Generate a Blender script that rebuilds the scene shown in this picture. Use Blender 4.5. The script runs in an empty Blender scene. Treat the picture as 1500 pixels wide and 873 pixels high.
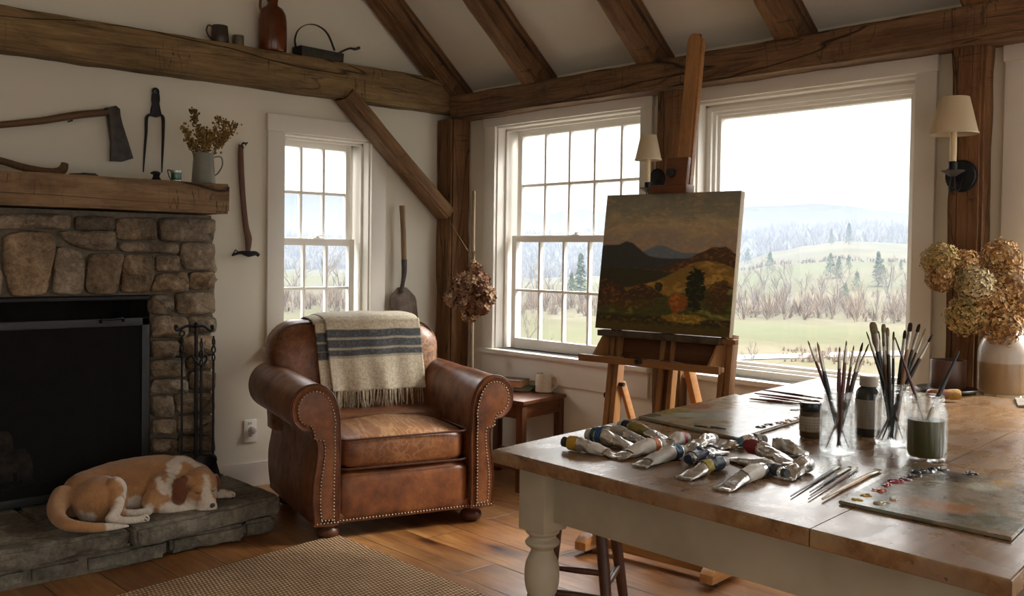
import bpy, bmesh, math, random
from math import sin, cos, pi, radians, sqrt, atan2
from mathutils import Vector, Matrix, noise
SC = bpy.context.scene
COL = SC.collection
V = Vector
random.seed(7)
W0, H0 = 1500, 873
# ------------------------------------------------------------------ camera
FOC, YAW, PITCH, ROLL, SHY = 1420.0, 47.3, 1.6, 0.8, 24.0
CAM = V((-3.99, -4.878, 1.3))
def _axes():
    a, p, r = radians(YAW), radians(PITCH), radians(ROLL)
    F0 = V((cos(a), sin(a), 0)); R = V((sin(a), -cos(a), 0)); Z = V((0, 0, 1))
    F = F0*cos(p) - Z*sin(p); U = Z*cos(p) + F0*sin(p)
    return F, R*cos(r) + U*sin(r), U*cos(r) - R*sin(r)
CF, CR, CU = _axes()
cd = bpy.data.cameras.new('camera'); cam = bpy.data.objects.new('camera', cd); COL.objects.link(cam)
cd.sensor_width = 36; cd.lens = 36*FOC/W0; cd.shift_y = -SHY/W0; cd.clip_end = 9000; cd.clip_start = 0.05
m4 = Matrix((CR, CU, -CF)).transposed().to_4x4(); m4.translation = CAM
cam.matrix_world = m4; SC.camera = cam
def ray(x, y):
    return (CF*FOC + CR*(x-W0/2) - CU*(y-(H0/2-SHY))).normalized()
def P(x, y, n, c):
    """the point of the world plane (axis n = c) that the photograph shows at x, y"""
    d = ray(x, y); return CAM + d*((c-CAM[n])/d[n])
def depth(p): return (V(p)-CAM).dot(CF)
# ------------------------------------------------------------------ objects
def tag(o, label=None, cat=None, group=None, kind=None):
    if label: o['label'] = label
    if cat: o['category'] = cat
    if group: o['group'] = group
    if kind: o['kind'] = kind
    return o
def thing(name, label, cat, loc=(0, 0, 0), rz=0, group=None):
    o = bpy.data.objects.new(name, None); COL.objects.link(o); o.empty_display_size = .05
    o.location = loc; o.rotation_euler = (0, 0, rz)
    return tag(o, label, cat, group)
def wmat(o):
    m = Matrix.LocRotScale(o.location, o.rotation_euler, o.scale)
    return (wmat(o.parent) @ m) if o.parent else m
class G:
    """collects geometry, then becomes one mesh object"""
    def __init__(s): s.v = []; s.f = []; s.c = []; s.col = (1, 1, 1, 1)
    def add(s, vs, fs, m=None):
        n = len(s.v)
        for p in vs:
            p = V(p); s.v.append(m @ p if m else p)
        s.f += [tuple(i+n for i in f) for f in fs]; s.c += [s.col]*len(vs); return s
    def bm(s, b, m=None):
        b.verts.index_update()
        s.add([v.co.copy() for v in b.verts], [[v.index for v in f.verts] for f in b.faces], m); b.free(); return s
    def box(s, c, d, bev=.003, m=None, seg=2, rot=None):
        b = bmesh.new(); bmesh.ops.create_cube(b, size=1)
        for v in b.verts: v.co = V((v.co.x*d[0], v.co.y*d[1], v.co.z*d[2]))
        bev = min(bev, .45*min(abs(q) for q in d))
        if bev > 0: bmesh.ops.bevel(b, geom=list(b.edges), offset=bev, segments=seg, profile=.6, affect='EDGES')
        t = Matrix.Translation(V(c))
        if rot is not None: t = t @ rot
        return s.bm(b, (m @ t) if m else t)
    def bb(s, a, b, bev=.003, m=None, seg=2):
        a, b = V(a), V(b); return s.box((a+b)/2, [abs(q) for q in (b-a)], bev, m, seg)
    def beam(s, a, b, w, h, up=(0, 0, 1), bev=.003, m=None):
        """square bar from a to b: w across, h along up"""
        a, b = V(a), V(b); z = (b-a).normalized(); x = V(up).cross(z).normalized(); y = z.cross(x)
        M = Matrix((x, y, z)).transposed().to_4x4(); M.translation = (a+b)/2
        return s.box((0, 0, 0), (w, h, (b-a).length), bev, (m @ M) if m else M)
    def tube(s, pts, r, n=12, caps=True, m=None, flat=1.0, up=None):
        pts = [V(p) for p in pts]; k = len(pts)
        if not hasattr(r, '__len__'): r = [r]*k
        vs, fs = [], []; pr = None
        for i, p in enumerate(pts):
            t = (pts[min(i+1, k-1)] - pts[max(i-1, 0)]).normalized()
            if pr is None:
                a = V(up) if up is not None else (V((0, 0, 1)) if abs(t.z) < .9 else V((1, 0, 0)))
                pr = (a - t*a.dot(t)).normalized()
            else: pr = (pr - t*pr.dot(t)).normalized()
            q = t.cross(pr)
            for j in range(n):
                a = 2*pi*j/n; vs.append(p + pr*(cos(a)*r[i]*flat) + q*(sin(a)*r[i]))
        for i in range(k-1):
            for j in range(n): fs.append((i*n+j, i*n+(j+1) % n, (i+1)*n+(j+1) % n, (i+1)*n+j))
        if caps: fs += [tuple(range(n-1, -1, -1)), tuple(range((k-1)*n, k*n))]
        return s.add(vs, fs, m)
    def lathe(s, prof, n=32, m=None, caps=True):
        vs, fs = [], []; k = len(prof)
        for r, z in prof:
            for j in range(n): a = 2*pi*j/n; vs.append((r*cos(a), r*sin(a), z))
        for i in range(k-1):
            for j in range(n): fs.append((i*n+j, i*n+(j+1) % n, (i+1)*n+(j+1) % n, (i+1)*n+j))
        if caps:
            if prof[0][0] > 1e-5: fs.append(tuple(range(n-1, -1, -1)))
            if prof[-1][0] > 1e-5: fs.append(tuple(range((k-1)*n, k*n)))
        return s.add(vs, fs, m)
    def prism(s, poly, y0, y1, m=None, bev=0.0, seg=2):
        """poly in x,z, extruded along y"""
        b = bmesh.new(); k = len(poly)
        A = [b.verts.new((x, y0, z)) for x, z in poly]; B = [b.verts.new((x, y1, z)) for x, z in poly]
        b.faces.new(A); b.faces.new(B[::-1])
        for i in range(k): b.faces.new((A[i], B[i], B[(i+1) % k], A[(i+1) % k]))
        bmesh.ops.recalc_face_normals(b, faces=b.faces)
        if bev > 0:
            es = [e for e in b.edges if abs(e.verts[0].co.y-e.verts[1].co.y) < 1e-6]
            bmesh.ops.bevel(b, geom=es, offset=bev, segments=seg, profile=.6, affect='EDGES')
        return s.bm(b, m)
    def grid(s, f, nu, nv, m=None, closed_u=False):
        vs = [f(i/nu, j/nv) for j in range(nv+1) for i in range(nu + (0 if closed_u else 1))]
        w = nu if closed_u else nu+1; fs = []
        for j in range(nv):
            for i in range(nu):
                a, b_ = j*w+i, j*w+(i+1) % w
                fs.append((a, b_, b_+w, a+w))
        return s.add(vs, fs, m)
    def ball(s, c, r, m=None, n=16, k=10):
        if not hasattr(r, '__len__'): r = (r, r, r)
        pr = [(max(1e-6, sin(pi*i/k)), -cos(pi*i/k)) for i in range(k+1)]
        t = Matrix.Translation(V(c)) @ Matrix.Diagonal((r[0], r[1], r[2], 1))
        return s.lathe(pr, n, (m @ t) if m else t, caps=False)
    def noise(s, amp, sc, seed=0):
        o = V((seed*7.3, seed*1.9, seed*3.1))
        for p in s.v:
            p += noise.noise_vector(p*sc+o)*amp
        return s
    def build(s, name, mat, parent=None, world=True, smooth=40, origin=None, uv=None, single=True):
        vs = s.v
        if parent is not None and world:
            inv = wmat(parent).inverted(); vs = [inv @ p for p in vs]
        loc = V((0, 0, 0))
        if parent is None and single:
            if origin is None:
                xs = [p.x for p in vs]; ys = [p.y for p in vs]; zs = [p.z for p in vs]
                loc = V(((min(xs)+max(xs))/2, (min(ys)+max(ys))/2, min(zs)))
            else: loc = V(origin)
            vs = [p-loc for p in vs]
        me = bpy.data.meshes.new(name); me.from_pydata([tuple(p) for p in vs], [], s.f); me.validate()
        if any(c != (1, 1, 1, 1) for c in s.c) and len(me.vertices) == len(s.c):
            at = me.color_attributes.new('tint', 'FLOAT_COLOR', 'POINT')
            at.data.foreach_set('color', [q for c in s.c for q in c])
        b = bmesh.new(); b.from_mesh(me); bmesh.ops.recalc_face_normals(b, faces=b.faces); b.to_mesh(me); b.free()
        if smooth:
            me.polygons.foreach_set('use_smooth', [True]*len(me.polygons))
            if smooth < 180: me.set_sharp_from_angle(angle=radians(smooth))
        me.materials.append(mat)
        o = bpy.data.objects.new(name, me); COL.objects.link(o); o.location = loc
        if parent is not None: o.parent = parent
        return o
def copy_tree(o, parent=None):
    c = o.copy(); COL.objects.link(c)
    if parent is not None: c.parent = parent
    for ch in [q for q in COL.objects if q.parent == o and q is not c]: copy_tree(ch, c)
    return c
def T(*a): return Matrix.Translation(V(a))
def RX(a): return Matrix.Rotation(a, 4, 'X')
def RY(a): return Matrix.Rotation(a, 4, 'Y')
def RZ(a): return Matrix.Rotation(a, 4, 'Z')
def catmull(pts, k=6):
    pts = [V(p) for p in pts]; out = []
    for i in range(len(pts)-1):
        p0, p1, p2, p3 = pts[max(i-1, 0)], pts[i], pts[i+1], pts[min(i+2, len(pts)-1)]
        for j in range(k):
            t = j/k; out.append(.5*((2*p1)+(p2-p0)*t+(2*p0-5*p1+4*p2-p3)*t*t+(3*p1-p0-3*p2+p3)*t**3))
    out.append(pts[-1]); return out
def lerps(vals, n):
    """resample a list of numbers to n values"""
    o = []
    for i in range(n):
        t = i/(n-1)*(len(vals)-1); k = min(int(t), len(vals)-2); o.append(vals[k]+(vals[k+1]-vals[k])*(t-k))
    return o
def frame_z(a, z, up=(0, 0, 1)):
    """matrix at a whose local z points along z"""
    z = V(z).normalized(); u = V(up)
    if abs(u.dot(z)) > .98: u = V((1, 0, 0))
    x = u.cross(z).normalized(); y = z.cross(x)
    M = Matrix((x, y, z)).transposed().to_4x4(); M.translation = V(a); return M
# ------------------------------------------------------------------ materials
class NM:
    def __init__(s, name):
        s.m = bpy.data.materials.new(name); s.m.use_nodes = True; s.t = s.m.node_tree; s.n = s.t.nodes; s.n.clear()
        s.out = s.n.new('ShaderNodeOutputMaterial'); s._c = None
    def new(s, t, **k):
        n = s.n.new('ShaderNode'+t)
        for a, b in k.items():
            if a.startswith('i_'):
                q = a[2:]; q = int(q) if q.isdigit() else q.replace('_', ' ')
                if hasattr(b, 'is_output'): s.t.links.new(b, n.inputs[q])
                else: n.inputs[q].default_value = b
            else: setattr(n, a, b)
        return n
    def link(s, a, b): s.t.links.new(a, b)
    def co(s, scale=(1, 1, 1), rot=(0, 0, 0), loc=(0, 0, 0), kind='Object'):
        t = s.new('TexCoord'); m = s.new('Mapping'); s.link(t.outputs[kind], m.inputs['Vector'])
        m.inputs['Scale'].default_value = scale; m.inputs['Rotation'].default_value = rot; m.inputs['Location'].default_value = loc
        return m.outputs[0]
    def noise(s, sc=5, det=4, rough=.55, vec=None, dist=0):
        n = s.new('TexNoise', i_Scale=sc, i_Detail=det, i_Roughness=rough, i_Distortion=dist)
        s.link(vec if vec is not None else s.co(), n.inputs['Vector']); return n.outputs[0]
    def ramp(s, fac, stops):
        r = s.new('ValToRGB'); s.link(fac, r.inputs[0]); e = r.color_ramp.elements
        while len(e) < len(stops): e.new(.5)
        for q, (p, c) in zip(e, stops): q.position = p; q.color = (*c, 1) if hasattr(c, '__len__') else (c, c, c, 1)
        return r.outputs[0]
    def mix(s, f, a, b, mode='MIX'):
        m = s.new('Mix', data_type='RGBA', blend_type=mode)
        for k, v in ((0, f), (6, a), (7, b)):
            if hasattr(v, 'is_output'): s.link(v, m.inputs[k])
            else: m.inputs[k].default_value = ((*v, 1) if len(v) == 3 else v) if hasattr(v, '__len__') else v
        return m.outputs[2]
    def math(s, op, a, b=0, c=None):
        m = s.new('Math', operation=op)
        for k, v in enumerate((a, b) if c is None else (a, b, c)):
            if hasattr(v, 'is_output'): s.link(v, m.inputs[k])
            else: m.inputs[k].default_value = v
        return m.outputs[0]
    def bump(s, h, st=.3, d=.01, nrm=None):
        b = s.new('Bump', i_Strength=st, i_Distance=d); s.link(h, b.inputs['Height'])
        if nrm is not None: s.link(nrm, b.inputs['Normal'])
        return b.outputs[0]
    def sep(s, vec):
        n = s.new('SeparateXYZ'); s.link(vec, n.inputs[0]); return n.outputs
    def bsdf(s, base, rough=.6, metal=0, nrm=None, spec=.5, **k):
        b = s.new('BsdfPrincipled')
        for key, v in (('Base Color', base), ('Roughness', rough), ('Metallic', metal), ('Specular IOR Level', spec), *[(q.replace('_', ' '), w) for q, w in k.items()]):
            if hasattr(v, 'is_output'): s.link(v, b.inputs[key])
            else: b.inputs[key].default_value = (*v, 1) if hasattr(v, '__len__') and len(v) == 3 else v
        if nrm is not None: s.link(nrm, b.inputs['Normal'])
        s.link(b.outputs[0], s.out.inputs[0]); return b
def hexc(h):
    h = h.lstrip('#'); c = [int(h[i:i+2], 16)/255 for i in (0, 2, 4)]
    return tuple(q/12.92 if q <= .04045 else ((q+.055)/1.055)**2.4 for q in c)
_pl = {}
def plain(name, col, rough=.6, metal=0, var=.12, sc=30, bump=.1, spec=.5, **k):
    """one colour with a faint mottling and a fine bump"""
    if name in _pl: return _pl[name]
    if isinstance(col, str): col = hexc(col)
    n = NM(name); f = n.noise(sc, 4)
    c = n.ramp(f, [(.3, tuple(q*(1-var) for q in col)), (.7, tuple(min(1, q*(1+var)) for q in col))])
    n.bsdf(c, rough, metal, n.bump(f, bump, .003) if bump else None, spec, **k); _pl[name] = n.m; return n.m
def wood(name, dark, mid, light, axis='Z', rough=.6, sc=1.0, bump=.5, cracks=0.0, knots=True, spec=.4):
    """grain stretched along one object axis"""
    if isinstance(dark, str): dark, mid, light = hexc(dark), hexc(mid), hexc(light)
    n = NM(name); st = {'X': (.12, 1, 1), 'Y': (1, .12, 1), 'Z': (1, 1, .12)}[axis]
    st2 = {'X': (.03, 1, 1), 'Y': (1, .03, 1), 'Z': (1, 1, .03)}[axis]
    big = n.noise(3*sc, 3, .6, n.co(st, loc=(3, 5, 1)), .6)
    fine = n.noise(28*sc, 6, .65, n.co(st, loc=(1, 2, 7)), .3)
    fib = n.noise(120*sc, 4, .7, n.co(st2))
    f = n.math('ADD', n.math('MULTIPLY', big, .55), n.math('MULTIPLY', fine, .45))
    c = n.ramp(f, [(.32, dark), (.5, mid), (.68, light)])
    c = n.mix(.35, c, n.ramp(fib, [(.3, tuple(q*.45 for q in mid)), (.6, light)]), 'MULTIPLY') if False else n.mix(.3, c, n.ramp(fib, [(.3, dark), (.65, light)]))
    h = n.math('ADD', n.math('MULTIPLY', fine, .6), n.math('MULTIPLY', fib, .4))
    if cracks:
        cr = n.noise(2.2*sc, 3, .5, n.co({'X': (.1, 1, 1), 'Y': (1, .1, 1), 'Z': (1, 1, .1)}[axis], loc=(9, 4, 2)), 1.5)
        d = n.math('ABSOLUTE', n.math('SUBTRACT', cr, .5))
        k = n.ramp(d, [(0, 0.0), (.006*cracks, 1.0)])
        c = n.mix(1, c, n.ramp(d, [(0, (.15, .12, .1)), (.008*cracks, (1, 1, 1))]), 'MULTIPLY')
        h = n.math('ADD', n.math('MULTIPLY', h, .35), k)
        ct = n.noise(26*sc, 2, .4, n.co({'X': (1, .12, .12), 'Y': (.12, 1, .12), 'Z': (.12, .12, 1)}[axis], loc=(6, 1, 3)), .3)
        cm = n.noise(4*sc, 2, .5, n.co(loc=(1, 6, 2)))
        cut = n.math('MULTIPLY', n.ramp(n.math('ABSOLUTE', n.math('SUBTRACT', ct, .5)), [(.0, 1.0), (.012, 0.0)]), n.ramp(cm, [(.52, 0.0), (.58, 1.0)]))
        c = n.mix(n.math('MULTIPLY', cut, .75), c, (.03, .02, .012)); h = n.math('SUBTRACT', h, n.math('MULTIPLY', cut, .6))
        c3 = n.noise(7*sc, 3, .5, n.co({'X': (.06, 1, 1), 'Y': (1, .06, 1), 'Z': (1, 1, .06)}[axis], loc=(3, 4, 9)), .8)
        f3 = n.ramp(n.math('ABSOLUTE', n.math('SUBTRACT', c3, .5)), [(.0, 1.0), (.010, 0.0)]); c = n.mix(n.math('MULTIPLY', f3, .6), c, (.035, .024, .015)); h = n.math('SUBTRACT', h, n.math('MULTIPLY', f3, .5))
    if knots:
        vo = n.new('TexVoronoi', i_Scale=2.3*sc); n.link(n.co({'X': (.35, 1, 1), 'Y': (1, .35, 1), 'Z': (1, 1, .35)}[axis]), vo.inputs['Vector'])
        c = n.mix(1, c, n.ramp(vo.outputs['Distance'], [(.02, (.2, .15, .12)), (.09, (.75, .7, .65)), (.16, (1, 1, 1))]), 'MULTIPLY')
    if cracks:
        ch = n.noise(9*sc, 4, .7, n.co({'X': (.35, 1, 1), 'Y': (1, .35, 1), 'Z': (1, 1, .35)}[axis], loc=(2, 8, 5)), .4)
        c = n.mix(.55, c, n.ramp(ch, [(.36, (.42, .38, .33)), (.5, (1, 1, 1)), (.66, (1.25, 1.22, 1.12))]), 'MULTIPLY')
        h = n.math('ADD', h, n.math('MULTIPLY', ch, 1.6))
    n.bsdf(c, n.ramp(fine, [(.3, rough+.1), (.7, max(.05, rough-.1))]), 0, n.bump(h, bump, .012 if cracks else .006), spec)
    return n.m
_bcol = ('#3d2f1e', '#715a3a', '#998056')
BX = wood('hewn_beam_x', *_bcol, 'X', .75, 1, .8, 1.0)
BY = wood('hewn_beam_y', '#3d2a1a', '#6e5036', '#947452', 'Y', .75, 1, .8, 1.0)
BZ = wood('hewn_beam_z', '#3b2716', '#654429', '#8c6642', 'Z', .75, 1, .8, 1.0)
BR = wood('hewn_rafter', '#3c2817', '#6a4a2e', '#92714a', 'Z', .75, 1, .8, 1.0)
BM = wood('hewn_mantel', '#4b3a28', '#7a5f43', '#9c8160', 'X', .75, 1, .8, 1.2)
EASEL = wood('easel_beech', '#6f4828', '#97693f', '#b58653', 'Z', .4, 1.5, .15, 0, False)
EASELX = wood('easel_beech_x', '#6f4828', '#97693f', '#b58653', 'X', .4, 1.5, .15, 0, False)
EASELY = wood('easel_beech_y', '#8d5f37', '#b5814f', '#c9935e', 'Y', .4, 1.5, .15, 0, False)
DWOOD = wood('dark_stained_wood', '#2c1810', '#4b2b1a', '#693f26', 'Z', .4, 1.5, .15, 0, False)
DWOODX = wood('dark_stained_wood_x', '#3c2214', '#62381f', '#83502f', 'X', .35, 1.5, .15, 0, False)
TOOLW = wood('old_tool_wood', '#3d2c1e', '#5e4530', '#7a5c40', 'Z', .7, 3, .3, 0, False)
TOOLX = wood('old_tool_wood_x', '#3d2c1e', '#5e4530', '#7a5c40', 'X', .7, 3, .3, 0, False)
PLASTER = plain('wall_plaster', (.68, .64, .535), .9, var=.03, sc=3, bump=.05)
CEILM = plain('ceiling_plaster', (.65, .615, .535), .9, var=.03, sc=3, bump=.05)
TRIM = plain('trim_paint', (.69, .655, .59), .5, var=.02, sc=8, bump=.05)
SASH = plain('sash_paint', (.80, .78, .73), .45, var=.02, sc=8, bump=.05)
IRON = plain('black_iron', (.018, .018, .02), .5, .6, .3, 60, .4)
RUST = plain('aged_steel', (.07, .06, .055), .6, .6, .35, 25, .5)
STEEL = plain('ferrule_metal', (.44, .41, .36), .3, 1, .1, 40, .1)
def window_glass():
    n = NM('window_glass'); tr = n.new('BsdfTransparent'); gl = n.new('BsdfGlossy', i_Roughness=.02)
    lw = n.new('LayerWeight'); fr = n.math('ADD', n.math('MULTIPLY', n.math('POWER', lw.outputs['Facing'], 5), .9), .05)
    mx = n.new('MixShader'); n.link(fr, mx.inputs[0])
    n.link(tr.outputs[0], mx.inputs[1]); n.link(gl.outputs[0], mx.inputs[2]); n.link(mx.outputs[0], n.out.inputs[0])
    return n.m
WGLASS = window_glass()
# ------------------------------------------------------------------ the room
XW, YW = -7.2, -7.6            # far walls behind the camera
def roof_z(x, off=0): return 2.335 + .87*(-x if x > -3.6 else 7.2+x) + off
def wall_cut(name, M, u0, u1, z0, z1, t, holes, mat=PLASTER, top=None):
    """wall in (u, w, z), w from 0 outward to t, with rectangular holes"""
    g = G(); us = sorted({u0, u1, *[h[0] for h in holes], *[h[1] for h in holes]})
    for a, b in zip(us, us[1:]):
        hs = sorted([h for h in holes if h[0] <= a+1e-6 and h[1] >= b-1e-6], key=lambda h: h[2]); z = z0
        for h in hs:
            if h[2] > z: g.bb((a, 0, z), (b, t, h[2]), 0, M)
            z = h[3]
        if top is None: g.bb((a, 0, z), (b, t, z1), 0, M)
        else: g.prism([(a, z), (b, z), (b, top(b)), (a, top(a))], 0, t, M)
    return tag(g.build(name, mat, smooth=0), kind='structure')
ML = Matrix.Identity(4)                                            # left wall: u = x, w = +y
MR = Matrix(((0, 1, 0, 0), (-1, 0, 0, 0), (0, 0, 1, 0), (0, 0, 0, 1)))   # right wall: u = -y, w = +x
W1 = (-1.25, -.66, .767, 1.965); W2 = (.40, 1.56, .72, 2.085); W3 = (1.905, 3.035, .72, 2.075); W4 = (3.47, 4.75, .72, 2.075)
rt = lambda x: roof_z(x, .1)
holes = [W1]
g = G()
wall_cut('wall_left', ML, XW, 0.2, 0, 6, .2, [W1, (-3.23, -2.1, .16, 1.08)], top=None if False else rt)
wall_cut('wall_right', MR, -.0, -YW, 0, 2.6, .2, [W2, W3, W4, (5.2, 6.6, .72, 2.07)])
MB = T(0, YW, 0) @ RZ(pi)          # back wall, u = -x
wall_cut('wall_back', MB, 0, -XW, 0, 2.9, .2, [(.7, 2.9, .1, 2.2), (3.4, 5.6, .1, 2.2)], top=lambda u: roof_z(-u, .1))  # both unseen openings are added, made wide to let fill light in from behind
MF = Matrix(((0, -1, 0, XW), (1, 0, 0, 0), (0, 0, 1, 0), (0, 0, 0, 1)))
wall_cut('wall_front', MF, YW, 0, 0, 2.6, .2, [(-6.2, -4.4, .7, 2.1)])  # unseen opening added here to bring more fill light into the room
# ceiling: two slopes
g = G(); t = .08
for a, b in ((0.2, -3.6), (-3.6, XW-.2)):
    g.prism([(a, roof_z(min(a, 0)) - (.87*.2 if a > 0 else 0)), (b, roof_z(max(b, XW)) - (.87*.2 if b < XW else 0)), (b, roof_z(max(b, XW)) - (.87*.2 if b < XW else 0)+t), (a, roof_z(min(a, 0)) - (.87*.2 if a > 0 else 0)+t)], .2, YW-.2)
tag(g.build('ceiling', CEILM, smooth=0), kind='structure')
# floor: wide planks running along y
def floor_mat():
    n = NM('pine_plank_floor'); v = n.co(); x, y, z = n.sep(v)
    pw = .215; i = n.math('DIVIDE', x, pw); idx = n.math('FLOOR', i); fr = n.math('FRACT', i)
    wn = n.new('TexWhiteNoise', noise_dimensions='1D'); n.link(idx, wn.inputs['W'])
    yy = n.math('ADD', n.math('DIVIDE', y, 2.1), n.math('MULTIPLY', wn.outputs['Value'], 9)); jf = n.math('FRACT', yy); ji = n.math('FLOOR', yy)
    w2 = n.new('TexWhiteNoise', noise_dimensions='2D'); cb = n.new('CombineXYZ'); n.link(idx, cb.inputs[0]); n.link(ji, cb.inputs[1]); n.link(cb.outputs[0], w2.inputs['Vector'])
    off = n.new('VectorMath', operation='ADD'); n.link(v, off.inputs[0]); sc = n.new('VectorMath', operation='SCALE'); n.link(w2.outputs['Color'], sc.inputs[0]); sc.inputs['Scale'].default_value = 8; n.link(sc.outputs[0], off.inputs[1])
    mp = n.new('Mapping'); n.link(off.outputs[0], mp.inputs[0]); mp.inputs['Scale'].default_value = (1, .13, 1)
    big = n.noise(4, 3, .6, mp.outputs[0], 1.2); fine = n.noise(38, 5, .65, mp.outputs[0], .4)
    f = n.math('ADD', n.math('MULTIPLY', big, .6), n.math('MULTIPLY', fine, .4))
    c = n.ramp(f, [(.34, hexc('#5c381c')), (.5, hexc('#8b5b31')), (.66, hexc('#ad7f4a'))])
    c = n.mix(.5, c, n.ramp(w2.outputs['Value'], [(0, (.55, .5, .45)), (1, (1, 1, 1))]), 'MULTIPLY')
    vo = n.new('TexVoronoi', i_Scale=1.5); m2 = n.new('Mapping'); n.link(off.outputs[0], m2.inputs[0]); m2.inputs['Scale'].default_value = (1.6, .55, 1); n.link(m2.outputs[0], vo.inputs['Vector'])
    c = n.mix(1, c, n.ramp(vo.outputs['Distance'], [(.03, (.12, .08, .06)), (.075, (.6, .5, .42)), (.2, (1, 1, 1))]), 'MULTIPLY')
    wear = n.noise(1.7, 4, .6); c = n.mix(n.math('MULTIPLY', n.ramp(wear, [(.45, 0.0), (.7, 1.0)]), .35), c, hexc('#b08a62'))
    g1 = n.math('MINIMUM', n.math('MULTIPLY', fr, pw), n.math('MULTIPLY', n.math('SUBTRACT', 1, fr), pw))
    g2 = n.math('MULTIPLY', n.math('MINIMUM', jf, n.math('SUBTRACT', 1, jf)), 2.1)
    gap = n.ramp(n.math('MINIMUM', g1, g2), [(.0012, 0.0), (.0032, 1.0)])
    c = n.mix(gap, (.02, .012, .008), c)
    h = n.math('ADD', gap, n.math('MULTIPLY', fine, .12))
    n.bsdf(c, n.ramp(fine, [(.3, .42), (.7, .28)]), 0, n.bump(h, .5, .004), .5); return n.m
FLOORM = floor_mat()
g = G(); g.bb((XW-.2, YW-.2, -.1), (.2, .2, 0), 0); tag(g.build('floor', FLOORM, smooth=0, origin=(0, 0, 0)), kind='structure')
# baseboards
def board(name, a, b):
    g = G(); g.bb(a, b, .004); tag(g.build(name, TRIM), kind='structure')
board('baseboard_left', (-1.83, -.018, 0), (-.165, 0, .135))
board('baseboard_right', (-.018, YW, 0), (0, -.165, .135))
# windows
def window(n, M, u0, u1, z0, z1, cols=0, rail=None, il=.03, ir=.04, dw=.045, cl=.095, cr=.095, ch=.085, head=True):
    r = thing('window_%d' % n, None, None, M @ V(((u0+u1)/2, 0, z0))); r['kind'] = 'structure'
    t = .2; c = .022
    g = G()
    g.bb((u0-cl, -c, z0), (u0+.004, 0, z1), .003, M); g.bb((u1-.004, -c, z0), (u1+cr, 0, z1), .003, M)
    g.bb((u0-cl-.006, -c-.006, z1), (u1+cr+.006, 0, z1+ch), .003, M)
    g.build('casing', TRIM, r)
    g = G()                                    # jamb liner with its stops
    for a, b in (((u0, 0, z0), (u0+.012, t, z1)), ((u1-.012, 0, z0), (u1, t, z1)), ((u0, 0, z1-.012), (u1, t, z1))): g.bb(a, b, .001, M)
    for w0, w1_, q in ((.060, .078, .026), (.175, .195, .03)):
        g.bb((u0+.01, w0, z0), (u0+q, w1_, z1), .002, M); g.bb((u1-q, w0, z0), (u1-.01, w1_, z1), .002, M); g.bb((u0+.01, w0, z1-q), (u1-.01, w1_, z1-.01), .002, M)
    g.build('jamb', TRIM, r)
    g = G(); g.bb((u0-cl-.02, -.055, z0-.028), (u1+cr+.02, .05, z0), .008, M); g.bb((u0, .05, z0-.02), (u1, t+.05, z0), .002, M); g.build('stool', TRIM, r)
    g = G(); g.bb((u0-cl, -.02, z0-.17 if n > 1 else z0-.1), (u1+cr, 0, z0-.028), .003, M); g.build('apron', TRIM, r)
    def sash(nm, za, zb, w0, w1_, st=.038, bot=.05, top=.045, rows=2):
        g = G(); a, b = u0+il, u1-ir; w0 += dw; w1_ += dw
        g.bb((a, w0, za), (a+st, w1_, zb), .003, M); g.bb((b-st, w0, za), (b, w1_, zb), .003, M)
        g.bb((a+st, w0, za), (b-st, w1_, za+bot), .003, M); g.bb((a+st, w0, zb-top), (b-st, w1_, zb), .003, M)
        s = g.build(nm, SASH, r); wm = (w0+w1_)/2
        if cols:
            g = G(); iw = (b-a-2*st)
            for k in range(1, cols): x = a+st+iw*k/cols; g.bb((x-.0085, wm-.014, za+bot), (x+.0085, wm+.014, zb-top), .004, M)
            for k in range(1, rows): z = za+bot+(zb-top-za-bot)*k/rows; g.bb((a+st, wm-.0135, z-.0085), (b-st, wm+.0135, z+.0085), .004, M)
            g.build('muntins', SASH, s)
        g = G(); g.add([M @ V(p) for p in ((a+st-.005, wm, za+bot-.005), (b-st+.005, wm, za+bot-.005), (b-st+.005, wm, zb-top+.005), (a+st-.005, wm, zb-top+.005))], [(0, 1, 2, 3)])
        g.build('glass_pane', WGLASS, s, smooth=0); return s
    if rail:
        sash('upper_sash', rail-.012, z1-.013, .092, .126, top=.042, bot=.04)
        sash('lower_sash', z0+.001, rail+.022, .05, .086, top=.04, bot=.065)
        g = G(); um = (u0+u1)/2 + .0
        g.bb((um-.03, .1, rail+.0225), (um+.03, .127, rail+.028), .002, M); g.lathe([(.012, 0), (.012, .012), (.004, .014)], 12, M @ T(um, .113, rail+.028)); g.tube([M @ V((um, .113, rail+.038)), M @ V((um+.03, .105, rail+.04))], .004, 8)
        g.build('sash_lock', SASH, r)
    else:
        g = G()
        for k, (w0, w1_, q) in enumerate(((.06, .08, .034), (.08, .10, .05), (.10, .14, .066))):
            a, b = u0+.012, u1-.012; zb = z0+.0005
            g.bb((a, w0, zb), (a+q, w1_, z1-.012), .004, M); g.bb((b-q, w0, zb), (b, w1_, z1-.012), .004, M)
            g.bb((a+q, w0, zb), (b-q, w1_, zb+q), .004, M); g.bb((a+q, w0, z1-.012-q), (b-q, w1_, z1-.012), .004, M)
        g.build('fixed_frame', SASH, r)
        g = G(); a, b = u0+.07, u1-.07
        g.add([M @ V(p) for p in ((a, .12, z0+.06), (b, .12, z0+.06), (b, .12, z1-.07), (a, .12, z1-.07))], [(0, 1, 2, 3)]); g.build('glass_pane', WGLASS, r, smooth=0)
    return r
window(1, ML, *W1, cols=3, rail=1.355, il=.013, ir=.045, cl=.1, cr=.1, ch=.095)
window(2, MR, *W2, cols=5, rail=1.395, il=.045, ir=.03, cl=.095, cr=.075, ch=.075)
window(3, MR, *W3, cl=.085, cr=.085, ch=.07)
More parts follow.
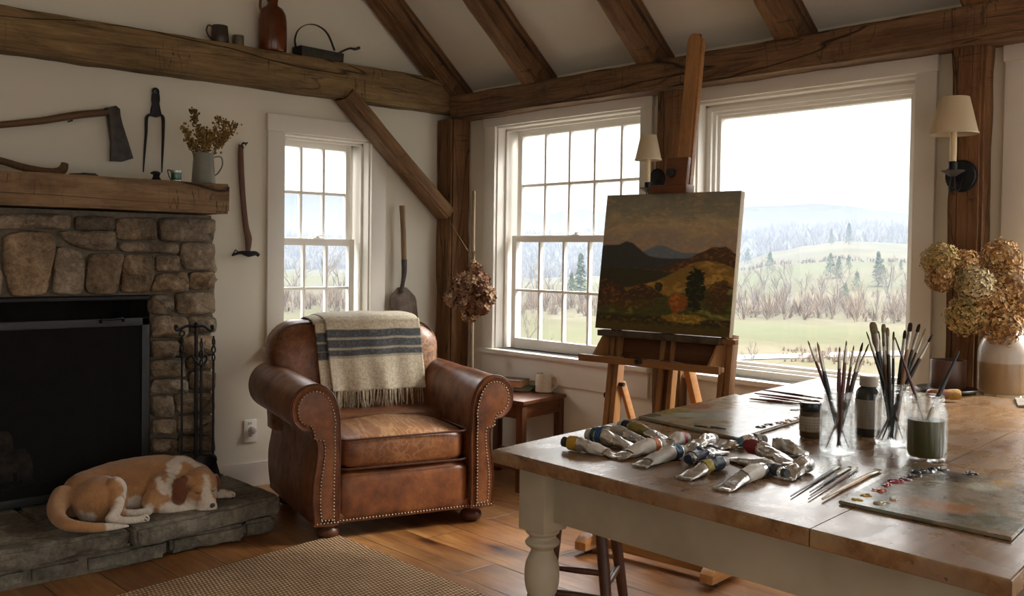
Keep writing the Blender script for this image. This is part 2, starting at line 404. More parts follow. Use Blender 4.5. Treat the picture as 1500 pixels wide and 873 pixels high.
window(4, MR, *W4, cl=.085, cr=.085, ch=.07)
# ------------------------------------------------------------------ timber frame
def timber(name, mat, label, cat, a, b, w, h, up, group=None, seed=0, amp=.006, bev=.012, cuts=40):
    a, b = V(a), V(b); z = (b-a).normalized(); x = V(up).cross(z).normalized(); y = z.cross(x); L = (b-a).length
    bmh = bmesh.new(); bmesh.ops.create_cube(bmh, size=1)
    for v in bmh.verts: v.co = V((v.co.x*w, v.co.y*h, v.co.z*L))
    es = [e for e in bmh.edges if abs(e.verts[0].co.z-e.verts[1].co.z) > L*.5]
    bmesh.ops.bevel(bmh, geom=es, offset=bev, segments=2, affect='EDGES')
    es = [e for e in bmh.edges if abs(e.verts[0].co.z-e.verts[1].co.z) > L*.5]
    bmesh.ops.subdivide_edges(bmh, edges=es, cuts=max(6, int(L*cuts/2)), use_grid_fill=True)
    es = [e for e in bmh.edges if abs(e.verts[0].co.z-e.verts[1].co.z) < 1e-4 and e.calc_length() > .05]
    bmesh.ops.subdivide_edges(bmh, edges=es, cuts=4, use_grid_fill=True)
    M = Matrix((x, y, z)).transposed().to_4x4(); M.translation = (a+b)/2
    g = G(); g.bm(bmh, M)
    o = V((seed*3.7, seed*9.1, 2.2)); cen = (a+b)/2
    for p in g.v:
        q = (p-cen); t_ = q.dot(z); rad = q - z*t_
        d = noise.noise(V((p.x*1.3, p.y*1.3, p.z*1.3))*2.2+o)*amp*1.2 + noise.noise(p*9+o)*amp*.6
        # adze cuts
        d += abs(noise.noise(V((t_*6, rad.x*4, rad.y*4))+o))*amp*-.8
        if rad.length > 1e-6: p += rad.normalized()*d
    ob = g.build(name, mat, smooth=35)
    # align object axes with the grain for rafters and braces
    if mat in (BR,):
        Mi = M.inverted(); loc = ob.location.copy()
        for v in ob.data.vertices: v.co = Mi @ (v.co + loc)
        ob.matrix_world = M; ob.location = M.translation; ob.rotation_euler = M.to_euler()
    return tag(ob, label, cat, group)
zt, zb = 2.395, 2.15
tb0 = P(0, 3, 1, -.14); tb1 = P(0, 76, 1, -.14)
zt = (P(0, 3, 1, -.14).z + P(640, 116, 1, -.14).z)/2; zb = (P(0, 74, 1, -.14).z+P(640, 160, 1, -.14).z)/2
TIE_TOP = zt
timber('tie_beam', BX, 'long hand-hewn horizontal beam across the wall above the fireplace, carrying the mugs and jug', 'beam', (-5.6, -.07, (zt+zb)/2), (-.02, -.07, (zt+zb)/2), .14, zt-zb, (0, 0, 1), seed=1)
pzt = (P(745, 124, 0, -.17).z+P(1140, 57, 0, -.17).z)/2; pzb = (P(745, 161, 0, -.17).z+P(1090, 112, 0, -.17).z)/2
timber('plate_beam', BY, 'long hand-hewn horizontal beam running above the two right-hand windows', 'beam', (-.085, YW+.05, (pzt+pzb)/2), (-.085, -.145, (pzt+pzb)/2), .17, pzt-pzb, (0, 0, 1), seed=2)
timber('timber_post', BZ, 'square hewn corner post standing between the diagonal brace and the multi-pane window', 'post', (-.08, -.08, 0), (-.08, -.08, pzb+.004), .155, .155, (0, 1, 0), seed=3)
u = P(960, 180, 0, -.09)[1]; timber('timber_post', BZ, 'hewn post between the two right-hand windows, half hidden by the easel mast', 'post', (-.045, u-.09, 0), (-.045, u-.09, pzb+.004), .09, .18, (0, 1, 0), seed=4)
ua = P(1389, 250, 0, -.1)[1]; ub = P(1438, 250, 0, -.1)[1]
timber('timber_post', BZ, 'hewn post right of the picture window, behind the hydrangea crock', 'post', (-.05, (ua+ub)/2, 0), (-.05, (ua+ub)/2, pzb+.004), .1, abs(ua-ub), (0, 1, 0), seed=5)
# diagonal brace
p0 = P(522, 160, 1, -.1); p1 = P(645, 305, 1, -.1)
d = (p1-p0).normalized(); timber('diagonal_brace', BR, 'diagonal timber brace from long beam to corner post, right of small window', 'brace', p0-d*.11, p1+d*.05, .085, .135, (0, 1, 0), seed=6, cuts=20)
# rafters
rl = ['rafter lying against the end wall, above the corner post', 'second rafter from the corner, above the multi-pane window', 'third rafter from the corner, left of the easel mast', 'fourth rafter from the corner, above the picture window', 'fifth rafter from the corner, barely showing above the right lamp']
sl = .87; nrm = sqrt(1+sl*sl)
for i, y0 in enumerate((-.10, -.845, -1.695, -2.50, -3.33)):
    hh = .155; off = hh/2*nrm
    a = V((.04, y0, pzt+.004-sl*.21+off)); b = V((-3.5, y0, a.z+sl*3.54))
    timber('rafter', BR, 'sloping hewn '+rl[i], 'rafter', a, b, hh, .135, (0, 1, 0), 'ceiling rafters', seed=10+i, cuts=16)
# ------------------------------------------------------------------ fireplace
def stone_mat(name, stops, sc=1, b=1.0):
    n = NM(name); v = n.co()
    a = n.noise(7*sc, 6, .6, v, .4); c2 = n.noise(45*sc, 6, .7, v); w = n.noise(2.2*sc, 2, .5, n.co(loc=(4, 4, 4)))
    f = n.math('ADD', n.math('MULTIPLY', a, .55), n.math('MULTIPLY', c2, .45))
    c = n.ramp(f, stops)
    at = n.new('Attribute', attribute_name='tint'); c = n.mix(1, c, at.outputs['Color'], 'MULTIPLY')
    vo = n.new('TexVoronoi', feature='DISTANCE_TO_EDGE', i_Scale=9*sc); n.link(n.co((1, 1, 1.6)), vo.inputs['Vector'])
    ed = n.ramp(vo.outputs['Distance'], [(0, 0.0), (.05, 1.0)])
    h = n.math('ADD', n.math('MULTIPLY', a, 1.2), n.math('ADD', n.math('MULTIPLY', c2, .35), n.math('MULTIPLY', ed, .12)))
    n.bsdf(c, .88, 0, n.bump(h, b, .02), .25); return n.m
STONE = stone_mat('field_stone', [(.36, hexc('#5c5244')), (.5, hexc('#8a7b68')), (.64, hexc('#b5a48c'))])
HEARTH = stone_mat('hearth_stone', [(.36, hexc('#4a463d')), (.5, hexc('#716c60')), (.64, hexc('#989181'))], .8)
MORTAR = plain('stone_mortar', hexc('#726b5d'), .95, var=.25, sc=40, bump=.8)
SOOT = plain('sooty_brick', (.02, .018, .016), .95, var=.5, sc=12, bump=.6)
FY = -.32
fp = thing('stone_fireplace', 'fieldstone fireplace with dark firebox behind the sleeping dog', 'fireplace', (-3.0, FY/2, 0))
def stone_poly(g, pts, y, dep, seed, bulge=.018, rnd=.012):
    """one rough stone: a polygon in x,z on the plane y, pillowed outwards and roughened"""
    random.seed(seed); n = len(pts); cx = sum(p[0] for p in pts)/n; cz = sum(p[1] for p in pts)/n
    # resample outline with rounding
    out = []
    for i in range(n):
        a, b = V(pts[i]), V(pts[(i+1) % n]); L = (b-a).length; k = max(3, int(L/.022))
        for j in range(k): out.append(a.lerp(b, j/k))
    for _ in range(1):
        m = len(out); out = [(out[i-1]+out[i]*2+out[(i+1) % m])/4 for i in range(m)]
    m = len(out); c = V((cx, cz)); rings = []
    prof = [(1.0, 0), (1.0, dep*.55), (.985, dep*.78), (.95, dep*.93), (.88, dep), (.78, dep+bulge*.35), (.66, dep+bulge*.55), (.54, dep+bulge*.75), (.42, dep+bulge*.87), (.3, dep+bulge*.95), (.15, dep+bulge), ]
    vs, fs = [], []
    for s_, d in prof:
        for q in out:
            w = c+(q-c)*s_; vs.append(V((w.x, y-d, w.y)))
    for r in range(len(prof)-1):
        for i in range(m): fs.append((r*m+i, r*m+(i+1) % m, (r+1)*m+(i+1) % m, (r+1)*m+i))
    vs.append(V((cx, y-dep-bulge, cz))); k0 = (len(prof)-1)*m
    for i in range(m): fs.append((k0+i, k0+(i+1) % m, len(vs)-1))
    o = V((seed*2.3, seed*5.1, 0)); tz = random.uniform(-.25, .25); tx = random.uniform(-.25, .25)
    for p in vs:
        dd = (y-p.y)/dep
        if dd > .5:
            p.y -= ((p.x-cx)*tx+(p.z-cz)*tz)*.5*dd
            nn = noise.noise(p*9+o)*.010 + abs(noise.noise(p*20+o))*-.016+noise.noise(p*45+o)*.004+(noise.voronoi(V((p.x*11, p.z*11, seed)))[0][0]-.35)*.030
            p.y -= nn*dd
        p.x += noise.noise(p*14+o)*.005; p.z += noise.noise(p*14+o*2)*.005
    t = random.uniform(.62, 1.15); h = random.uniform(-.05, .09)
    g.col = (t*(1+h), t, t*(1-h*1.2), 1); g.add(vs, fs)
def zq(x, y, n=(0, 280), k=2.91): return (n[0]+x/k, n[1]+y/k)
def z2(x, y): return zq(x, y, (0, 573))
def px_poly(pts, y, conv):
    r = []
    for a in pts:
        p = P(*conv(*a), 1, y); r.append((p.x, p.z))
    return r
def rect(x0, y0, x1, y1):
    random.seed(int(x0*7+y0)); j = lambda: random.uniform(-7, 7); xm, ym = (x0+x1)/2, (y0+y1)/2
    return [(x0+3, y0+3), (xm+j(), y0+j()*.4), (x1-3, y0+3), (x1+j()*.3, ym+j()), (x1-3, y1-3), (xm+j(), y1+j()*.4), (x0+3, y1-3), (x0+j()*.3, ym+j())]
polys = [(rect(-20, 95, 300, 165), 0), (rect(318, 105, 490, 168), 0), (rect(492, 112, 665, 212), 0), (rect(675, 110, 917, 215), 0),
 ([(8, 190), (90, 166), (225, 175), (234, 240), (222, 340), (200, 440), (120, 450), (45, 448), (15, 330)], 0),
 ([(243, 170), (490, 168), (490, 256), (380, 254), (290, 225)], 0), ([(238, 235), (300, 238), (362, 262), (364, 350), (352, 442), (222, 440), (228, 330)], 0),
 ([(378, 262), (525, 268), (515, 330), (492, 438), (366, 438), (368, 340)], 0), ([(520, 270), (655, 268), (662, 330), (632, 435), (512, 434), (518, 340)], 0),
 ([(503, 216), (762, 222), (758, 268), (640, 264), (512, 256)], 0), (rect(665, 270, 765, 345), 0), ([(770, 218), (912, 220), (915, 338), (790, 336), (764, 290)], 0),
 ([(672, 352), (800, 344), (804, 430), (645, 430), (650, 385)], 0), (rect(808, 340, 915, 422), 0), (rect(640, 440, 740, 527), 0), (rect(745, 430, 919, 525), 0),
 (rect(638, 532, 797, 628), 0), (rect(803, 530, 919, 604), 0), (rect(640, 635, 760, 713), 0), (rect(766, 612, 917, 698), 0), (rect(641, 718, 790, 794), 0), (rect(795, 704, 918, 760), 0),
 (rect(644, 799, 800, 866), 0), (rect(805, 765, 917, 850), 0), (rect(644, 18, 739, 110), 1), (rect(744, 5, 919, 95), 1), (rect(643, 115, 750, 190), 1), (rect(755, 100, 917, 180), 1), (rect(645, 196, 756, 268), 1),
 (rect(761, 186, 919, 266), 1), (rect(644, 273, 800, 345), 1), (rect(806, 271, 917, 345), 1), (rect(-20, 330, 8, 445), 0), (rect(-330, 100, -30, 210), 0), (rect(-330, 215, -180, 440), 0), (rect(-175, 215, -25, 440), 0)]
OPX = P(221, 500, 1, FY).x; OPZ = P(110, 437, 1, FY).z; RX_ = P(317, 520, 1, FY).x
g = G()
for i, (pl, k) in enumerate(polys): stone_poly(g, px_poly(pl, FY, z2 if k else zq), FY+.03, .045, i+1)
# the far jamb, outside the photograph's frame
for r in range(7):
    z = .2+r*.135
    stone_poly(g, [(-3.62, z), (-3.42, z), (-3.42, z+.125), (-3.62, z+.125)], FY+.03, .045, 50+r)
    stone_poly(g, [(-3.40, z), (-3.23, z), (-3.23, z+.125), (-3.40, z+.125)], FY+.03, .045, 60+r)
for r in range(3): stone_poly(g, [(-3.62, 1.15+r*.11), (-3.35, 1.15+r*.11), (-3.35, 1.25+r*.11), (-3.62, 1.25+r*.11)], FY+.03, .045, 70+r)
# stones of the right cheek, seen from the side
gs = G()
for r in range(9):
    stone_poly(gs, [(-.02, .19+r*.142), (FY+.03, .19+r*.142), (FY+.03, .19+r*.142+.132), (-.02, .19+r*.142+.132)], 0, .02, 80+r)
for v in gs.v: x, y, z = v; v.x, v.y, v.z = RX_-.025-y, x, z
g.v += gs.v; n0 = len(g.c); g.f += [tuple(i+n0 for i in f) for f in gs.f]; g.c += gs.c
g.build('stone_facing', STONE, fp, smooth=50)
g = G(); MT = P(336, 313, 1, -.47).z-.006
g.bb((OPX+.005, FY+.02, .0), (RX_-.02, 0, MT), .004); g.bb((-3.64, FY+.02, 0), (-3.2, 0, MT), .004); g.bb((-3.21, FY+.02, OPZ+.01), (OPX+.006, 0, MT), .004)
g.build('mortar', MORTAR, fp)
g = G()    # firebox: back, cheeks, floor and throat, let into the wall
B0, B1 = -3.2, OPX+.004
g.bb((B0, .18, .16), (B1, .198, OPZ+.02), 0); g.bb((B0-.02, FY+.03, .16), (B0, .2, OPZ+.02), 0); g.bb((B1-.0, FY+.03, .16), (B1+.018, .198, OPZ+.02), 0)
g.bb((B0, FY+.03, OPZ), (B1, .198, OPZ+.02), 0); g.bb((B0, FY+.03, .14), (B1, .198, .178), 0)
g.build('firebox', SOOT, fp, smooth=0)
g = G(); g.bb((B0, FY-.005, OPZ-.012), (B1, FY+.03, OPZ+.004), .002); g.build('lintel_bar', IRON, fp)
# hearth
HZ = .168
hr = P(413, 724, 2, HZ).x
def slab(g, x0, x1, y0, y1, z0, z1, seed, rough=.02, sh0=0, sh1=0):
    b = bmesh.new(); bmesh.ops.create_cube(b, size=1)
    for v in b.verts: v.co = V(((x0+x1)/2+v.co.x*(x1-x0), (y0+y1)/2+v.co.y*(y1-y0), (z0+z1)/2+v.co.z*(z1-z0)))
    bmesh.ops.bevel(b, geom=list(b.edges), offset=.014, segments=2, affect='EDGES')
    for _ in range(4):
        es = [e for e in b.edges if e.calc_length() > .035]
        if es: bmesh.ops.subdivide_edges(b, edges=es, cuts=1, use_grid_fill=True)
    bmesh.ops.triangulate(b, faces=[f for f in b.faces if len(f.verts) > 4])
    o = V((seed*3.3, seed, 5)); c = V(((x0+x1)/2, (y0+y1)/2, (z0+z1)/2))
    for v in b.verts:
        p = v.co; e = min(p.y-y0, p.x-x0 + .02, x1-p.x)
        k = 1 if p.y < y0+.02 else .6 if p.x > x1-.02 else .12
        p2 = p+V((noise.noise(p*8+o)*rough*.7, noise.noise(p*11+o)*rough-abs(noise.noise(p*26+o))*-rough*.6, noise.noise(p*7+o)*rough*.3))*k
        v.co = p2
    for v in b.verts:
        f = (v.co.x-x0)/(x1-x0); q = max(0, min(1, (y1-v.co.y)/(y1-y0))); v.co.y += (sh0+(sh1-sh0)*f)*q
    t = random.uniform(.85, 1.12); g.col = (t, t, t, 1); g.bm(b)
def hy(x, y): return P(x, y, 2, HZ).y
ym = -.955
g = G(); random.seed(3)
xs = [-4.3, -3.55, -3.05, P(190, 780, 1, ym).x, hr+.0]
for i in range(len(xs)-1): slab(g, xs[i]+.004, xs[i+1]-.004, ym-.01*(i % 2), -.62 if i < 3 else -.55, HZ-.08, HZ, 5+i, .026, *((-.0, -.03), (-.03, -.03), (-.03, -.03), (-.02, .085))[i])
xs2 = [-4.3, -3.3, -2.72, -2.28, hr]
for i in range(len(xs2)-1): slab(g, xs2[i]+.004, xs2[i+1]-.004, -.62 if i < 2 else -.6, 0 if i > 2 and False else -.002 if xs2[i] > RX_ else FY+.0, HZ-.08, HZ-.003, 15+i, .008)
slab(g, RX_+.01, hr-.004, FY-.0, -.002, HZ-.08, HZ-.004, 33, .01)
g.build('hearth_slab', HEARTH, fp, smooth=60)
g = G(); random.seed(9); x = -4.3; i = 0
while x < hr-.06:
    w_ = random.uniform(.2, .42); x1 = min(x+w_, hr-.03)
    if hr-.03-x1 < .1: x1 = hr-.03
    slab(g, x+.006, x1-.006, ym+.02+max(0, (x+2.5)*.09), ym+.2, .006, HZ-.09, 40+i, .022); x = x1; i += 1
g.col = (.8, .8, .8, 1); slab(g, hr-.2, hr-.035, ym+.2, -.01, .006, HZ-.09, 77, .02)
g.build('hearth_course', HEARTH, fp, smooth=60)
g = G(); g.bb((-4.3, ym+.12, .0), (hr-.05, -.004, HZ-.076), .002); g.bb((-4.3, ym+.04, .0), (-2.45, ym+.13, HZ-.076), .002); g.build('hearth_mortar', MORTAR, fp)
# mantel beam
MY = -.47; mx = P(336, 290, 1, MY).x; mzt = (P(334, 268, 1, MY).z+P(5, 250, 1, MY).z)/2; mzb = (P(334, 313, 1, MY).z+P(5, 300, 1, MY).z)/2
MZ = mzt
tag(timber('mantel_beam', BM, None, None, (-4.0, MY/2-.001, (mzt+mzb)/2), (mx, MY/2-.001, (mzt+mzb)/2), abs(MY)-.004, mzt-mzb, (0, 0, 1), seed=8, amp=.007), 'thick hewn timber mantel shelf resting on the stone fireplace', 'mantel')
# fire screen
fy = FY-.035; sx1 = P(218, 560, 1, fy).x; sz1 = P(216, 465, 1, fy).z; sz0 = HZ+.004
sc = thing('fire_screen', 'black iron framed mesh fire screen standing before the firebox', 'fire screen', (-2.7, fy, HZ))
g = G(); sx0 = -3.23; fw = .036
g.bb((sx0, fy-.008, sz1-fw), (sx1, fy+.008, sz1), .003); g.bb((sx0, fy-.008, sz0), (sx1, fy+.008, sz0+fw), .003)
g.bb((sx0, fy-.008, sz0), (sx0+fw, fy+.008, sz1), .003); g.bb((sx1-fw, fy-.008, sz0), (sx1, fy+.008, sz1), .003)
g.build('frame', plain('screen_frame_paint', (.035, .038, .041), .5, .4, .15, 30, .2), sc)
n = NM('wire_mesh'); xx, yy, zz = n.sep(n.co((1, 1, 1)))
a1 = n.math('ABSOLUTE', n.math('SINE', n.math('MULTIPLY', xx, 1100))); a2 = n.math('ABSOLUTE', n.math('SINE', n.math('MULTIPLY', zz, 1100)))
mk_ = n.math('GREATER_THAN', n.math('MAXIMUM', a1, a2), .88)
tr = n.new('BsdfTransparent'); df = n.new('BsdfDiffuse', i_Color=(.02, .02, .02, 1)); mxs = n.new('MixShader'); n.link(mk_, mxs.inputs[0]); n.link(tr.outputs[0], mxs.inputs[1]); n.link(df.outputs[0], mxs.inputs[2]); n.link(mxs.outputs[0], n.out.inputs[0])
g = G(); g.bb((sx0+.02, fy-.001, sz0+.02), (sx1-.02, fy+.001, sz1-.02), 0); g.build('wire_mesh', n.m, sc, smooth=0)
hp = [P(148, 471, 1, fy-.01), P(150, 468, 1, fy-.03), P(164, 468, 1, fy-.035), P(179, 466, 1, fy-.03), P(181, 469, 1, fy-.01)]
g = G(); g.tube(catmull(hp, 5), .0055, 8); [g.ball(q, .009) for q in (hp[0], hp[-1])]; g.build('handle', IRON, sc)
# logs and grate
gr = thing('fire_grate', 'black iron grate under the logs in the dark firebox', 'grate', (-2.86, -.08, .18)); g = G()
for k in range(6): x = -3.1+k*.1; g.tube(catmull([(x, -.24, .30), (x, -.22, .235), (x, -.1, .225), (x, .04, .235), (x, .06, .28)], 4), .009, 8)
for y in (-.2, .02): g.tube([(-3.15, y, .222), (-2.55, y, .222)], .009, 8)
g.build('bars', IRON, gr)
for x in (-3.1, -2.6):
    for y in (-.2, .02): g = G(); g.tube([(x, y, .222), (x, y, .18)], .01, 8); g.build('foot', IRON, gr)
LOG = plain('charred_bark', hexc('#8a735c'), .9, var=.6, sc=25, bump=1.0)
for i, (a, b, r) in enumerate([((-3.15, -.17, .30), (-2.62, -.15, .305), .06), ((-3.12, -.02, .30), (-2.6, 0.0, .30), .058), ((-3.05, -.12, .405), (-2.68, -.06, .40), .055)]):
    g = G(); g.tube([V(a).lerp(V(b), t/8) for t in range(9)], r, 16); g.noise(.01, 12, i)
    tag(g.build('firewood_log', LOG), ['split log at the front of the grate', 'split log at the back of the grate', 'log stacked on top of two others in the firebox'][i], 'log', 'logs in the firebox')
# ------------------------------------------------------------------ fire tools
ty = FY-.12
def TP(x, y, yy=ty): return P(x, y, 1, yy)
ft = thing('fire_tool_stand', 'wrought black iron stand holding fireplace tools beside the firebox', 'tool stand', (TP(287, 690).x, ty, HZ))
cx_ = TP(287, 600).x
g = G(); g.tube([(cx_, ty, HZ+.02), (cx_, ty, TP(287, 480).z)], .009, 10); g.build('post', IRON, ft)
g = G()
for s in (-1, 1):
    e = TP(258 if s < 0 else 311, 485)
    g.tube(catmull([V((cx_, ty, TP(287, 478).z)), V((cx_, ty, TP(287, 478).z)).lerp(e, .5)+V((0, 0, .012)), e-V((s*.012, 0, -.004)), e+V((s*.003, 0, .01)), e+V((0, 0, .022))], 6), .007, 8)
    g.ball(e+V((0, 0, .022)), .010)
g.ball((cx_, ty, TP(287, 476).z), .013); zz = TP(287, 521).z
g.tube([(TP(257, 523).x, ty, zz), (TP(312, 521).x, ty, zz)], .0045, 8)
g.tube(catmull([(cx_-.03, ty-.02, zz+.005), (cx_-.01, ty-.03, zz-.03), (cx_+.02, ty-.03, zz-.045), (cx_+.045, ty-.02, zz-.01), (cx_+.03, ty, zz+.01)], 6), .006, 8)
g.build('hook_bar', IRON, ft)
g = G(); g.lathe([(.0, .0), (.095, .0), (.1, .008), (.06, .02), (.015, .03), (.0, .032)], 24, T(cx_, ty, HZ+.001)); g.build('base', IRON, ft)
def handle_twist(g, x, z0, z1, yy):
    for k in (0, pi):
        g.tube([(x+cos(k+t*.9)*.009*sin(pi*t/12), yy+sin(k+t*.9)*.009*sin(pi*t/12), z0+(z1-z0)*t/12) for t in range(13)], .004, 6)
xl, xr = TP(265, 600).x, TP(311, 600).x
pk = thing('fire_poker', 'slim black poker hanging left on the tool stand', 'poker', (xl, ty, HZ)); g = G(); g.tube([(xl, ty-.01, TP(265, 530).z), (xl, ty-.01, HZ+.06)], .006, 8); g.build('shaft', IRON, pk)
g = G(); handle_twist(g, xl, TP(265, 530).z, TP(265, 492).z, ty-.01); g.tube([(xl+.012*sin(a), ty-.01, TP(265, 492).z+.012-.012*cos(a)) for a in [q*pi/6 for q in range(13)]], .004, 6); g.build('handle', IRON, pk)
g = G(); g.tube([(xl, ty-.01, HZ+.07), (xl, ty-.01, HZ+.012)], [.006, .002], 8); g.tube(catmull([(xl, ty-.01, HZ+.08), (xl+.025, ty-.015, HZ+.075), (xl+.03, ty-.02, HZ+.05)], 4), [.005]*8+[.002], 8); g.build('tip', IRON, pk)
sh = thing('fire_shovel', 'black ash shovel hanging at the middle of the tool stand', 'shovel', (cx_, ty-.03, HZ)); g = G(); g.tube([(cx_+.01, ty-.035, TP(287, 540).z), (cx_+.01, ty-.035, HZ+.14)], .007, 8); g.build('shaft', IRON, sh)
g = G(); handle_twist(g, cx_+.01, TP(287, 545).z, TP(287, 495).z, ty-.035); g.build('handle', IRON, sh)
def sv(u, v):
    a = (u-.5)*2; w = .062*(1-.12*v*v)*(1 if v > .08 else .6+5*v); return V((cx_+.02+a*w, ty-.04-.02*(1-a*a)-.01*v, HZ+.15-.13*v))
g = G(); g.grid(sv, 12, 10); [g.v.append(p+V((0, .004, 0))) for p in list(g.v)]; k = len(g.v)//2; g.c = g.c*2; g.f += [tuple(i+k for i in f[::-1]) for f in list(g.f)]; g.build('pan', IRON, sh)
bs = thing('hearth_brush', 'black hearth brush hanging right on the tool stand', 'brush', (xr, ty, HZ)); g = G(); g.tube([(xr, ty-.01, TP(311, 530).z), (xr, ty-.01, HZ+.13)], .006, 8); g.build('shaft', IRON, bs)
g = G(); handle_twist(g, xr, TP(311, 535).z, TP(311, 492).z, ty-.01); g.build('handle', IRON, bs)
g = G(); random.seed(4); g.lathe([(.008, .14), (.016, .13), (.02, .11), (.018, .105)], 14, T(xr, ty-.01, HZ))
for k in range(120):
    a = random.uniform(0, 2*pi); r = random.uniform(.2, 1); g.tube([(xr+cos(a)*r*.014, ty-.01+sin(a)*r*.014, HZ+.11), (xr+.008+cos(a)*r*.032, ty-.01+sin(a)*r*.028, HZ+.012+random.uniform(0, .02))], .0012, 4, False)
g.build('bristles', IRON, bs)
# ------------------------------------------------------------------ things on and above the mantel
def on_mantel(px, py, y=-.2): p = P(px, py, 1, y); return V((p.x, y, MZ+.003))
# broad axe hung on the wall
ay = -.036
ax = thing('broad_axe', 'broad axe with flared dark blade hung on the wall above the mantel', 'axe', P(170, 175, 1, ay))
def wpts(l, y): return [P(a, b, 1, y) for a, b in l]
g = G(); g.tube(catmull(wpts([(-130, 188), (-60, 188), (0, 183), (60, 177), (110, 169), (160, 164)], ay), 6), lerps([.016, .018, .02, .022, .024, .022], 31), 14, flat=.75); g.build('handle', TOOLX, ax)
g = G(); q = P(100, 178, 1, 0); g.tube([(q.x, -.001, q.z), (q.x, -.055, q.z)], .004, 8); g.build('hanging_nail', IRON, ax)
out = [(P(a, b, 1, ay).x, P(a, b, 1, ay).z) for a, b in [(154, 158), (168, 155), (174, 160), (175, 170), (178, 182), (186, 205), (195, 232), (178, 237), (161, 236), (162, 210), (160, 190), (158, 172)]]
g = G(); g.prism(out, ay-.012, ay+.012, None, .006, 2); 
for v in g.v:
    k = max(0, min(1, (P(170, 172, 1, ay).z-v.z)/.3)); v.y = ay+(v.y-ay)*(1.9-1.7*k)
g.build('blade', RUST, ax)
# carved adze handle lying on the mantel
ad = [P(a, b, 1, -.12) for a, b in [(-120, 208), (-60, 212), (0, 225), (30, 234), (60, 241), (82, 243), (92, 238), (95, 229)]]
for p in ad[4:7]: pass
lo = MZ+.022
g = G(); g.tube(catmull(ad, 6), lerps([.018, .019, .02, .021, .024, .028, .026, .018], 43), 14, flat=.8)
dz = MZ+.004-min(v.z for v in g.v)
for v in g.v: v.z += dz
tag(g.build('adze_handle', TOOLW), 'curved wooden tool handle with knobbed end lying on the mantel', 'tool handle')
p = on_mantel(123, 252, -.28); wd = .085
kn = thing('folding_knife', 'small dark folded knife lying on the mantel', 'knife', p)
g = G(); g.tube([(p.x-wd*.75, p.y, p.z+.008), (p.x, p.y, p.z+.011), (p.x+wd*.7, p.y-.005, p.z+.009)], [.006, .01, .007], 12, flat=.8); g.build('body', plain('knife_horn', hexc('#3a2c22'), .5), kn)
g = G(); g.bb((p.x-.01, p.y-.014, p.z+.012), (p.x+.05, p.y-.002, p.z+.02), .003); g.build('blade', RUST, kn)
# calipers hung on the wall
cy_ = -.014
cp = thing('iron_calipers', 'black iron calipers with two long legs hung above the mantel', 'calipers', P(227, 180, 1, cy_))
g = G()
a = P(228, 134, 1, cy_)
g.tube([(a.x+.014*cos(q*pi/8), cy_, a.z+.014*sin(q*pi/8)) for q in range(17)], .006, 8, False)
hd = [(P(x, y, 1, cy_).x, P(x, y, 1, cy_).z) for x, y in [(223, 137), (233, 137), (234, 146), (233, 152), (235, 162), (237, 170), (228, 172), (220, 170), (221, 160), (223, 152), (222, 145)]]
g.prism(hd, cy_-.008, cy_+.008, None, .004, 2); g.build('head', IRON, cp)
for s in (0, 1):
    l = [(221, 168), (215, 172), (214, 195), (212, 220), (210, 252)] if s == 0 else [(235, 168), (239, 174), (239, 200), (238, 225), (237, 253)]
    g = G(); g.tube(catmull(wpts(l, cy_), 6), lerps([.010, .013, .011, .009, .004], 25), 8, flat=.6); g.build('leg', IRON, cp)
g = G(); q = P(228, 134, 1, 0); g.tube([(q.x, -.001, q.z), (q.x, -.03, q.z)], .004, 8); g.build('hanging_nail', IRON, cp)
# ink pot
p = on_mantel(229, 258, -.3); g = G()
ip = thing('iron_inkwell', 'small dark lidded iron pot on the mantel below the calipers', 'pot', p)
g.lathe([(0, 0), (.026, 0), (.028, .004), (.02, .012), (.014, .026), (.018, .032)], 20, T(*p)); g.build('body', IRON, ip); g = G()
g.lathe([(.0, .034), (.022, .034), (.024, .040), (.014, .047), (0, .05)], 20, T(p.x-.004, p.y, p.z)); g.build('lid', IRON, ip)
g = G(); g.bb((p.x-.06, p.y-.01, p.z), (p.x-.02, p.y+.008, p.z+.008), .003); g.build('spout', IRON, ip)
# green glass cup with tin rim
p = on_mantel(258, 262, -.3); gc = thing('green_glass_jar', 'little green glass measuring cup with metal bands on the mantel', 'cup', p)
g = G(); g.lathe([(0, 0), (.022, 0), (.024, .006), (.024, .05), (.021, .05), (.021, .008), (0, .006)], 24, T(*p)); 
nn = NM('green_glass'); nn.bsdf((.03, .12, .06), .1, 0, None, .5); g.build('glass', nn.m, gc)
g = G(); g.lathe([(.0245, .046), (.027, .047), (.027, .058), (.0245, .058)], 24, T(*p), False); g.lathe([(.0245, .001), (.027, .001), (.027, .012), (.0245, .012)], 24, T(*p), False); g.build('band', plain('tin', (.42, .42, .38), .35, .9), gc)
g = G(); g.tube(catmull([(p.x-.026, p.y, p.z+.055), (p.x-.042, p.y, p.z+.058), (p.x-.036, p.y, p.z+.03), (p.x-.026, p.y, p.z+.012)], 5), .0025, 6); g.build('handle', IRON, gc)
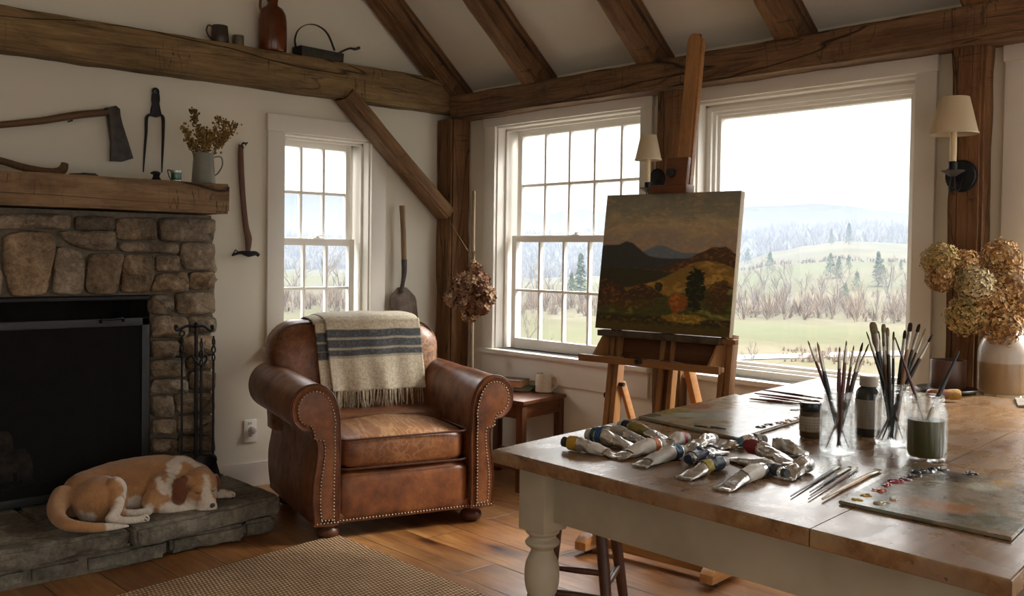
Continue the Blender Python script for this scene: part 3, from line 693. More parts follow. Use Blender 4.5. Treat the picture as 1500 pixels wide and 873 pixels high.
# pitcher with dried sprigs
p = on_mantel(298, 266, -.27); k = depth(p)/FOC
ph = thing('stoneware_pitcher', 'ribbed grey-green stoneware pitcher holding dried sprigs on the mantel', 'pitcher', p)
POT = plain('green_grey_glaze', hexc('#77766a'), .35, var=.12, sc=20, bump=.1)
h = 46*k; r = 17*k; pr = [(0, 0), (r*.88, 0), (r*.95, .004)]
for i in range(25):
    t = i/24; rr = r*(1.0-.18*t+.10*max(0, t-.8)*5*.25); pr.append((rr+.0007*(-1)**i*(1 if t < .7 else 0), .006+t*(h-.008)))
pr += [(pr[-1][0]-.003, h), (pr[-1][0]-.006, h-.004), (r*.75, h*.8), (r*.8, h*.3), (0, h*.25)]
g = G(); g.lathe(pr, 40, T(*p))
for v in g.v:
    if v.z > p.z+h*.85 and v.x < p.x: v.x -= (v.z-p.z-h*.85)*.5*max(0, 1-abs(v.y-p.y)/(r*.5))
g.build('body', POT, ph)
g = G(); g.tube(catmull([(p.x+r*.8, p.y, p.z+h*.88), (p.x+r*1.5, p.y-.01, p.z+h*.92), (p.x+r*1.65, p.y-.01, p.z+h*.66), (p.x+r*1.3, p.y-.005, p.z+h*.4), (p.x+r*.93, p.y, p.z+h*.3)], 6), .0065, 10, flat=.6); g.build('handle', POT, ph)
def flower_mat(name, cols, rough=.8):
    n = NM(name); at = n.new('Attribute', attribute_name='tint'); f = n.noise(60, 3)
    n.bsdf(n.mix(.35, at.outputs['Color'], n.ramp(f, [(.3, (.3, .2, .1)), (.7, (.8, .65, .4))]), 'MULTIPLY'), rough, 0, None, .2, Subsurface_Weight=0.0); return n.m
DRY = flower_mat('dried_petals', None)
STEM = plain('dried_stem', hexc('#5c4a2c'), .8)
random.seed(21)
tips = [(268, 186), (282, 160), (297, 186), (308, 192), (322, 172), (333, 178), (347, 182), (312, 200), (275, 205), (334, 196), (290, 196)]
nm_ = ['leftmost, leaning out', 'tallest dark one at left', 'short one at the centre', 'short one right of centre', 'tall one at right', 'second from the right', 'rightmost, thin and long', 'low one near the handle', 'low one above the spout', 'low one at far right', 'small one just left of centre']
for i, (a, b) in enumerate(tips):
    q = P(a, b, 1, p.y+random.uniform(-.05, .04)); s0 = V((p.x+random.uniform(-.015, .015), p.y, p.z+h*.4)); mid = s0.lerp(q, .55)+V((0, 0, .02))
    th_ = thing('dried_sprig', 'dried golden sprig in the stoneware pitcher, '+nm_[i], 'dried flower', s0, 0, 'dried sprigs in the pitcher')
    cv = catmull([s0, mid, q], 8); g = G(); g.tube(cv, .0015, 5); g.build('stem', STEM, th_)
    g = G()
    for m in range(105):
        t = random.uniform(.45, 1.02); c0 = cv[min(int(t*(len(cv)-1)), len(cv)-1)]
        o = V((random.gauss(0, 1), random.gauss(0, 1), random.gauss(0, 1)))*.011*(1.4-.6*t); sh_ = random.uniform(.45, 1.1); dk = .65 if i == 1 else 1
        g.col = (.36*sh_*dk, .24*sh_*dk, .085*sh_*dk, 1); g.ball(c0+o, random.uniform(.0035, .007), None, 6, 4)
    g.noise(.0015, 200, i); g.build('seed_heads', DRY, th_, smooth=180)
# long-handled hammer on the wall
hy_ = -.020
hm = thing('hoe_hammer', 'long wooden-handled iron hoe hanging on the wall left of the small window', 'hoe', P(357, 290, 1, hy_))
g = G(); g.tube(catmull(wpts([(353, 212), (353, 240), (356, 290), (360, 330), (364, 350), (363, 370)], hy_), 6), lerps([.014, .017, .016, .017, .021, .012], 31), 12, flat=.6, up=(0, 1, 0)); g.build('handle', wood('hoe_handle', '#3f2a20', '#5f4032', '#7d5846', 'Z', .6, 3, .3, 0, False), hm)
g = G(); g.tube(catmull(wpts([(340, 374), (352, 370), (364, 372), (374, 371), (379, 374)], hy_-.02), 5), lerps([.006, .008, .017, .012, .010], 21), 8); g.tube(wpts([(340, 374), (345, 366), (352, 371)], hy_-.02), .004, 6); g.build('head', IRON, hm)
a = P(356, 213, 1, hy_-.01); g = G(); g.tube([(a.x+.012*cos(q*pi/6), a.y-.01, a.z+.014*sin(q*pi/6)) for q in range(10)], .004, 6); g.build('hook', IRON, hm)
g = G(); q = P(356, 212, 1, 0); g.tube([(q.x, -.001, q.z+.006), (q.x, -.05, q.z+.006)], .004, 8); g.build('hanging_nail', IRON, hm)
# outlet
a = P(366, 631, 1, 0); ol = thing('wall_outlet', 'white outlet cover with round plug-in light, low on the wall', 'outlet', V((a.x, -.002, a.z)))
k = depth(a)/FOC; g = G(); g.bb((a.x-.038, -.008, a.z-.062), (a.x+.038, -.001, a.z+.062), .003); g.build('cover_plate', SASH, ol)
g = G(); g.lathe([(0, 0), (.02, 0), (.02, .02), (.015, .03), (0, .032)], 20, T(a.x+.006, -.008, a.z+.005) @ RX(pi/2)); g.bb((a.x-.012, -.03, a.z-.03), (a.x+.004, -.008, a.z+.01), .004); g.build('plug', plain('white_plastic', (.6, .58, .54), .35), ol)
g = G(); [g.bb((a.x-.012+q*.012, -.0095, a.z+.036), (a.x-.009+q*.012, -.0078, a.z+.048), 0) for q in (0, 1)]; g.build('slots', IRON, ol)
# ------------------------------------------------------------------ things on the tie beam
by = -.075; BZT = TIE_TOP
def on_beam(px): q = P(px, 60, 1, by); return V((q.x, by, BZT+.002))
p = on_beam(322); mg = thing('pottery_mug', 'dark brown mug standing on the long beam, left of the small cup', 'mug', p)
DK = plain('dark_brown_glaze', hexc('#33271f'), .4, var=.2, sc=20)
g = G(); hh = .092; r = .046; g.lathe([(0, 0), (r*.95, 0), (r, .004), (r*.96, hh*.5), (r*.88, hh-.004), (r*.86, hh), (r*.8, hh), (r*.82, hh*.5), (r*.85, .01), (0, .008)], 32, T(*p)); g.build('body', DK, mg)
g = G(); g.tube(catmull([(p.x-r*.85, p.y, p.z+hh*.88), (p.x-r*1.4, p.y, p.z+hh*.92), (p.x-r*1.6, p.y, p.z+hh*.6), (p.x-r*1.3, p.y, p.z+hh*.3), (p.x-r*.92, p.y, p.z+hh*.2)], 6), .006, 8, flat=.7); g.build('handle', DK, mg)
p = on_beam(349); g = G(); r = .03; g.lathe([(0, 0), (r*.95, 0), (r, .004), (r*.98, .05), (r*.94, .058), (r*.8, .058), (r*.82, .01), (0, .008)], 28, T(*p)); tag(g.build('small_cup', plain('olive_glaze', hexc('#5a523c'), .45, var=.3, sc=15)), 'small olive-brown cup on the long beam between the mug and amber jug', 'cup')
p = on_beam(399); jg = thing('amber_jug', 'tall glossy amber-brown jug standing on the long beam', 'jug', p)
k = depth(p)/FOC; r = 20.5*k
AMB = plain('amber_salt_glaze', hexc('#5a2a0e'), .22, var=.35, sc=7, bump=.05)
g = G(); g.lathe([(0, 0), (r*.93, 0), (r, .01), (r*1.02, .08), (r, .17), (r*.93, .205), (r*.72, .235), (r*.42, .25), (r*.36, .262), (r*.4, .29), (r*.34, .292), (r*.3, .26), (0, .25)], 40, T(*p)); g.build('body', AMB, jg)
g = G(); g.tube(catmull([(p.x-r*.35, p.y, p.z+.28), (p.x-r*.85, p.y, p.z+.285), (p.x-r*.98, p.y, p.z+.245), (p.x-r*.85, p.y, p.z+.21)], 6), .007, 8); g.build('handle', AMB, jg)
# strap-handled pan with spout
a, b = on_beam(435), on_beam(496)
pn = thing('strap_handled_pan', 'black oblong pan with hooped strap handle on the long beam', 'pan', (a+b)/2)
L = (b-a).length; PN = plain('blackened_tin', (.045, .04, .034), .55, .5, .3, 25, .3)
g = G(); g.prism([(a.x, a.z), (b.x, a.z), (b.x+.004, a.z+.05), (a.x-.004, a.z+.055)], -.13, -.03, None, .006); g.build('tray', PN, pn)
g = G(); q = [P(x, y, 1, by) for x, y in [(434, 72), (432, 58), (437, 44), (450, 36), (466, 38), (480, 50), (490, 74)]]; g.tube(catmull(q, 6), .011, 8, flat=.25, up=(1, 0, 0)); g.build('hoop_handle', PN, pn)
g = G(); q = [P(x, y, 1, by) for x, y in [(492, 82), (500, 76), (512, 71), (520, 72), (526, 70)]]; q[0].z = max(q[0].z, a.z+.03); g.tube(catmull(q, 6), lerps([.012, .009, .008, .011, .013], 25), 10, flat=.7); g.build('spout', PN, pn)
# ------------------------------------------------------------------ shovel leaning in the corner
sy = -.06
sv_ = thing('grain_shovel', 'old rusty-bladed shovel with wooden shaft leaning on the wall behind the armchair', 'shovel', P(594, 480, 1, sy))
g = G(); g.tube([P(589, 301, 1, sy), P(591, 340, 1, sy), P(592, 386, 1, sy)], [.017, .016, .016], 12); g.build('handle', wood('shovel_shaft', '#4a3520', '#7d6242', '#a08260', 'Z', .6, 3, .3, 0, False), sv_)
g = G(); g.tube(catmull(wpts([(592, 380), (592, 400), (590, 415), (588, 428)], sy-.005), 5), lerps([.018, .016, .012, .016], 16), 12); g.build('socket', RUST, sv_)
def bl(u, v):
    x = 594+(u-.5)*2*19*min(1, .35+4*v)**.5*(1 if v > .1 else .55+4.5*v); y = 421+v*105; q = P(x-2+v*10, y, 1, sy-.01); q.y -= .03*(1-(2*u-1)**2)*(.3+v)-.02; return q
g = G(); g.grid(bl, 14, 16); k = len(g.v); g.v += [p+V((0, .004, 0)) for p in g.v]; g.c = g.c*2; g.f += [tuple(i+k for i in f[::-1]) for f in g.f]; g.build('blade', plain('rusty_blade', (.13, .095, .07), .55, .4, .4, 18, .5), sv_)
# ------------------------------------------------------------------ armchair (local frame: front is -y)
def leather():
    n = NM('worn_brown_leather'); v = n.co()
    big = n.noise(3.2, 4, .6, v, .3); med = n.noise(14, 5, .65, v)
    c = n.ramp(big, [(.34, hexc('#4a2513')), (.5, hexc('#713d20')), (.66, hexc('#8f5730'))])
    c = n.mix(.35, c, n.ramp(med, [(.35, hexc('#3b1c0e')), (.62, hexc('#a1683e'))]))
    # criss-cross scuffs where it is sat on (attribute tint = how worn)
    at = n.new('Attribute', attribute_name='tint'); wx, wy, wz = n.sep(at.outputs['Color'])
    ln = []
    for ang, sc, ph in ((.6, 15, 0), (-.7, 13, 3), (1.2, 12, 5)):
        q = n.noise(sc, 2, .5, n.co((1, .16, 1), (0, 0, ang), (ph, ph, 0)), .3)
        ln.append(n.ramp(n.math('ABSOLUTE', n.math('SUBTRACT', q, .5)), [(.0, 1.0), (.028, 0.0)]))
    sc_ = n.math('MAXIMUM', n.math('MAXIMUM', ln[0], ln[1]), ln[2])
    wr = wx
    c = n.mix(n.math('MULTIPLY', n.math('MULTIPLY', sc_, wr), n.ramp(med, [(.3, .25), (.6, 1.0)])), c, hexc('#c79a6b'))
    c = n.mix(n.math('MULTIPLY', wr, .6), c, hexc('#a87548'))
    c = n.mix(n.math('MULTIPLY', n.math('MULTIPLY', sc_, wr), .35), c, hexc('#dcb688'))
    vo = n.new('TexVoronoi', i_Scale=220); n.link(v, vo.inputs['Vector'])
    h = n.math('ADD', n.math('MULTIPLY', vo.outputs['Distance'], .25), n.math('MULTIPLY', med, 1.0))
    n.bsdf(c, n.ramp(med, [(.3, .5), (.7, .34)]), 0, n.bump(h, .35, .004), .5, Coat_Weight=.15, Coat_Roughness=.3); return n.m
LEA = leather(); NAIL = plain('antique_brass_nail', (.30, .24, .17), .35, .9, .2, 60, .1)
PIPE = plain('leather_piping', hexc('#4a2818'), .5, var=.2, sc=30)
cth = radians(-15.0); fm = V((-1.2855, -1.213, 0)); ceyv = V((-sin(cth), cos(cth), 0)); cexv = V((cos(cth), sin(cth), 0))
CO = fm + ceyv*.40 + cexv*.0
ch = thing('leather_armchair', 'worn brown leather club armchair with rolled nail-studded arms, in the room corner', 'armchair', CO, cth)
def lb(g, name, mat=LEA, smooth=50, par=None): return g.build(name, mat, par or ch, world=False, smooth=smooth)
# arm profile (u outward from the middle, z)
prof = [(.325, .10), (.325, .28), (.322, .40), (.325, .50), (.330, .58), (.352, .65), (.392, .697), (.445, .712), (.50, .697), (.538, .655), (.550, .60), (.537, .545), (.500, .507), (.462, .498), (.44, .475), (.428, .43), (.432, .36), (.445, .27), (.448, .18), (.440, .095), (.435, .075), (.33, .075)]
def arm(s):
    g = G(); N = 96
    pp = [V((a, 0, b)) for a, b in prof]; pc = catmull(pp+[pp[0]], 5)[:-1]; m = len(pc)
    cx, cz = .42, .45
    rings = [(-.452, .90), (-.456, .955), (-.447, .985), (-.43, 1.0)] + [(-.43+.80*t/14, 1.0) for t in range(1, 15)]
    vs, fs = [], []
    for y, sc in rings:
        t = (y+.43)/.80; up = 1 + .02*max(0, t)
        for q in pc:
            # inset ring follows the outline towards the local spine
            sx = .40 if q.z < .46 else .445; sz = q.z if q.z < .46 else .60
            f = 1-sc
            x = q.x+(sx-q.x)*f*1.2; z = q.z+((sz-q.z)*f*1.2 if q.z > .46 else f*.1*(.2-q.z))
            if t > 0: z = z+ (z-.45)*.06*t if z > .45 else z
            d = noise.noise(V((x*5*s, y*5, z*5)))*.006*(1 if sc == 1 else 0)
            vs.append(V((s*(x+d), y, z+d*.6)))
    for r in range(len(rings)-1):
        for i in range(m): fs.append((r*m+i, r*m+(i+1) % m, (r+1)*m+(i+1) % m, (r+1)*m+i))
    fs.append(tuple(range(m))); fs.append(tuple(range((len(rings)-1)*m, len(rings)*m)))
    g.add(vs, fs); a = lb(g, 'arm'); ARM_ = a
    # front panel, slightly proud
    ins = []
    for q in pc:
        sx = .388 if q.z < .46 else .445; sz = .60; w = .030
        dx = sx-q.x; x = q.x+math.copysign(min(abs(dx), w), dx); z = q.z
        if q.z > .50:
            d = V((q.x-.445, q.z-.60)); L = d.length; x, z = .445+d.x*(L-w)/L, .60+d.y*(L-w)/L
        z = max(z, .10); ins.append((s*x, z))
    g = G(); g.prism(ins if s > 0 else ins[::-1], -.462, -.44, None, .006, 2); lb(g, 'arm_front_panel', par=a)
    g = G(); L = 0; acc = 0; step = .0155; last = V(ins[0])
    path = [V(q) for q in ins]; d = 0; nxt = 0
    for i in range(len(path)):
        a_, b_ = path[i], path[(i+1) % len(path)]; seg = (b_-a_).length
        while nxt <= d+seg and seg > 1e-6:
            q = a_.lerp(b_, (nxt-d)/seg)
            g.lathe([(.0052, 0), (.0042, .0022), (.002, .0036), (.0, .004)], 7, T(q.x, -.4615, q.y) @ RX(pi/2)); nxt += step
        d += seg
    lb(g, 'nailhead_trim', NAIL, par=ARM_)
    g = G(); g.tube([V((s*q.x, -.4525, q.z)) + V((0, .006, 0)) for q in pc if q.z > .085], .0045, 6, False); lb(g, 'piping', PIPE, par=ARM_)
arm(-1); arm(1)
def puff(cx, cy, cz, sx, sy, sz, p=4.0, n=40, dome=0.0, f=None):
    """rounded cushion (super-ellipsoid)"""
    g = G(); vs, fs = [], []; k = 24
    sg = lambda a, e: math.copysign(abs(a)**e, a)
    for i in range(k+1):
        t = -pi/2+pi*i/k
        for j in range(n):
            a = 2*pi*j/n; x = sg(cos(t), 2/p)*sg(cos(a), 2/p); y = sg(cos(t), 2/p)*sg(sin(a), 2/p); z = sg(sin(t), 2/p)
            zz = z+(dome*(1-x*x)*(1-y*y) if z > 0 else 0)
            q = V((cx+x*sx, cy+y*sy, cz+zz*sz)); vs.append(f(q, x, y, z) if f else q)
    for i in range(k):
        for j in range(n): fs.append((i*n+j, i*n+(j+1) % n, (i+1)*n+(j+1) % n, (i+1)*n+j))
    return vs, fs
# seat cushion
g = G(); vs, fs = puff(0, -.095, .385, .322, .345, .078, 7.0, 96, .45)
for p in vs:
    p += noise.noise_vector(p*7)*.005
    if p.y < -.35: p.y -= .012*(1-(p.x/.33)**2)
    p.z += noise.noise(p*16)*.004
g.add(vs, fs); g.c = []
SEAT_ = 1
for p in vs:
    top = max(0, min(1, (p.z-.44)/.02)); fr = max(0, 1-abs(p.x)/.34); wr = min(1, top*fr*1.6 + (.3*fr if p.y < -.4 else 0)); g.c.append((wr, 0, 0, 1))
SEAT_ = lb(g, 'seat_cushion')
def rr(hx, y0, y1, z, r, n=8, f=None):
    out = []
    for cx, cy, a0 in ((hx-r, y1-r, 0), (-hx+r, y1-r, pi/2), (-hx+r, y0+r, pi), (hx-r, y0+r, 3*pi/2)):
        for k in range(n+1): a = a0+pi/2*k/n; out.append(V((cx+cos(a)*r, cy+sin(a)*r, z)))
    return out
for z in (.455, .318):
    g = G(); pts = []
    for q in rr(.318, -.446, .25, z, .05):
        if q.y < -.35: q.y -= .010*(1-(q.x/.33)**2)
        pts.append(q+noise.noise_vector(q*7)*.005)
    g.tube(pts+[pts[0]], .005, 6, False); lb(g, 'piping', PIPE, par=SEAT_)
# front rail
g = G(); vs, fs = puff(0, -.20, .185, .34, .245, .115, 9, 64, .15)
for p in vs: p += noise.noise_vector(p*6)*.004
g.add(vs, fs); lb(g, 'seat_base')
g = G(); g.bb((-.44, -.435, .072), (.44, .34, .12), .012); g.bb((-.43, -.1, .08), (.43, .37, .5), .02); lb(g, 'frame_body')
g = G()
for k in range(56): x = -.43+.86*k/55; g.lathe([(.0052, 0), (.0042, .0022), (.002, .0036), (.0, .004)], 7, T(x, -.4445 if abs(x) < .335 else -.4615, .088) @ RX(pi/2))
lb(g, 'bottom_nailheads', NAIL)
# back
def bw(z):      # half width of the back at height z
    t = (z-.45)/.49; return .46*(1-.0*t)
vs, fs = [], []; n = 64; k = 22
g = G()
def backf(u, v):
    # u around the outline of a rounded slab section, v up
    a = 2*pi*u; z = .40+.545*v; sg = lambda q, e: math.copysign(abs(q)**e, q)
    topr = max(0, (v-.70)/.30); w = .465*(1-topr**3.0*.22); d = .115*(1-topr**3*.6)
    return V((w*sg(cos(a), .28), .29+(z-.45)*.16+d*sg(sin(a), .55)+(-.02*(1-abs(cos(a))**2) if sin(a) < 0 else 0), z-.012*abs(cos(a))**6*topr))
g.grid(backf, n, k, closed_u=True); g.f.append(tuple(range(k*n, (k+1)*n)))
for p in g.v: p += noise.noise_vector(p*6)*.006
g.c = [((.4 if p.x > .2 and p.y < .3 and p.z > .55 else .1), 0, 0, 1) for p in g.v]
BACK_ = lb(g, 'backrest', smooth=70)
pts = []
for q in range(60):
    t = q/59; a = pi*(1-t)
    # outline arc over the front edge of the back
    x = .445*math.copysign(abs(cos(a))**.22, cos(a)); z = .50+.432*abs(sin(a))**.38 if 0 < t < 1 else .50
    pts.append(V((x, .29+(z-.45)*.16-.085, z)))
g = G(); g.tube(pts, .0055, 6); lb(g, 'piping', PIPE, par=BACK_)
for x, y in ((-.36, -.385), (.36, -.385), (-.36, .29), (.36, .29)):
    g = G(); g.lathe([(.028, 0), (.046, .010), (.055, .028), (.05, .046), (.038, .056), (.042, .062), (.042, .078)], 28, T(x, y, 0.0)); lb(g, 'foot', DWOOD)
# ------------------------------------------------------------------ wool throw
tb = thing('wool_throw', 'cream wool throw with charcoal stripes and fringe, draped over the armchair back', 'throw blanket', CO + cexv*.05 + ceyv*.2 + V((0, 0, .5)), cth)
def throw_mat():
    n = NM('wool_throw'); at = n.new('Attribute', attribute_name='tint'); s_, _, _ = n.sep(at.outputs['Color'])
    f = n.noise(70, 6, .75, n.co()); f2 = n.noise(220, 3, .6)
    base = n.ramp(f, [(.3, hexc('#a3967f')), (.55, hexc('#cdc1a9')), (.75, hexc('#e0d6c2'))])
    grey = n.ramp(f, [(.3, hexc('#35383a')), (.55, hexc('#55585a')), (.75, hexc('#8b8a86'))])
    m = n.math('ADD', s_, n.math('MULTIPLY', n.math('SUBTRACT', f, .5), 1.0))
    c = n.mix(n.ramp(m, [(.35, 0.0), (.7, 1.0)]), base, grey)
    n.bsdf(c, .95, 0, n.bump(n.math('ADD', f, f2), .6, .004), .1, Sheen_Weight=.3); return n.m
THR = throw_mat()
def stripe(z):
    # dark bands at distance z below the top edge
    for a, b, v in ((.150, .160, .5), (.160, .195, .95), (.195, .210, .5), (.210, .243, 1.1), (.243, .258, .5), (.258, .29, .95), (.29, .30, .5)):
        if a <= z <= b: return v
    return 0
Lf, Lb = .47, .30
def back_y(z, front=True):
    return .29+(z-.45)*.16 + (-.135 if front else .13)
def cloth(x0, x1, off, ph, name, fr=0, l0=Lf):
    g = G(); nu, nv = 60, 90; rows = []
    for j in range(nv+1):
        s = -Lb+(Lb+l0)*j/nv          # arc length; 0 at the crest, + down the front
        z_ = .955+off; rad = .10
        if s < -rad: y = back_y(z_-(-s-rad)*.98, False)+off; z = z_-.03-(-s-rad)
        elif s < rad:
            t = s/rad; y = .36+(-.125-off*1.2)*sin(t*pi/2)-.0; z = z_-.03*t*t + .0
            y = .365-.005 - (.115+off)*sin(t*pi/2)
        else: z = z_-.03-(s-rad)*.985; y = back_y(z)-.012-off - .0
        for i in range(nu+1):
            u = i/nu; x = x0+(x1-x0)*u; dn = max(0, (s-rad)/Lf)
            x += dn*.03*(1 if x1 > .1 else .6) + noise.noise(V((u*3+ph, s*3, 1)))*.012*dn
            w = sin(u*9+ph+s*1.5)*.010*(.2+dn) + noise.noise(V((u*7+ph, s*2.2, 2)))*.016*(.15+dn)
            zz = z + noise.noise(V((u*4+ph, s*5, 5)))*.006 - (.012*abs(2*u-1)**6 if s < rad else 0)
            yy = y - (w+.012*dn if s > 0 else -w*.3)
            g.col = (stripe(s), 0, 0, 1); g.add([V((x, yy, zz))], []); rows.append(1)
    W_ = nu+1
    for j in range(nv):
        for i in range(nu): g.f.append((j*W_+i, j*W_+i+1, (j+1)*W_+i+1, (j+1)*W_+i))
    m = len(g.v); edge = [g.v[nv*W_+i].copy() for i in range(W_)]
    g.v += [p+V((0, .005 if k//W_ > nv*.4 else -.005, -.003)) for k, p in enumerate(g.v)]; g.c = g.c*2
    g.f += [tuple(i+m for i in f[::-1]) for f in list(g.f)]
    rim = list(range(W_))+[j*W_+nu for j in range(1, nv+1)]+[nv*W_+i for i in range(nu-1, -1, -1)]+[j*W_ for j in range(nv-1, 0, -1)]
    for a, b in zip(rim, rim[1:]+rim[:1]): g.f.append((a, b, b+m, a+m))
    inv = wmat(tb).inverted() @ wmat(ch)
    g.v = [inv @ p for p in g.v]; fo_ = g.build(name, THR, tb, world=False, smooth=180)
    g = G(); random.seed(int(ph*10)+1)
    for i in range(int(70*(x1-x0)/.5)):
        u = random.random(); p = edge[min(nu, int(u*nu))].lerp(edge[min(nu, int(u*nu)+1)], (u*nu) % 1)+V((0, .002, 0))
        l = random.uniform(.075, .12); a = random.uniform(-.018, .018); pts = [inv @ (p+V((a*t*t+noise.noise(V((u*40, t*2, 3)))*.006*t, -.006*t, -l*t))) for t in (0, .25, .5, .75, 1)]
        q = random.uniform(0, 1); g.col = (0.0, 0, 0, 1) if q > .0 else (1, 0, 0, 1); g.tube(pts, [.0022, .0026, .0024, .0026, .0016], 5)
    g.build('fringe', FRG, fo_, world=False, smooth=180)['kind'] = 'stuff'
FRG = plain('fringe_wool', hexc('#b3a68f'), .95, var=.3, sc=90, bump=.3)
cloth(-.255, .10, .012, 1.3, 'under_fold', l0=Lf-.03)
cloth(-.205, .315, .028, 2.6, 'top_fold')
# ------------------------------------------------------------------ side table, books, mug
st_ = V((-.235, -.80, 0)); sr = radians(9)
sa = thing('side_table', 'small dark wooden side table with a square top, between the armchair and window wall', 'side table', st_, sr)
TZ2 = .505
g = G(); g.bb((-.205, -.26, TZ2-.022), (.205, .26, TZ2), .006); g.noise(.0015, 10); g.build('tabletop', DWOODX, sa, world=False)
for x in (-.175, .175):
    for y in (-.225, .225):
        g = G(); g.bb((x-.021, y-.021, 0), (x+.021, y+.021, TZ2-.023), .003); g.build('leg', DWOOD, sa, world=False)
g = G(); g.bb((-.155, -.241, TZ2-.1), (.155, -.216, TZ2-.023), .002); g.bb((-.155, .216, TZ2-.1), (.155, .241, TZ2-.023), .002); g.bb((-.19, -.205, TZ2-.1), (-.166, .205, TZ2-.023), .002); g.bb((.166, -.205, TZ2-.1), (.19, .205, TZ2-.023), .002); g.build('apron', DWOODX, sa, world=False)
for q in (-.175, .175): g = G(); g.bb((q-.011, -.205, .12), (q+.011, .205, .15), .002); g.build('stretcher', DWOODX, sa, world=False)
PAGES = plain('book_pages', hexc('#b98f68'), .9, var=.15, sc=80, bump=.3)
def book(name, label, c, rz, w, d, h, col, z, spine=-1):
    o = thing(name, label, 'book', V((c[0], c[1], z)), rz, 'books on the side table')
    g = G(); t = .003
    g.bb((-w/2, -d/2, 0), (w/2, d/2, t), .001); g.bb((-w/2, -d/2, h-t), (w/2, d/2, h), .001); g.bb((-w/2-.001, -d/2, 0), (-w/2+t, d/2, h), .0015); g.build('cover', col, o, world=False)
    g = G(); g.bb((-w/2+t, -d/2+.004, t), (w/2-.004, d/2-.004, h-t), 0); g.build('pages', PAGES if name != 'thin_book' else plain('grey_pages', hexc('#a5a294'), .9, sc=80), o, world=False)
    return o
c1 = P(749, 566, 2, TZ2+.02); bz = TZ2+.001
book('thin_book', 'thin green-grey book at the bottom of the small pile', (c1.x+.03, c1.y), radians(-62), .22, .165, .022, plain('green_cloth', hexc('#56624f'), .8), bz)
b2 = book('thick_book', 'thick brown leather book lying on top of the thin green one', (c1.x-.01, c1.y+.01), radians(-66), .205, .15, .042, plain('brown_book_leather', hexc('#5a4232'), .6, var=.25, sc=15, bump=.3), bz+.0225)
g = G()
for y in (-.055, -.02, .02, .055): g.bb((-.1055, y-.004, .002), (-.1025, y+.004, .04), .001)
g.build('spine_bands', PIPE, b2, world=False)
p = P(799, 574, 2, TZ2); p.x -= .012; k = depth(p)/FOC; mgo = thing('speckled_mug', 'off-white speckled pottery mug on the side table', 'mug', (p.x, p.y, TZ2+.001))
CRM = plain('cream_speckle_glaze', hexc('#d8d0be'), .4, var=.08, sc=120)
r = 13*k; hh = 27*k; z0 = TZ2+.001
pr = [(0, 0), (r*.9, 0), (r, .005)]+[(r*(1-.02*(i % 2)*.5-.04*i/12), .005+(hh-.008)*i/12) for i in range(1, 13)]+[(r*.92, hh), (r*.86, hh-.002), (r*.88, .01), (0, .01)]
g = G(); g.lathe(pr, 36, T(p.x, p.y, z0)); g.build('body', CRM, mgo)
hd = V((.3, -.954, 0)); q = lambda a, b: V((p.x, p.y, z0))+hd*(r*a)+V((0, 0, hh*b))
g = G(); g.tube(catmull([q(.9, .82), q(1.4, .88), q(1.75, .66), q(1.5, .36), q(.95, .2)], 6), .0075, 8); g.build('handle', CRM, mgo)
# ------------------------------------------------------------------ hanging hydrangea bundle and staff
hy0 = -.245
stf = [P(689, 465, 1, hy0), P(694, 300, 1, hy0)]; dr = (stf[1]-stf[0]); 
a = V((-.215, -.26, .0)); 
pA, pB = P(690, 560, 0, -.21), P(694, 292, 0, -.19); dd = (pB-pA)/(pB.z-pA.z)
g = G(); g.tube([pA+dd*(z-pA.z)+V((noise.noise(V((0, 0, z*3)))*.006, noise.noise(V((5, 0, z*3)))*.006, 0)) for z in [q*.06 for q in range(int(pB.z/.06)+2)]], lerps([.015, .013, .014, .012, .010], int(pB.z/.06)+2), 10)
tag(g.build('wooden_staff', wood('grey_staff', '#4a3c2c', '#77644b', '#9a876a', 'Z', .8, 3, .3, 0, False)), 'thin crooked wooden stick leaning on the corner post behind the hanging flowers', 'stick')
bd = P(688, 430, 0, -.30); bo = thing('hydrangea_bundle', 'bunch of dried brown hydrangeas hung upside down on the corner post', 'dried flowers', bd)
k = depth(bd)/FOC; random.seed(31)
def floret(g, c, r, nrm_, col, petals=4, cup=.35):
    M = frame_z(c, nrm_); g.col = col; a0 = random.uniform(0, pi)
    for i in range(petals):
        a = a0+i*2*pi/petals; ca, sa_ = cos(a), sin(a); pa = V((-sa_, ca, 0)); d = V((ca, sa_, 0)); z = V((0, 0, 1))
        w = .55*r; q = random.uniform(.6, 1.3)*cup
        g.add([V((0, 0, 0)), d*r*.55+pa*w*.8+z*r*q*.3, d*r*1.05+z*r*q*(1.0), d*r*.55-pa*w*.8+z*r*q*.3], [(0, 1, 2, 3)], M)
def head(g, c, rad, n, cols, fr=.011, squash=(1, 1, 1), jit=.15, up=None):
    """a mophead: many small four-petalled florets over a ball"""
    c = V(c)
    for i in range(n):
        t = (i+.5)/n; ph = math.acos(1-2*t); th_ = pi*(1+5**.5)*i
        d = V((sin(ph)*cos(th_), sin(ph)*sin(th_), cos(ph))); o = 1+random.uniform(-jit, jit*.6)+noise.noise(d*2.5+c*9)*.18
        q = c+V((d.x*squash[0], d.y*squash[1], d.z*squash[2]))*rad*o
        base = random.choice(cols); s = random.uniform(.6, 1.15)
        floret(g, q, fr*random.uniform(.7, 1.2), d+V((random.gauss(0, .35), random.gauss(0, .35), random.gauss(0, .35))), (base[0]*s, base[1]*s, base[2]*s, 1))
BC = [hexc('#a5826a'), hexc('#8b6450'), hexc('#c2a78c'), hexc('#7a5240'), hexc('#b39070')]
tie = P(693, 385, 0, -.235)
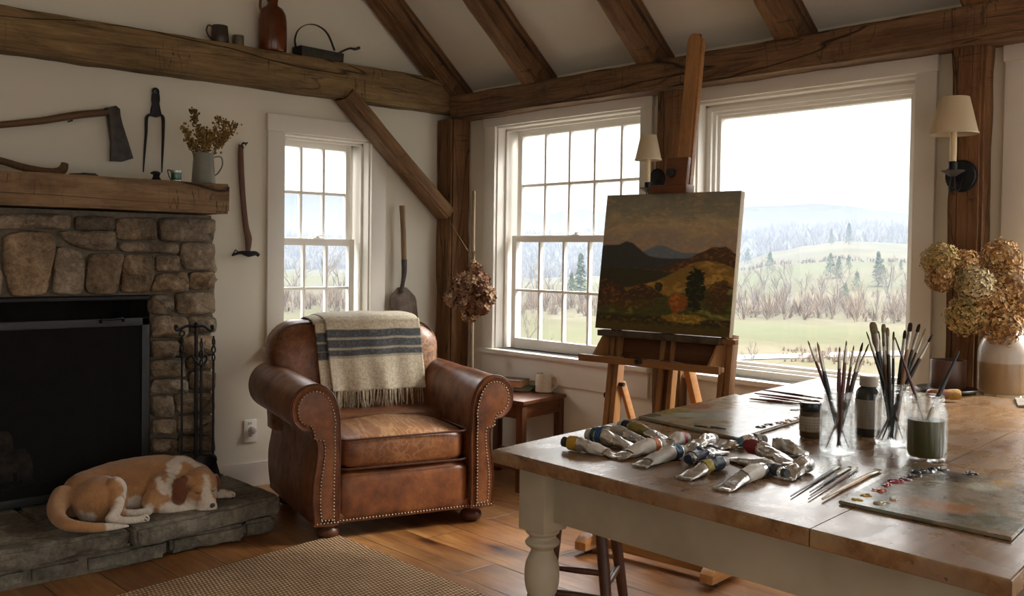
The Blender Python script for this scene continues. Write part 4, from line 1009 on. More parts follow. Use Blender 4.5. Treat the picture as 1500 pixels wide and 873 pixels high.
for i, (x, y, dy, rr_) in enumerate([(668, 435, 0, 17), (690, 445, -.05, 18), (710, 432, 0, 16), (688, 415, -.03, 18), (701, 412, .01, 15), (675, 418, -.02, 14), (705, 448, -.02, 13), (688, 460, 0.0, 11), (697, 395, -.01, 9)]):
    c = P(x, y, 0, -.31+dy); g = G(); g.ball(c, rr_*k*.55, None, 8, 6); g.v = g.v; g.c = [(.12, .08, .05, 1)]*len(g.v); head(g, c, rr_*k*.85, 150, BC, .020, jit=.25); g.build('flower_head', DRY, bo, smooth=0)
    g = G(); g.tube(catmull([c, c.lerp(tie, .6)+V((0, 0, -.01)), tie, tie+V((random.uniform(-.02, .02), random.uniform(-.02, .02), .07))], 4), .003, 5); g.build('stem', STEM, bo)
g = G()
for z in range(5): g.tube([tie+V((cos(q)*.017, sin(q)*.017, z*.006-.01+.002*sin(q*2))) for q in [w*pi/6 for w in range(13)]], .0022, 5, False)
top = P(690, 330, 0, -.2)
g.tube([tie+V((.01, 0, .01)), V((-.162, -.15, 1.50))], .0018, 5); g.build('twine', plain('hemp_twine', hexc('#a18a5e'), .9), bo)
# ------------------------------------------------------------------ rug
def rug_mat():
    n = NM('jute_rug'); x, y, z = n.sep(n.co()); v = n.co()
    w = n.noise(5, 3, .6, v); xx = n.math('ADD', x, n.math('MULTIPLY', w, .012)); yy = n.math('ADD', y, n.math('MULTIPLY', n.noise(4, 3, .6, n.co(loc=(3, 3, 3))), .012))
    row = n.math('MULTIPLY', yy, 2*pi/.021); par = n.math('MULTIPLY', n.math('FLOOR', n.math('DIVIDE', yy, .021)), pi)
    a = n.math('ABSOLUTE', n.math('SINE', n.math('MULTIPLY', row, .5)))
    b = n.math('ABSOLUTE', n.math('SINE', n.math('ADD', n.math('MULTIPLY', xx, pi/.016), n.math('MULTIPLY', par, .5))))
    h = n.math('MULTIPLY', n.math('POWER', a, .6), n.math('ADD', n.math('MULTIPLY', b, .65), .35))
    f = n.noise(160, 4, .7, v); f2 = n.noise(9, 3, .6, v)
    c = n.ramp(h, [(.10, hexc('#6b4f38')), (.4, hexc('#b08e6c')), (.9, hexc('#deC2a0'))])
    c = n.mix(.5, c, n.ramp(f, [(.3, (.45, .4, .32)), (.7, (1, 1, 1))]), 'MULTIPLY'); c = n.mix(.35, c, n.ramp(f2, [(.35, (.6, .55, .48)), (.65, (1, 1, 1))]), 'MULTIPLY')
    n.bsdf(c, .95, 0, n.bump(n.math('ADD', h, n.math('MULTIPLY', f, .2)), .9, .012), .1); return n.m
rc = P(492, 782, 2, .012); rg = radians(8)
g = G(); g.bb((-2.6, -1.30, .0015), (0, 0, .013), .005, seg=2)
o = g.build('area_rug', rug_mat(), smooth=40, origin=(0, 0, 0)); o.location = (rc.x, rc.y, 0); o.rotation_euler = (0, 0, rg)
# the right edge runs square to the wall
for v in o.data.vertices:
    v.co.x += v.co.y*math.tan(rg)
tag(o, 'coarse woven beige jute rug on the plank floor before the hearth', 'rug')
# the near left chair foot stands on the rug
# ------------------------------------------------------------------ stool under the table
so_ = V((-1.60, -2.64, 0)); sl_ = thing('wooden_stool', 'dark wooden stool tucked under the near end of the painted table', 'stool', so_, radians(-60)); g = G()
g.lathe([(0, .59), (.13, .59), (.142, .598), (.142, .612), (.13, .62), (0, .616)], 32); g.build('seat', DWOODX, sl_, world=False)
lg = []
for i, (x, y) in enumerate(((-1, -1), (1, -1), (1, 1), (-1, 1))):
    a, b = V((x*.075, y*.075, .592)), V((x*.145, y*.145, 0)); lg.append((a, b)); g = G(); g.tube([a.lerp(b, t/8) for t in range(9)], [.012, .016, .019, .02, .02, .019, .018, .016, .013], 14); g.build('leg', DWOOD, sl_, world=False)
for i in range(4):
    t = .62 if i % 2 else .68; a, b = lg[i][0].lerp(lg[i][1], t), lg[(i+1) % 4][0].lerp(lg[(i+1) % 4][1], t); g = G(); g.tube([a.lerp(b, q/6) for q in range(7)], [.008, .010, .012, .0125, .012, .010, .008], 10); g.build('rung', DWOOD, sl_, world=False)
# ------------------------------------------------------------------ easel (local frame: front -y, right +x)
EO = V((-.9, -2.32, 0)); er = radians(-84)
es = thing('studio_easel', 'tall wooden H-frame easel holding the landscape painting before the windows', 'easel', EO, er)
def eb(g, name, mat=EASEL, smooth=40): return g.build(name, mat, es, world=False, smooth=smooth)
ln_ = lambda z: .07+.13*z     # lean of the frame
BLK = plain('black_knob', (.02, .02, .022), .35)
for x in (-.30, .32):
    g = G(); poly = [(.0, .02), (.0, .055), (.03, .078), (.62, .078), (.66, .05), (.66, .02)]
    M = Matrix(((0, 1, 0, 0), (1, 0, 0, 0), (0, 0, 1, 0), (0, 0, 0, 1)))
    g.prism(poly, x-.03, x+.03, M, .006); eb(g, 'foot_runner', EASELY)
    for y in (.06, .6): g = G(); g.lathe([(.016, 0), (.018, .004), (.016, .02)], 12, T(x, y, 0)); eb(g, 'rubber_foot', BLK)
g = G(); g.bb((-.272, .10, .022), (.292, .125, .064), .004); eb(g, 'front_crossbar', EASELX)
g = G(); g.bb((-.272, .5, .022), (.292, .53, .064), .004); eb(g, 'rear_crossbar', EASELX)
for s, x, zt_ in ((-1, -.262, 1.0), (1, .285, .985)):
    for dx in ((-.018, .016) if s < 0 else (-.016, .016)):
        g = G(); g.beam((x+dx, ln_(.07)+.02, .075), (x+dx, ln_(zt_)+.02, zt_), .024, .048, (0, 1, 0), .003); eb(g, 'upright')
    g = G(); a, b = V((x+.034, ln_(.72)+.03, .74)), V((x+.034, .52, .075)); g.beam(a, b, .018, .036, (0, 1, 0), .004); eb(g, 'rear_strut', EASELY)
    g = G(); g.tube([(x+.026, ln_(.72)+.02, .735), (x+.052, ln_(.72)+.02, .735)], .009, 10); g.tube([(x-.045, ln_(.68)+.02, .68), (x-.028, ln_(.68)+.02, .68)], .014, 12); eb(g, 'bolt', BLK)
# mast: two rails with a slot, and the tall slat
for dx in (-.026, .026):
    g = G(); g.beam((dx, ln_(.06)+.03, .075), (dx, ln_(1.5)+.03, 1.5), .022, .04, (0, 1, 0), .002); eb(g, 'mast_rail')
g = G(); g.beam((0, ln_(.5)+.034, .5), (0, ln_(2.28)+.034, 2.275), .058 if False else .0295, .018, (0, 1, 0), .004); eb(g, 'ratchet_slat', DWOOD)
g = G(); a = V((0, ln_(1.45)+.0, 1.45)); b = V((0, ln_(2.28)+.0, 2.275))
zz = (b-a).normalized(); Mz = frame_z(a, zz, (0, 1, 0)); L = (b-a).length
pl = [(-.029, 0), (.029, 0), (.029, L-.025), (.022, L-.008), (.008, L), (-.008, L), (-.022, L-.008), (-.029, L-.025)]
Mm = Matrix.Translation(a) @ RX(-atan2((b-a).y, (b-a).z)); g.prism(pl, .0, .022, Mm, .004); eb(g, 'tall_mast')
g = G(); g.prism([(.029, 0), (.038, 0), (.038, L-.03), (.029, L-.02)], .012, .04, Mm, .002); g.prism([(-.038, 0), (-.029, 0), (-.029, L-.02), (-.038, L-.03)], .012, .04, Mm, .002); eb(g, 'mast_edges', EASELX)
g = G(); a, b = V((.03, ln_(.95)+.07, .95)), V((.045, .64, .075)); g.beam(a, b, .03, .05, (0, 1, 0), .004); eb(g, 'prop_leg', EASELY)
# upper clamp
g = G(); zc = 1.575; g.beam((0, ln_(zc)-.03, zc+.03), (0, ln_(zc+.14)-.03, zc+.15), .105, .026, (0, 1, 0), .005); eb(g, 'clamp_block', DWOODX)
g = G(); g.bb((-.115, ln_(zc)-.06, zc-.004), (.065, ln_(zc)+.01, zc+.032), .004); eb(g, 'clamp_lip', DWOODX)
g = G(); g.lathe([(0, .022), (.018, .022), (.021, .012), (.02, 0), (.0, 0)], 20, T(-.02, ln_(zc+.08)-.043, zc+.085) @ RX(pi/2)); eb(g, 'clamp_knob', BLK)
# ledge and tray
CB = .972
g = G(); g.bb((-.33, -.0+ln_(CB)-.055, CB-.026), (.275, ln_(CB)+.03, CB), .003); eb(g, 'canvas_ledge', plain('paint_smeared_wood', hexc('#4b3c2c'), .6, var=.5, sc=25))
ty0, ty1 = ln_(.87)-.145, ln_(.87)+.02; tz = .858
g = G(); g.bb((-.355, ty0, tz-.018), (.335, ty0+.018, tz+.012), .003); eb(g, 'tray_front', EASELX)
g = G(); g.bb((-.30, ty0+.018, tz-.012), (.262, ty1, tz), .001); eb(g, 'tray_floor', DWOODX)
g = G(); g.beam((-.01, ty1, tz), (-.01, ln_(CB)+.02, CB-.028), .56, .008, (0, 1, 0), .001); eb(g, 'tray_back', DWOODX)
M = Matrix(((0, 1, 0, 0), (1, 0, 0, 0), (0, 0, 1, 0), (0, 0, 0, 1)))
for x in (-.308, .262):
    g = G(); g.prism([(ty0+.018, tz-.012), (ty1+.02, tz-.012), (ln_(CB)+.028, CB-.027), (ln_(CB)-.05, CB-.027)], x, x+.012, M, .002); eb(g, 'tray_side')
g = G(); g.bb((.274, ty0+.02, tz-.012), (.335, ty0+.045, tz+.008), .002); eb(g, 'tray_bracket', EASELX); g = G(); g.bb((.274, ln_(CB)-.03, CB-.022), (.335, ln_(CB), CB-.002), .002); eb(g, 'tray_bracket', EASELX)
g = G(); g.lathe([(0, .02), (.012, .02), (.014, 0), (0, 0)], 14, T(-.035, ty0, tz+.004) @ RX(pi/2)); eb(g, 'tray_knob', BLK)
# small things in the tray
EM = wmat(es)
def etool(name, label, cat, a, b, r, mat):
    g = G(); g.tube([EM @ V(a), (EM @ V(a)).lerp(EM @ V(b), .6), EM @ V(b)], r, 8); tag(g.build(name, mat), label, cat)
etool('charcoal_stick', 'silver-grey crayon holder lying at the left of the easel tray', 'crayon', (-.22, ty0+.04, tz+.008), (-.13, ty0+.03, tz+.008), .006, STEEL)
etool('pencil_stub', 'short pale pencil lying at the middle of the easel tray', 'pencil', (-.03, ty0+.045, tz+.007), (.04, ty0+.04, tz+.007), .005, plain('pale_wood', hexc('#a99a84'), .5))
etool('palette_knife', 'thin metal knife lying at the right of the easel tray', 'palette knife', (.09, ty0+.05, tz+.010), (.19, ty0+.03, tz+.006), [.006, .004, .002], STEEL)
# painting
n = NM('landscape_painting'); vv = n.co(); px_, _, pz = n.sep(vv)     # local: x -.333..+.333, z 0..0.595
u = n.math('ADD', n.math('DIVIDE', px_, .667), .5); v = n.math('DIVIDE', pz, .595)
def N_(sc, det=4, loc=(0, 0, 0), st=(1, 1, 1), d=0): return n.math('SUBTRACT', n.noise(sc, det, .6, n.co(st, loc=loc), d), .5)
br = N_(14, 5, (0, 0, 0), (1, 1, 2.2), .6); br2 = N_(38, 3, (4, 0, 0), (1, 1, 1.8), .5); big = N_(4.5, 4, (2, 0, 5), (1, 1, 2.4), .8)
def below(h, w=.012): # 1 below the line h
    return n.ramp(n.math('ADD', n.math('DIVIDE', n.math('SUBTRACT', h, v), w), .5), [(.0, 0.0), (1.0, 1.0)])
def bump_(c_, w_, a_): # gaussian hill in u
    t = n.math('DIVIDE', n.math('SUBTRACT', u, c_), w_); return n.math('MULTIPLY', n.math('POWER', 2.718, n.math('MULTIPLY', n.math('MULTIPLY', t, t), -1)), a_)
def S(*a):
    r = a[0]
    for q in a[1:]: r = n.math('ADD', r, q)
    return r
sky = n.ramp(n.math('ADD', v, n.math('MULTIPLY', big, .5)), [(.55, hexc('#8c7660')), (.68, hexc('#7d7266')), (.78, hexc('#8f7f64')), (.86, hexc('#6d6a5c')), (1.0, hexc('#605f55'))])
glow = n.math('MULTIPLY', n.ramp(S(big, n.math('MULTIPLY', br, .5)), [(.08, 0.0), (.3, 1.0)]), .6)
c = n.mix(glow, sky, hexc('#b08c58'))
c = n.mix(below(S(n.math('MULTIPLY', br, .02), bump_(.47, .10, .05), .575, bump_(.40, .05, .012))), c, hexc('#56606a'))
c = n.mix(below(S(n.math('MULTIPLY', br, .03), bump_(.21, .12, .115), bump_(.02, .1, .085), .535)), c, n.mix(n.ramp(br, [(.4, 0.0), (.6, 1.0)]), hexc('#2e3130'), hexc('#45403a')))
c = n.mix(below(S(n.math('MULTIPLY', br, .05), bump_(.88, .2, .17), .455, bump_(.62, .1, .03))), c, n.mix(n.ramp(br2, [(.0, 0.0), (.15, 1.0)]), hexc('#3f2c1c'), hexc('#664426')))
c = n.mix(below(S(n.math('MULTIPLY', br, .04), bump_(.15, .3, .03), .43)), c, hexc('#2c2b1d'))
fld = n.mix(n.ramp(S(big, br), [(-.1, 0.0), (.2, 1.0)]), hexc('#6d5426'), hexc('#9b7a3a'))
c = n.mix(below(S(n.math('MULTIPLY', br, .02), bump_(.78, .28, .15), n.math('MULTIPLY', u, .1), .29)), c, fld)
wd = n.mix(n.ramp(br2, [(-.05, 0.0), (.2, 1.0)]), hexc('#33261a'), hexc('#6d4724'))
c = n.mix(below(S(n.math('MULTIPLY', br, .12), bump_(.05, .12, .14), bump_(.35, .14, .09), bump_(.95, .1, .12), .245)), c, wd)
gr_ = n.mix(n.ramp(S(big, n.math('MULTIPLY', br, .7)), [(-.15, 0.0), (.15, 1.0)]), hexc('#3a3d1a'), hexc('#737034'))
c = n.mix(below(S(n.math('MULTIPLY', br, .03), n.math('MULTIPLY', u, .16), bump_(.7, .15, .04), .165)), c, gr_)
# trees
def blob(cu, cv, ru, rv, col, col2, rag=.6, amt=1.0):
    global c
    a = n.math('DIVIDE', n.math('SUBTRACT', u, cu), ru); b = n.math('DIVIDE', n.math('SUBTRACT', v, cv), rv)
    d = S(n.math('MULTIPLY', a, a), n.math('MULTIPLY', b, b), n.math('MULTIPLY', br2, rag*4), n.math('MULTIPLY', br, rag*2))
    m = n.ramp(d, [(.8, amt), (1.15, 0.0)]); c = n.mix(m, c, n.mix(n.ramp(br2, [(-.05, 0.0), (.15, 1.0)]), hexc(col), hexc(col2)))
blob(.74, .33, .075, .14, '#15190f', '#2f3419'); blob(.745, .22, .06, .06, '#1b1b10', '#34331a'); blob(.62, .22, .07, .08, '#7a431b', '#9c5c22', .8, .9)
blob(.9, .27, .08, .12, '#3b2516', '#6a3c1c', 1.0, .8); blob(.47, .33, .03, .04, '#262414', '#3a3520'); blob(.1, .25, .08, .09, '#40291a', '#6d4a27', 1, .7); blob(.3, .19, .25, .05, '#3f2c17', '#6b4c22', 1.2, .7)
c = n.mix(below(S(n.math('MULTIPLY', br, .06), .115), .02), c, n.mix(n.ramp(br2, [(0, 0.0), (.15, 1.0)]), hexc('#2a2512'), hexc('#57471d')))
blob(.67, .11, .16, .035, '#7e6323', '#b08d38', .8, .8); c = n.mix(below(S(n.math('MULTIPLY', br2, .05), .06), .03), c, hexc('#463a18'))
c = n.mix(n.ramp(br2, [(-.1, .12), (.1, .0)]), c, (.01, .01, .008))
c = n.mix(1, c, (1.9, 1.85, 1.75), 'MULTIPLY')
n.bsdf(c, n.ramp(br2, [(-.1, .5), (.2, .32)]), 0, n.bump(S(br2, br), .35, .004), .4)
CW, CHH = .667, .60
pt = thing('landscape_painting', 'oil painting of a dark autumn valley on stretched canvas standing on the easel', 'painting', (0, 0, 0))
zb_ = CB+.003; lean = math.atan(.13)
MP = EM @ T(-.024, ln_(zb_)-.012, zb_) @ RX(-lean)
pt.matrix_world = MP; pt.location = MP.translation; pt.rotation_euler = MP.to_euler()
g = G(); g.bb((-CW/2, -.022, 0), (CW/2, -.02, CHH), 0); g.build('painted_face', n.m, pt, world=False, smooth=0)
g = G(); g.bb((-CW/2, -.0199, .0003), (CW/2, .012, CHH-.0003), .002); g.build('canvas_edge', plain('raw_canvas', hexc('#c7bba6'), .9, var=.08, sc=90), pt, world=False)
# ------------------------------------------------------------------ wall lamps
SHD = None
n = NM('linen_shade'); d = n.new('BsdfDiffuse', i_Color=(.72, .62, .45, 1)); tl = n.new('BsdfTranslucent', i_Color=(.75, .66, .48, 1)); mxs = n.new('MixShader'); mxs.inputs[0].default_value = .4
n.link(d.outputs[0], mxs.inputs[1]); n.link(tl.outputs[0], mxs.inputs[2]); n.link(mxs.outputs[0], n.out.inputs[0]); SHD = n.m
CAND = plain('candle_sleeve', hexc('#d3c19b'), .5, var=.05)
def sconce(label, top, bot, w0, w1_, cxb, cy0, cy1, pany, plate, wallx, loop=True):
    xx = wallx-.085; pc = P(cxb, cy1, 0, xx); k = depth(pc)/FOC
    s = thing('wall_sconce', label, 'wall lamp', V((wallx-.002, P(plate[0], plate[1], 0, wallx).y, P(plate[0], plate[1], 0, wallx).z)), 0, 'wall lamps')
    X, Y = pc.x, pc.y; Z = lambda py: P(cxb, py, 0, xx).z
    g = G(); r0, r1 = w0*k/2, w1_*k/2; g.lathe([(r1, Z(bot)), (r0, Z(top)), (r0-.0015, Z(top)), (r1-.0015, Z(bot))], 40, T(X, Y, 0), False); g.build('lamp_shade', SHD, s)
    g = G(); g.lathe([(r1+.0008, Z(bot)), (r1+.001, Z(bot)+.006), (r1-.002, Z(bot)+.006), (r1-.002, Z(bot))], 40, T(X, Y, 0), False); g.build('shade_trim', plain('shade_tape', (.55, .47, .34), .8), s)
    g = G(); g.tube([(X, Y, Z(cy1)), (X, Y, Z(bot)+.01)], .0125, 16); g.build('candle_tube', CAND, s)
    g = G(); zc = Z(cy1); g.lathe([(.012, zc-.035), (.0165, zc-.033), (.0165, zc), (.019, zc+.002), (.013, zc+.004)], 20, T(X, Y, 0)); g.build('socket', IRON, s)
    g = G(); zp = Z(pany); g.lathe([(0, zp-.018), (.012, zp-.016), (.03, zp-.004), (.043, zp+.004), (.044, zp+.006), (.03, zp), (.01, zp-.01), (0, zp-.01)], 28, T(X, Y, 0)); g.build('drip_pan', RUST, s)
    g = G(); pp = P(plate[0], plate[1], 0, wallx); rp = plate[2]*k
    g.lathe([(0, .016), (rp*.5, .016), (rp*.86, .012), (rp*.9, .006), (rp, .004), (rp, 0), (0, 0)], 36, T(wallx-.001, pp.y, pp.z) @ RY(-pi/2)); g.build('backplate', IRON, s)
    g = G()
    for o in (-.011, .011):
        q = [V((wallx-.014, pp.y+o, pp.z-.0)), V((wallx-.045, pp.y*.6+Y*.4+o, pp.z-.05)), V((X+.012, Y+o, zp-.075)), V((X-.002, Y+o, zp-.06)), V((X, Y+o*.5, zp-.014))]
        g.tube(catmull(q, 6), .0032, 6)
    g.build('arm', IRON, s)
sconce('small cream-shaded candle lamp on the middle post, left of the easel mast', 198, 235, 23, 39, 949, 238, 268, 277, (963, 262, 15), -.092)
sconce('large cream-shaded candle lamp on the right-hand post above the hydrangeas', 143, 197, 41, 67, 1396, 197, 238, 252, (1409, 258, 24), -.102)
# ------------------------------------------------------------------ painted farmhouse table
TZ = .81
def TQ(x, y, z=None): return P(x, y, 2, TZ if z is None else z)
cFL = TQ(722, 658); cFR = TQ(1483, 850); far = TQ(1200, 553)
dirx = (far-cFL).normalized(); Lx = (-.30-cFL.x)/dirx.x
cBL = cFL+dirx*Lx; cBR = cFR+dirx*Lx
ft_ = thing('farmhouse_table', 'long farmhouse table with worn plank top and cream-painted turned legs', 'table', ((cFL+cBR)/2-V((0, 0, TZ))))
def tmat():
    n = NM('worn_pine_top'); v = n.co(); big = n.noise(3, 3, .6, n.co((.16, 1, 1), (0, 0, -.12)), .9); fine = n.noise(34, 6, .65, n.co((.1, 1, 1), (0, 0, -.12)), .3)
    f = n.math('ADD', n.math('MULTIPLY', big, .55), n.math('MULTIPLY', fine, .45))
    c = n.ramp(f, [(.33, hexc('#5a4028')), (.5, hexc('#886644')), (.66, hexc('#aa8c64'))])
    wr = n.noise(6, 5, .7, v, .5); c = n.mix(n.ramp(wr, [(.5, 0.0), (.62, .5)]), c, hexc('#8f7c68'))
    sp = n.noise(34, 3, .6, n.co((1, .35, 1), (0, 0, .5)), .8); c = n.mix(n.ramp(sp, [(.66, 0.0), (.71, .8)]), c, hexc('#332a24'))
    sp2 = n.noise(60, 2, .5, n.co(loc=(5, 5, 5))); c = n.mix(n.ramp(sp2, [(.72, 0.0), (.75, .8)]), c, hexc('#2b2a33'))
    vo = n.new('TexVoronoi', i_Scale=2.2); n.link(n.co((.5, 1.3, 1)), vo.inputs['Vector']); c = n.mix(1, c, n.ramp(vo.outputs['Distance'], [(.02, (.2, .15, .12)), (.05, (1, 1, 1))]), 'MULTIPLY')
    n.bsdf(c, n.ramp(wr, [(.35, .2), (.6, .34)]), 0, n.bump(n.math('ADD', fine, n.math('MULTIPLY', sp, .3)), .12, .002), .5, Coat_Weight=.3, Coat_Roughness=.25); return n.m
TOPM = tmat(); CREAM = None
n = NM('chipped_cream_paint'); ch_ = n.noise(16, 5, .65, n.co((1, 1, .6)), .4); b2_ = n.noise(5, 3)
c = n.ramp(b2_, [(.3, hexc('#9a927d')), (.7, hexc('#b3ab95'))]); m_ = n.ramp(ch_, [(.70, 0.0), (.72, 1.0)]); c = n.mix(m_, c, hexc('#33271b'))
n.bsdf(c, .55, 0, n.bump(n.math('SUBTRACT', b2_, m_), .3, .003), .4); CREAM = n.m
def board_top(a, b, c_, d, name, inner):
    """plank from four top corners"""
    bmh = bmesh.new(); top = [bmh.verts.new(q) for q in (a, b, c_, d)]; bot = [bmh.verts.new(q-V((0, 0, .034))) for q in (a, b, c_, d)]
    bmh.faces.new(top); bmh.faces.new(bot[::-1])
    for i in range(4): bmh.faces.new((top[i], bot[i], bot[(i+1) % 4], top[(i+1) % 4]))
    bmesh.ops.recalc_face_normals(bmh, faces=bmh.faces)
    pi_ = [(a, b, c_, d)[i] for i in inner]
    es = [e for e in bmh.edges if abs(e.verts[0].co.z-e.verts[1].co.z) < .01 and not all(any((V((v.co.x, v.co.y, 0))-V((q.x, q.y, 0))).length < 1e-5 for q in pi_) for v in e.verts)]
    bmesh.ops.bevel(bmh, geom=es, offset=.005, segments=3, profile=.6, affect='EDGES')
    g = G(); g.bm(bmh); return g.build(name, TOPM, ft_)
kq = TQ(1195, 772); t1 = (kq-cFL).length/(cFR-cFL).length
gp = .0013
A = cFL.lerp(cFR, t1); B = cBL.lerp(cBR, t1+.03); s_ = (cFR-cFL).normalized()
g_ = []
board_top(cFL, A-s_*gp, B-s_*gp, cBL, 'top_plank', (1, 2)); board_top(A+s_*gp, cFR, cBR, B+s_*gp, 'top_plank', (0, 3))
inx = dirx*.05; iny = s_*.05
lw = .088
def leg(c0, name='leg'):
    g = G(); rz = math.atan2(dirx.y, dirx.x)*.5; M = T(c0.x, c0.y, 0) @ RZ(rz); zt_ = TZ-.036
    g.box((0, 0, (zt_+.60)/2), (lw, lw, zt_-.60), .004, M)
    r = lw/2
    pr = [(r*.99, .60), (r*.97, .592), (r*.80, .586), (r*.80, .578), (r*.98, .570), (r*.98, .562), (r*.70, .552), (r*.66, .546), (r*.72, .538), (r*.95, .515), (r*1.02, .488), (r*1.0, .462), (r*.86, .438), (r*.74, .43), (r*.86, .42), (r*1.0, .395), (r*1.05, .36), (r*.98, .30), (r*.82, .22), (r*.62, .15), (r*.55, .12), (r*.7, .11), (r*.72, .10), (r*.6, .09), (r*.8, .07), (r*.85, .045), (r*.7, .01), (r*.55, 0)]
    pr = [(q.x, q.y) for q in catmull([(a_, b_, 0) for a_, b_ in pr], 3)]
    g.lathe(pr, 32, M); return g.build(name, CREAM, ft_, smooth=50)
lp = {}
for nm, c0 in (('fl', V((-2.30+lw/2, P(760, 720, 0, -2.30).y-lw/2, 0))), ('fr', V((-2.30+lw/2, P(1464, 868, 0, -2.30).y-lw/2, 0))), ('bl', cBL+V((-.07, -.07, 0))), ('br', cBR+V((-.07, .07, 0)))):
    lp[nm] = V((c0.x, c0.y, 0)); leg(lp[nm])
for a, b in (('fl', 'fr'), ('fl', 'bl'), ('bl', 'br'), ('fr', 'br')):
    g = G(); d = (lp[b]-lp[a]).normalized(); o = V((.008, 0, 0)) if (a, b) == ('fl', 'fr') else V((0, 0, 0)); g.beam(lp[a]+d*lw/2+o+V((0, 0, .70)), lp[b]-d*lw/2+o+V((0, 0, .70)), .15, .024, V((-d.y, d.x, 0)), .003)
    g.build('apron', CREAM, ft_)
# ------------------------------------------------------------------ palettes
def palette(name, label, a, b, d, th, mat, edge):
    """a front-left, b front-right, d back-left corner"""
    c_ = b+(d-a); o = thing(name, label, 'palette', (a+c_)/2)
    bmh = bmesh.new(); lo = [q+V((0, 0, .0012)) for q in (a, b, c_, d)]
    vs = [bmh.verts.new(q) for q in lo]+[bmh.verts.new(q+V((0, 0, th))) for q in lo]
    bmh.faces.new(vs[:4][::-1]); bmh.faces.new(vs[4:])
    for i in range(4): bmh.faces.new((vs[i], vs[(i+1) % 4], vs[4+(i+1) % 4], vs[4+i]))
    bmesh.ops.bevel(bmh, geom=list(bmh.edges), offset=.0015, segments=2, affect='EDGES'); g = G(); g.bm(bmh); g.build('board', mat, o); return o
def smear_mat(name, base, patches, rough=.15):
    n = NM(name); f = n.noise(7, 5, .6, n.co((1, 1, 1)), 1.2); ff = n.noise(30, 4, .6); c = n.ramp(f, base)
    for i, (x, y, r, col, st) in enumerate(patches):
        v = n.co(loc=(-x, -y, 0)); px_, py_, _ = n.sep(v); w = n.math('SUBTRACT', n.noise(12, 4, .6, n.co(loc=(i*3, 1, 1)), .8), .5)
        d = n.math('ADD', n.math('SQRT', n.math('ADD', n.math('POWER', px_, 2), n.math('POWER', n.math('MULTIPLY', py_, st), 2))), n.math('MULTIPLY', w, r*1.1))
        c = n.mix(n.ramp(d, [(r*.75, .85), (r*1.05, 0.0)]), c, hexc(col))
    n.bsdf(c, n.ramp(ff, [(.3, rough), (.7, rough+.15)]), 0, n.bump(n.math('ADD', f, n.math('MULTIPLY', ff, .4)), .25, .003), .5); return n.m
a, b = TQ(935, 614), TQ(1082, 646); e = (TQ(1180, 615)-b).normalized(); d = a+e*.60
pA = (a, b, a+e*.64)
def rel(o_c, x, y): q = TQ(x, y); return (q.x-o_c.x, q.y-o_c.y)
oc = (a + (b+(pA[2]-a)))/2
pts1 = [((985, 607), .075, '#8f8142', 1.6), ((1010, 612), .05, '#9fa39a', 1), ((1020, 598), .09, '#9c6a4c', 1.5), ((1005, 588), .09, '#6f8578', 2), ((1060, 612), .06, '#93938a', 1.5), ((950, 612), .04, '#4a4a38', 1)]
m1 = smear_mat('used_palette_wood', [(.3, hexc('#6e6a52')), (.42, hexc('#93856a')), (.5, hexc('#a08c78')), (.6, hexc('#8c9486')), (.7, hexc('#b5ae9f'))], [(*rel(oc, *q), r, col, st) for q, r, col, st in pts1], .12)
p1 = palette('paint_palette', 'large smeared wooden palette at the window end of the table, brushes lying on it', a, b, pA[2], .008, m1, None)
a, b, d = TQ(1228, 739), TQ(1482, 794), TQ(1330, 684)
pB = (a, b, d); oc2 = (a+(b+(d-a)))/2
pts2 = [((1340, 742), .06, '#96704a', 1.5), ((1400, 703), .075, '#24242c', 2), ((1470, 712), .035, '#c09a5c', 1.5), ((1440, 718), .05, '#c0c3b4', 1.2), ((1390, 748), .055, '#a06c3a', 1), ((1470, 772), .06, '#4e5a48', 1), ((1300, 752), .05, '#848c7c', 1.5), ((1250, 737), .03, '#a9a898', 1)]
m2 = smear_mat('used_palette_glass', [(.3, hexc('#3f4038')), (.42, hexc('#6f6a58')), (.5, hexc('#8c7c66')), (.58, hexc('#6e7468')), (.7, hexc('#a79f8c'))], [(*rel(oc2, *q), r, col, st) for q, r, col, st in pts2], .2)
p2 = palette('paint_palette', 'dark paint-crusted palette with red and yellow dabs at the near right of the table', a, b, d, .007, m2, None)
PCOL = {}
def dab(o, x, y, col, r=.012, seed=0, zb=None):
    z = TZ+.0085 if zb is None else zb; q = P(x, y, 2, z); g = G(); random.seed(seed)
    m = PCOL.get(col) or PCOL.setdefault(col, plain('oil_paint_'+str(len(PCOL)), hexc(col), .25, var=.1, sc=60, bump=.2))
    for k in range(6):
        g2 = G(); g2.ball(q+V((random.uniform(-1, 1)*r, random.uniform(-1, 1)*r*.8, 0)), (r*random.uniform(.5, 1.1), r*random.uniform(.4, .9), r*random.uniform(.2, .42)), None, 12, 8); g2.noise(r*.25, 90, seed+k)
        for v in g2.v: v.z = max(v.z, z-.001)
        g.add(g2.v, g2.f)
    g.build('paint_dab', m, o, smooth=180)
for i, (x, y, cl, r) in enumerate([(1116, 626, '#1c2340', .011), (1127, 622, '#6e4630', .010), (1139, 620, '#5d4744', .010), (1150, 619, '#a67a24', .010), (1158, 616, '#b48a2a', .011), (1168, 612, '#a6692c', .010), (1163, 601, '#3a2420', .010), (1171, 600, '#3a2224', .008)]): dab(p1, x, y, cl, r, i, TZ+.0088)
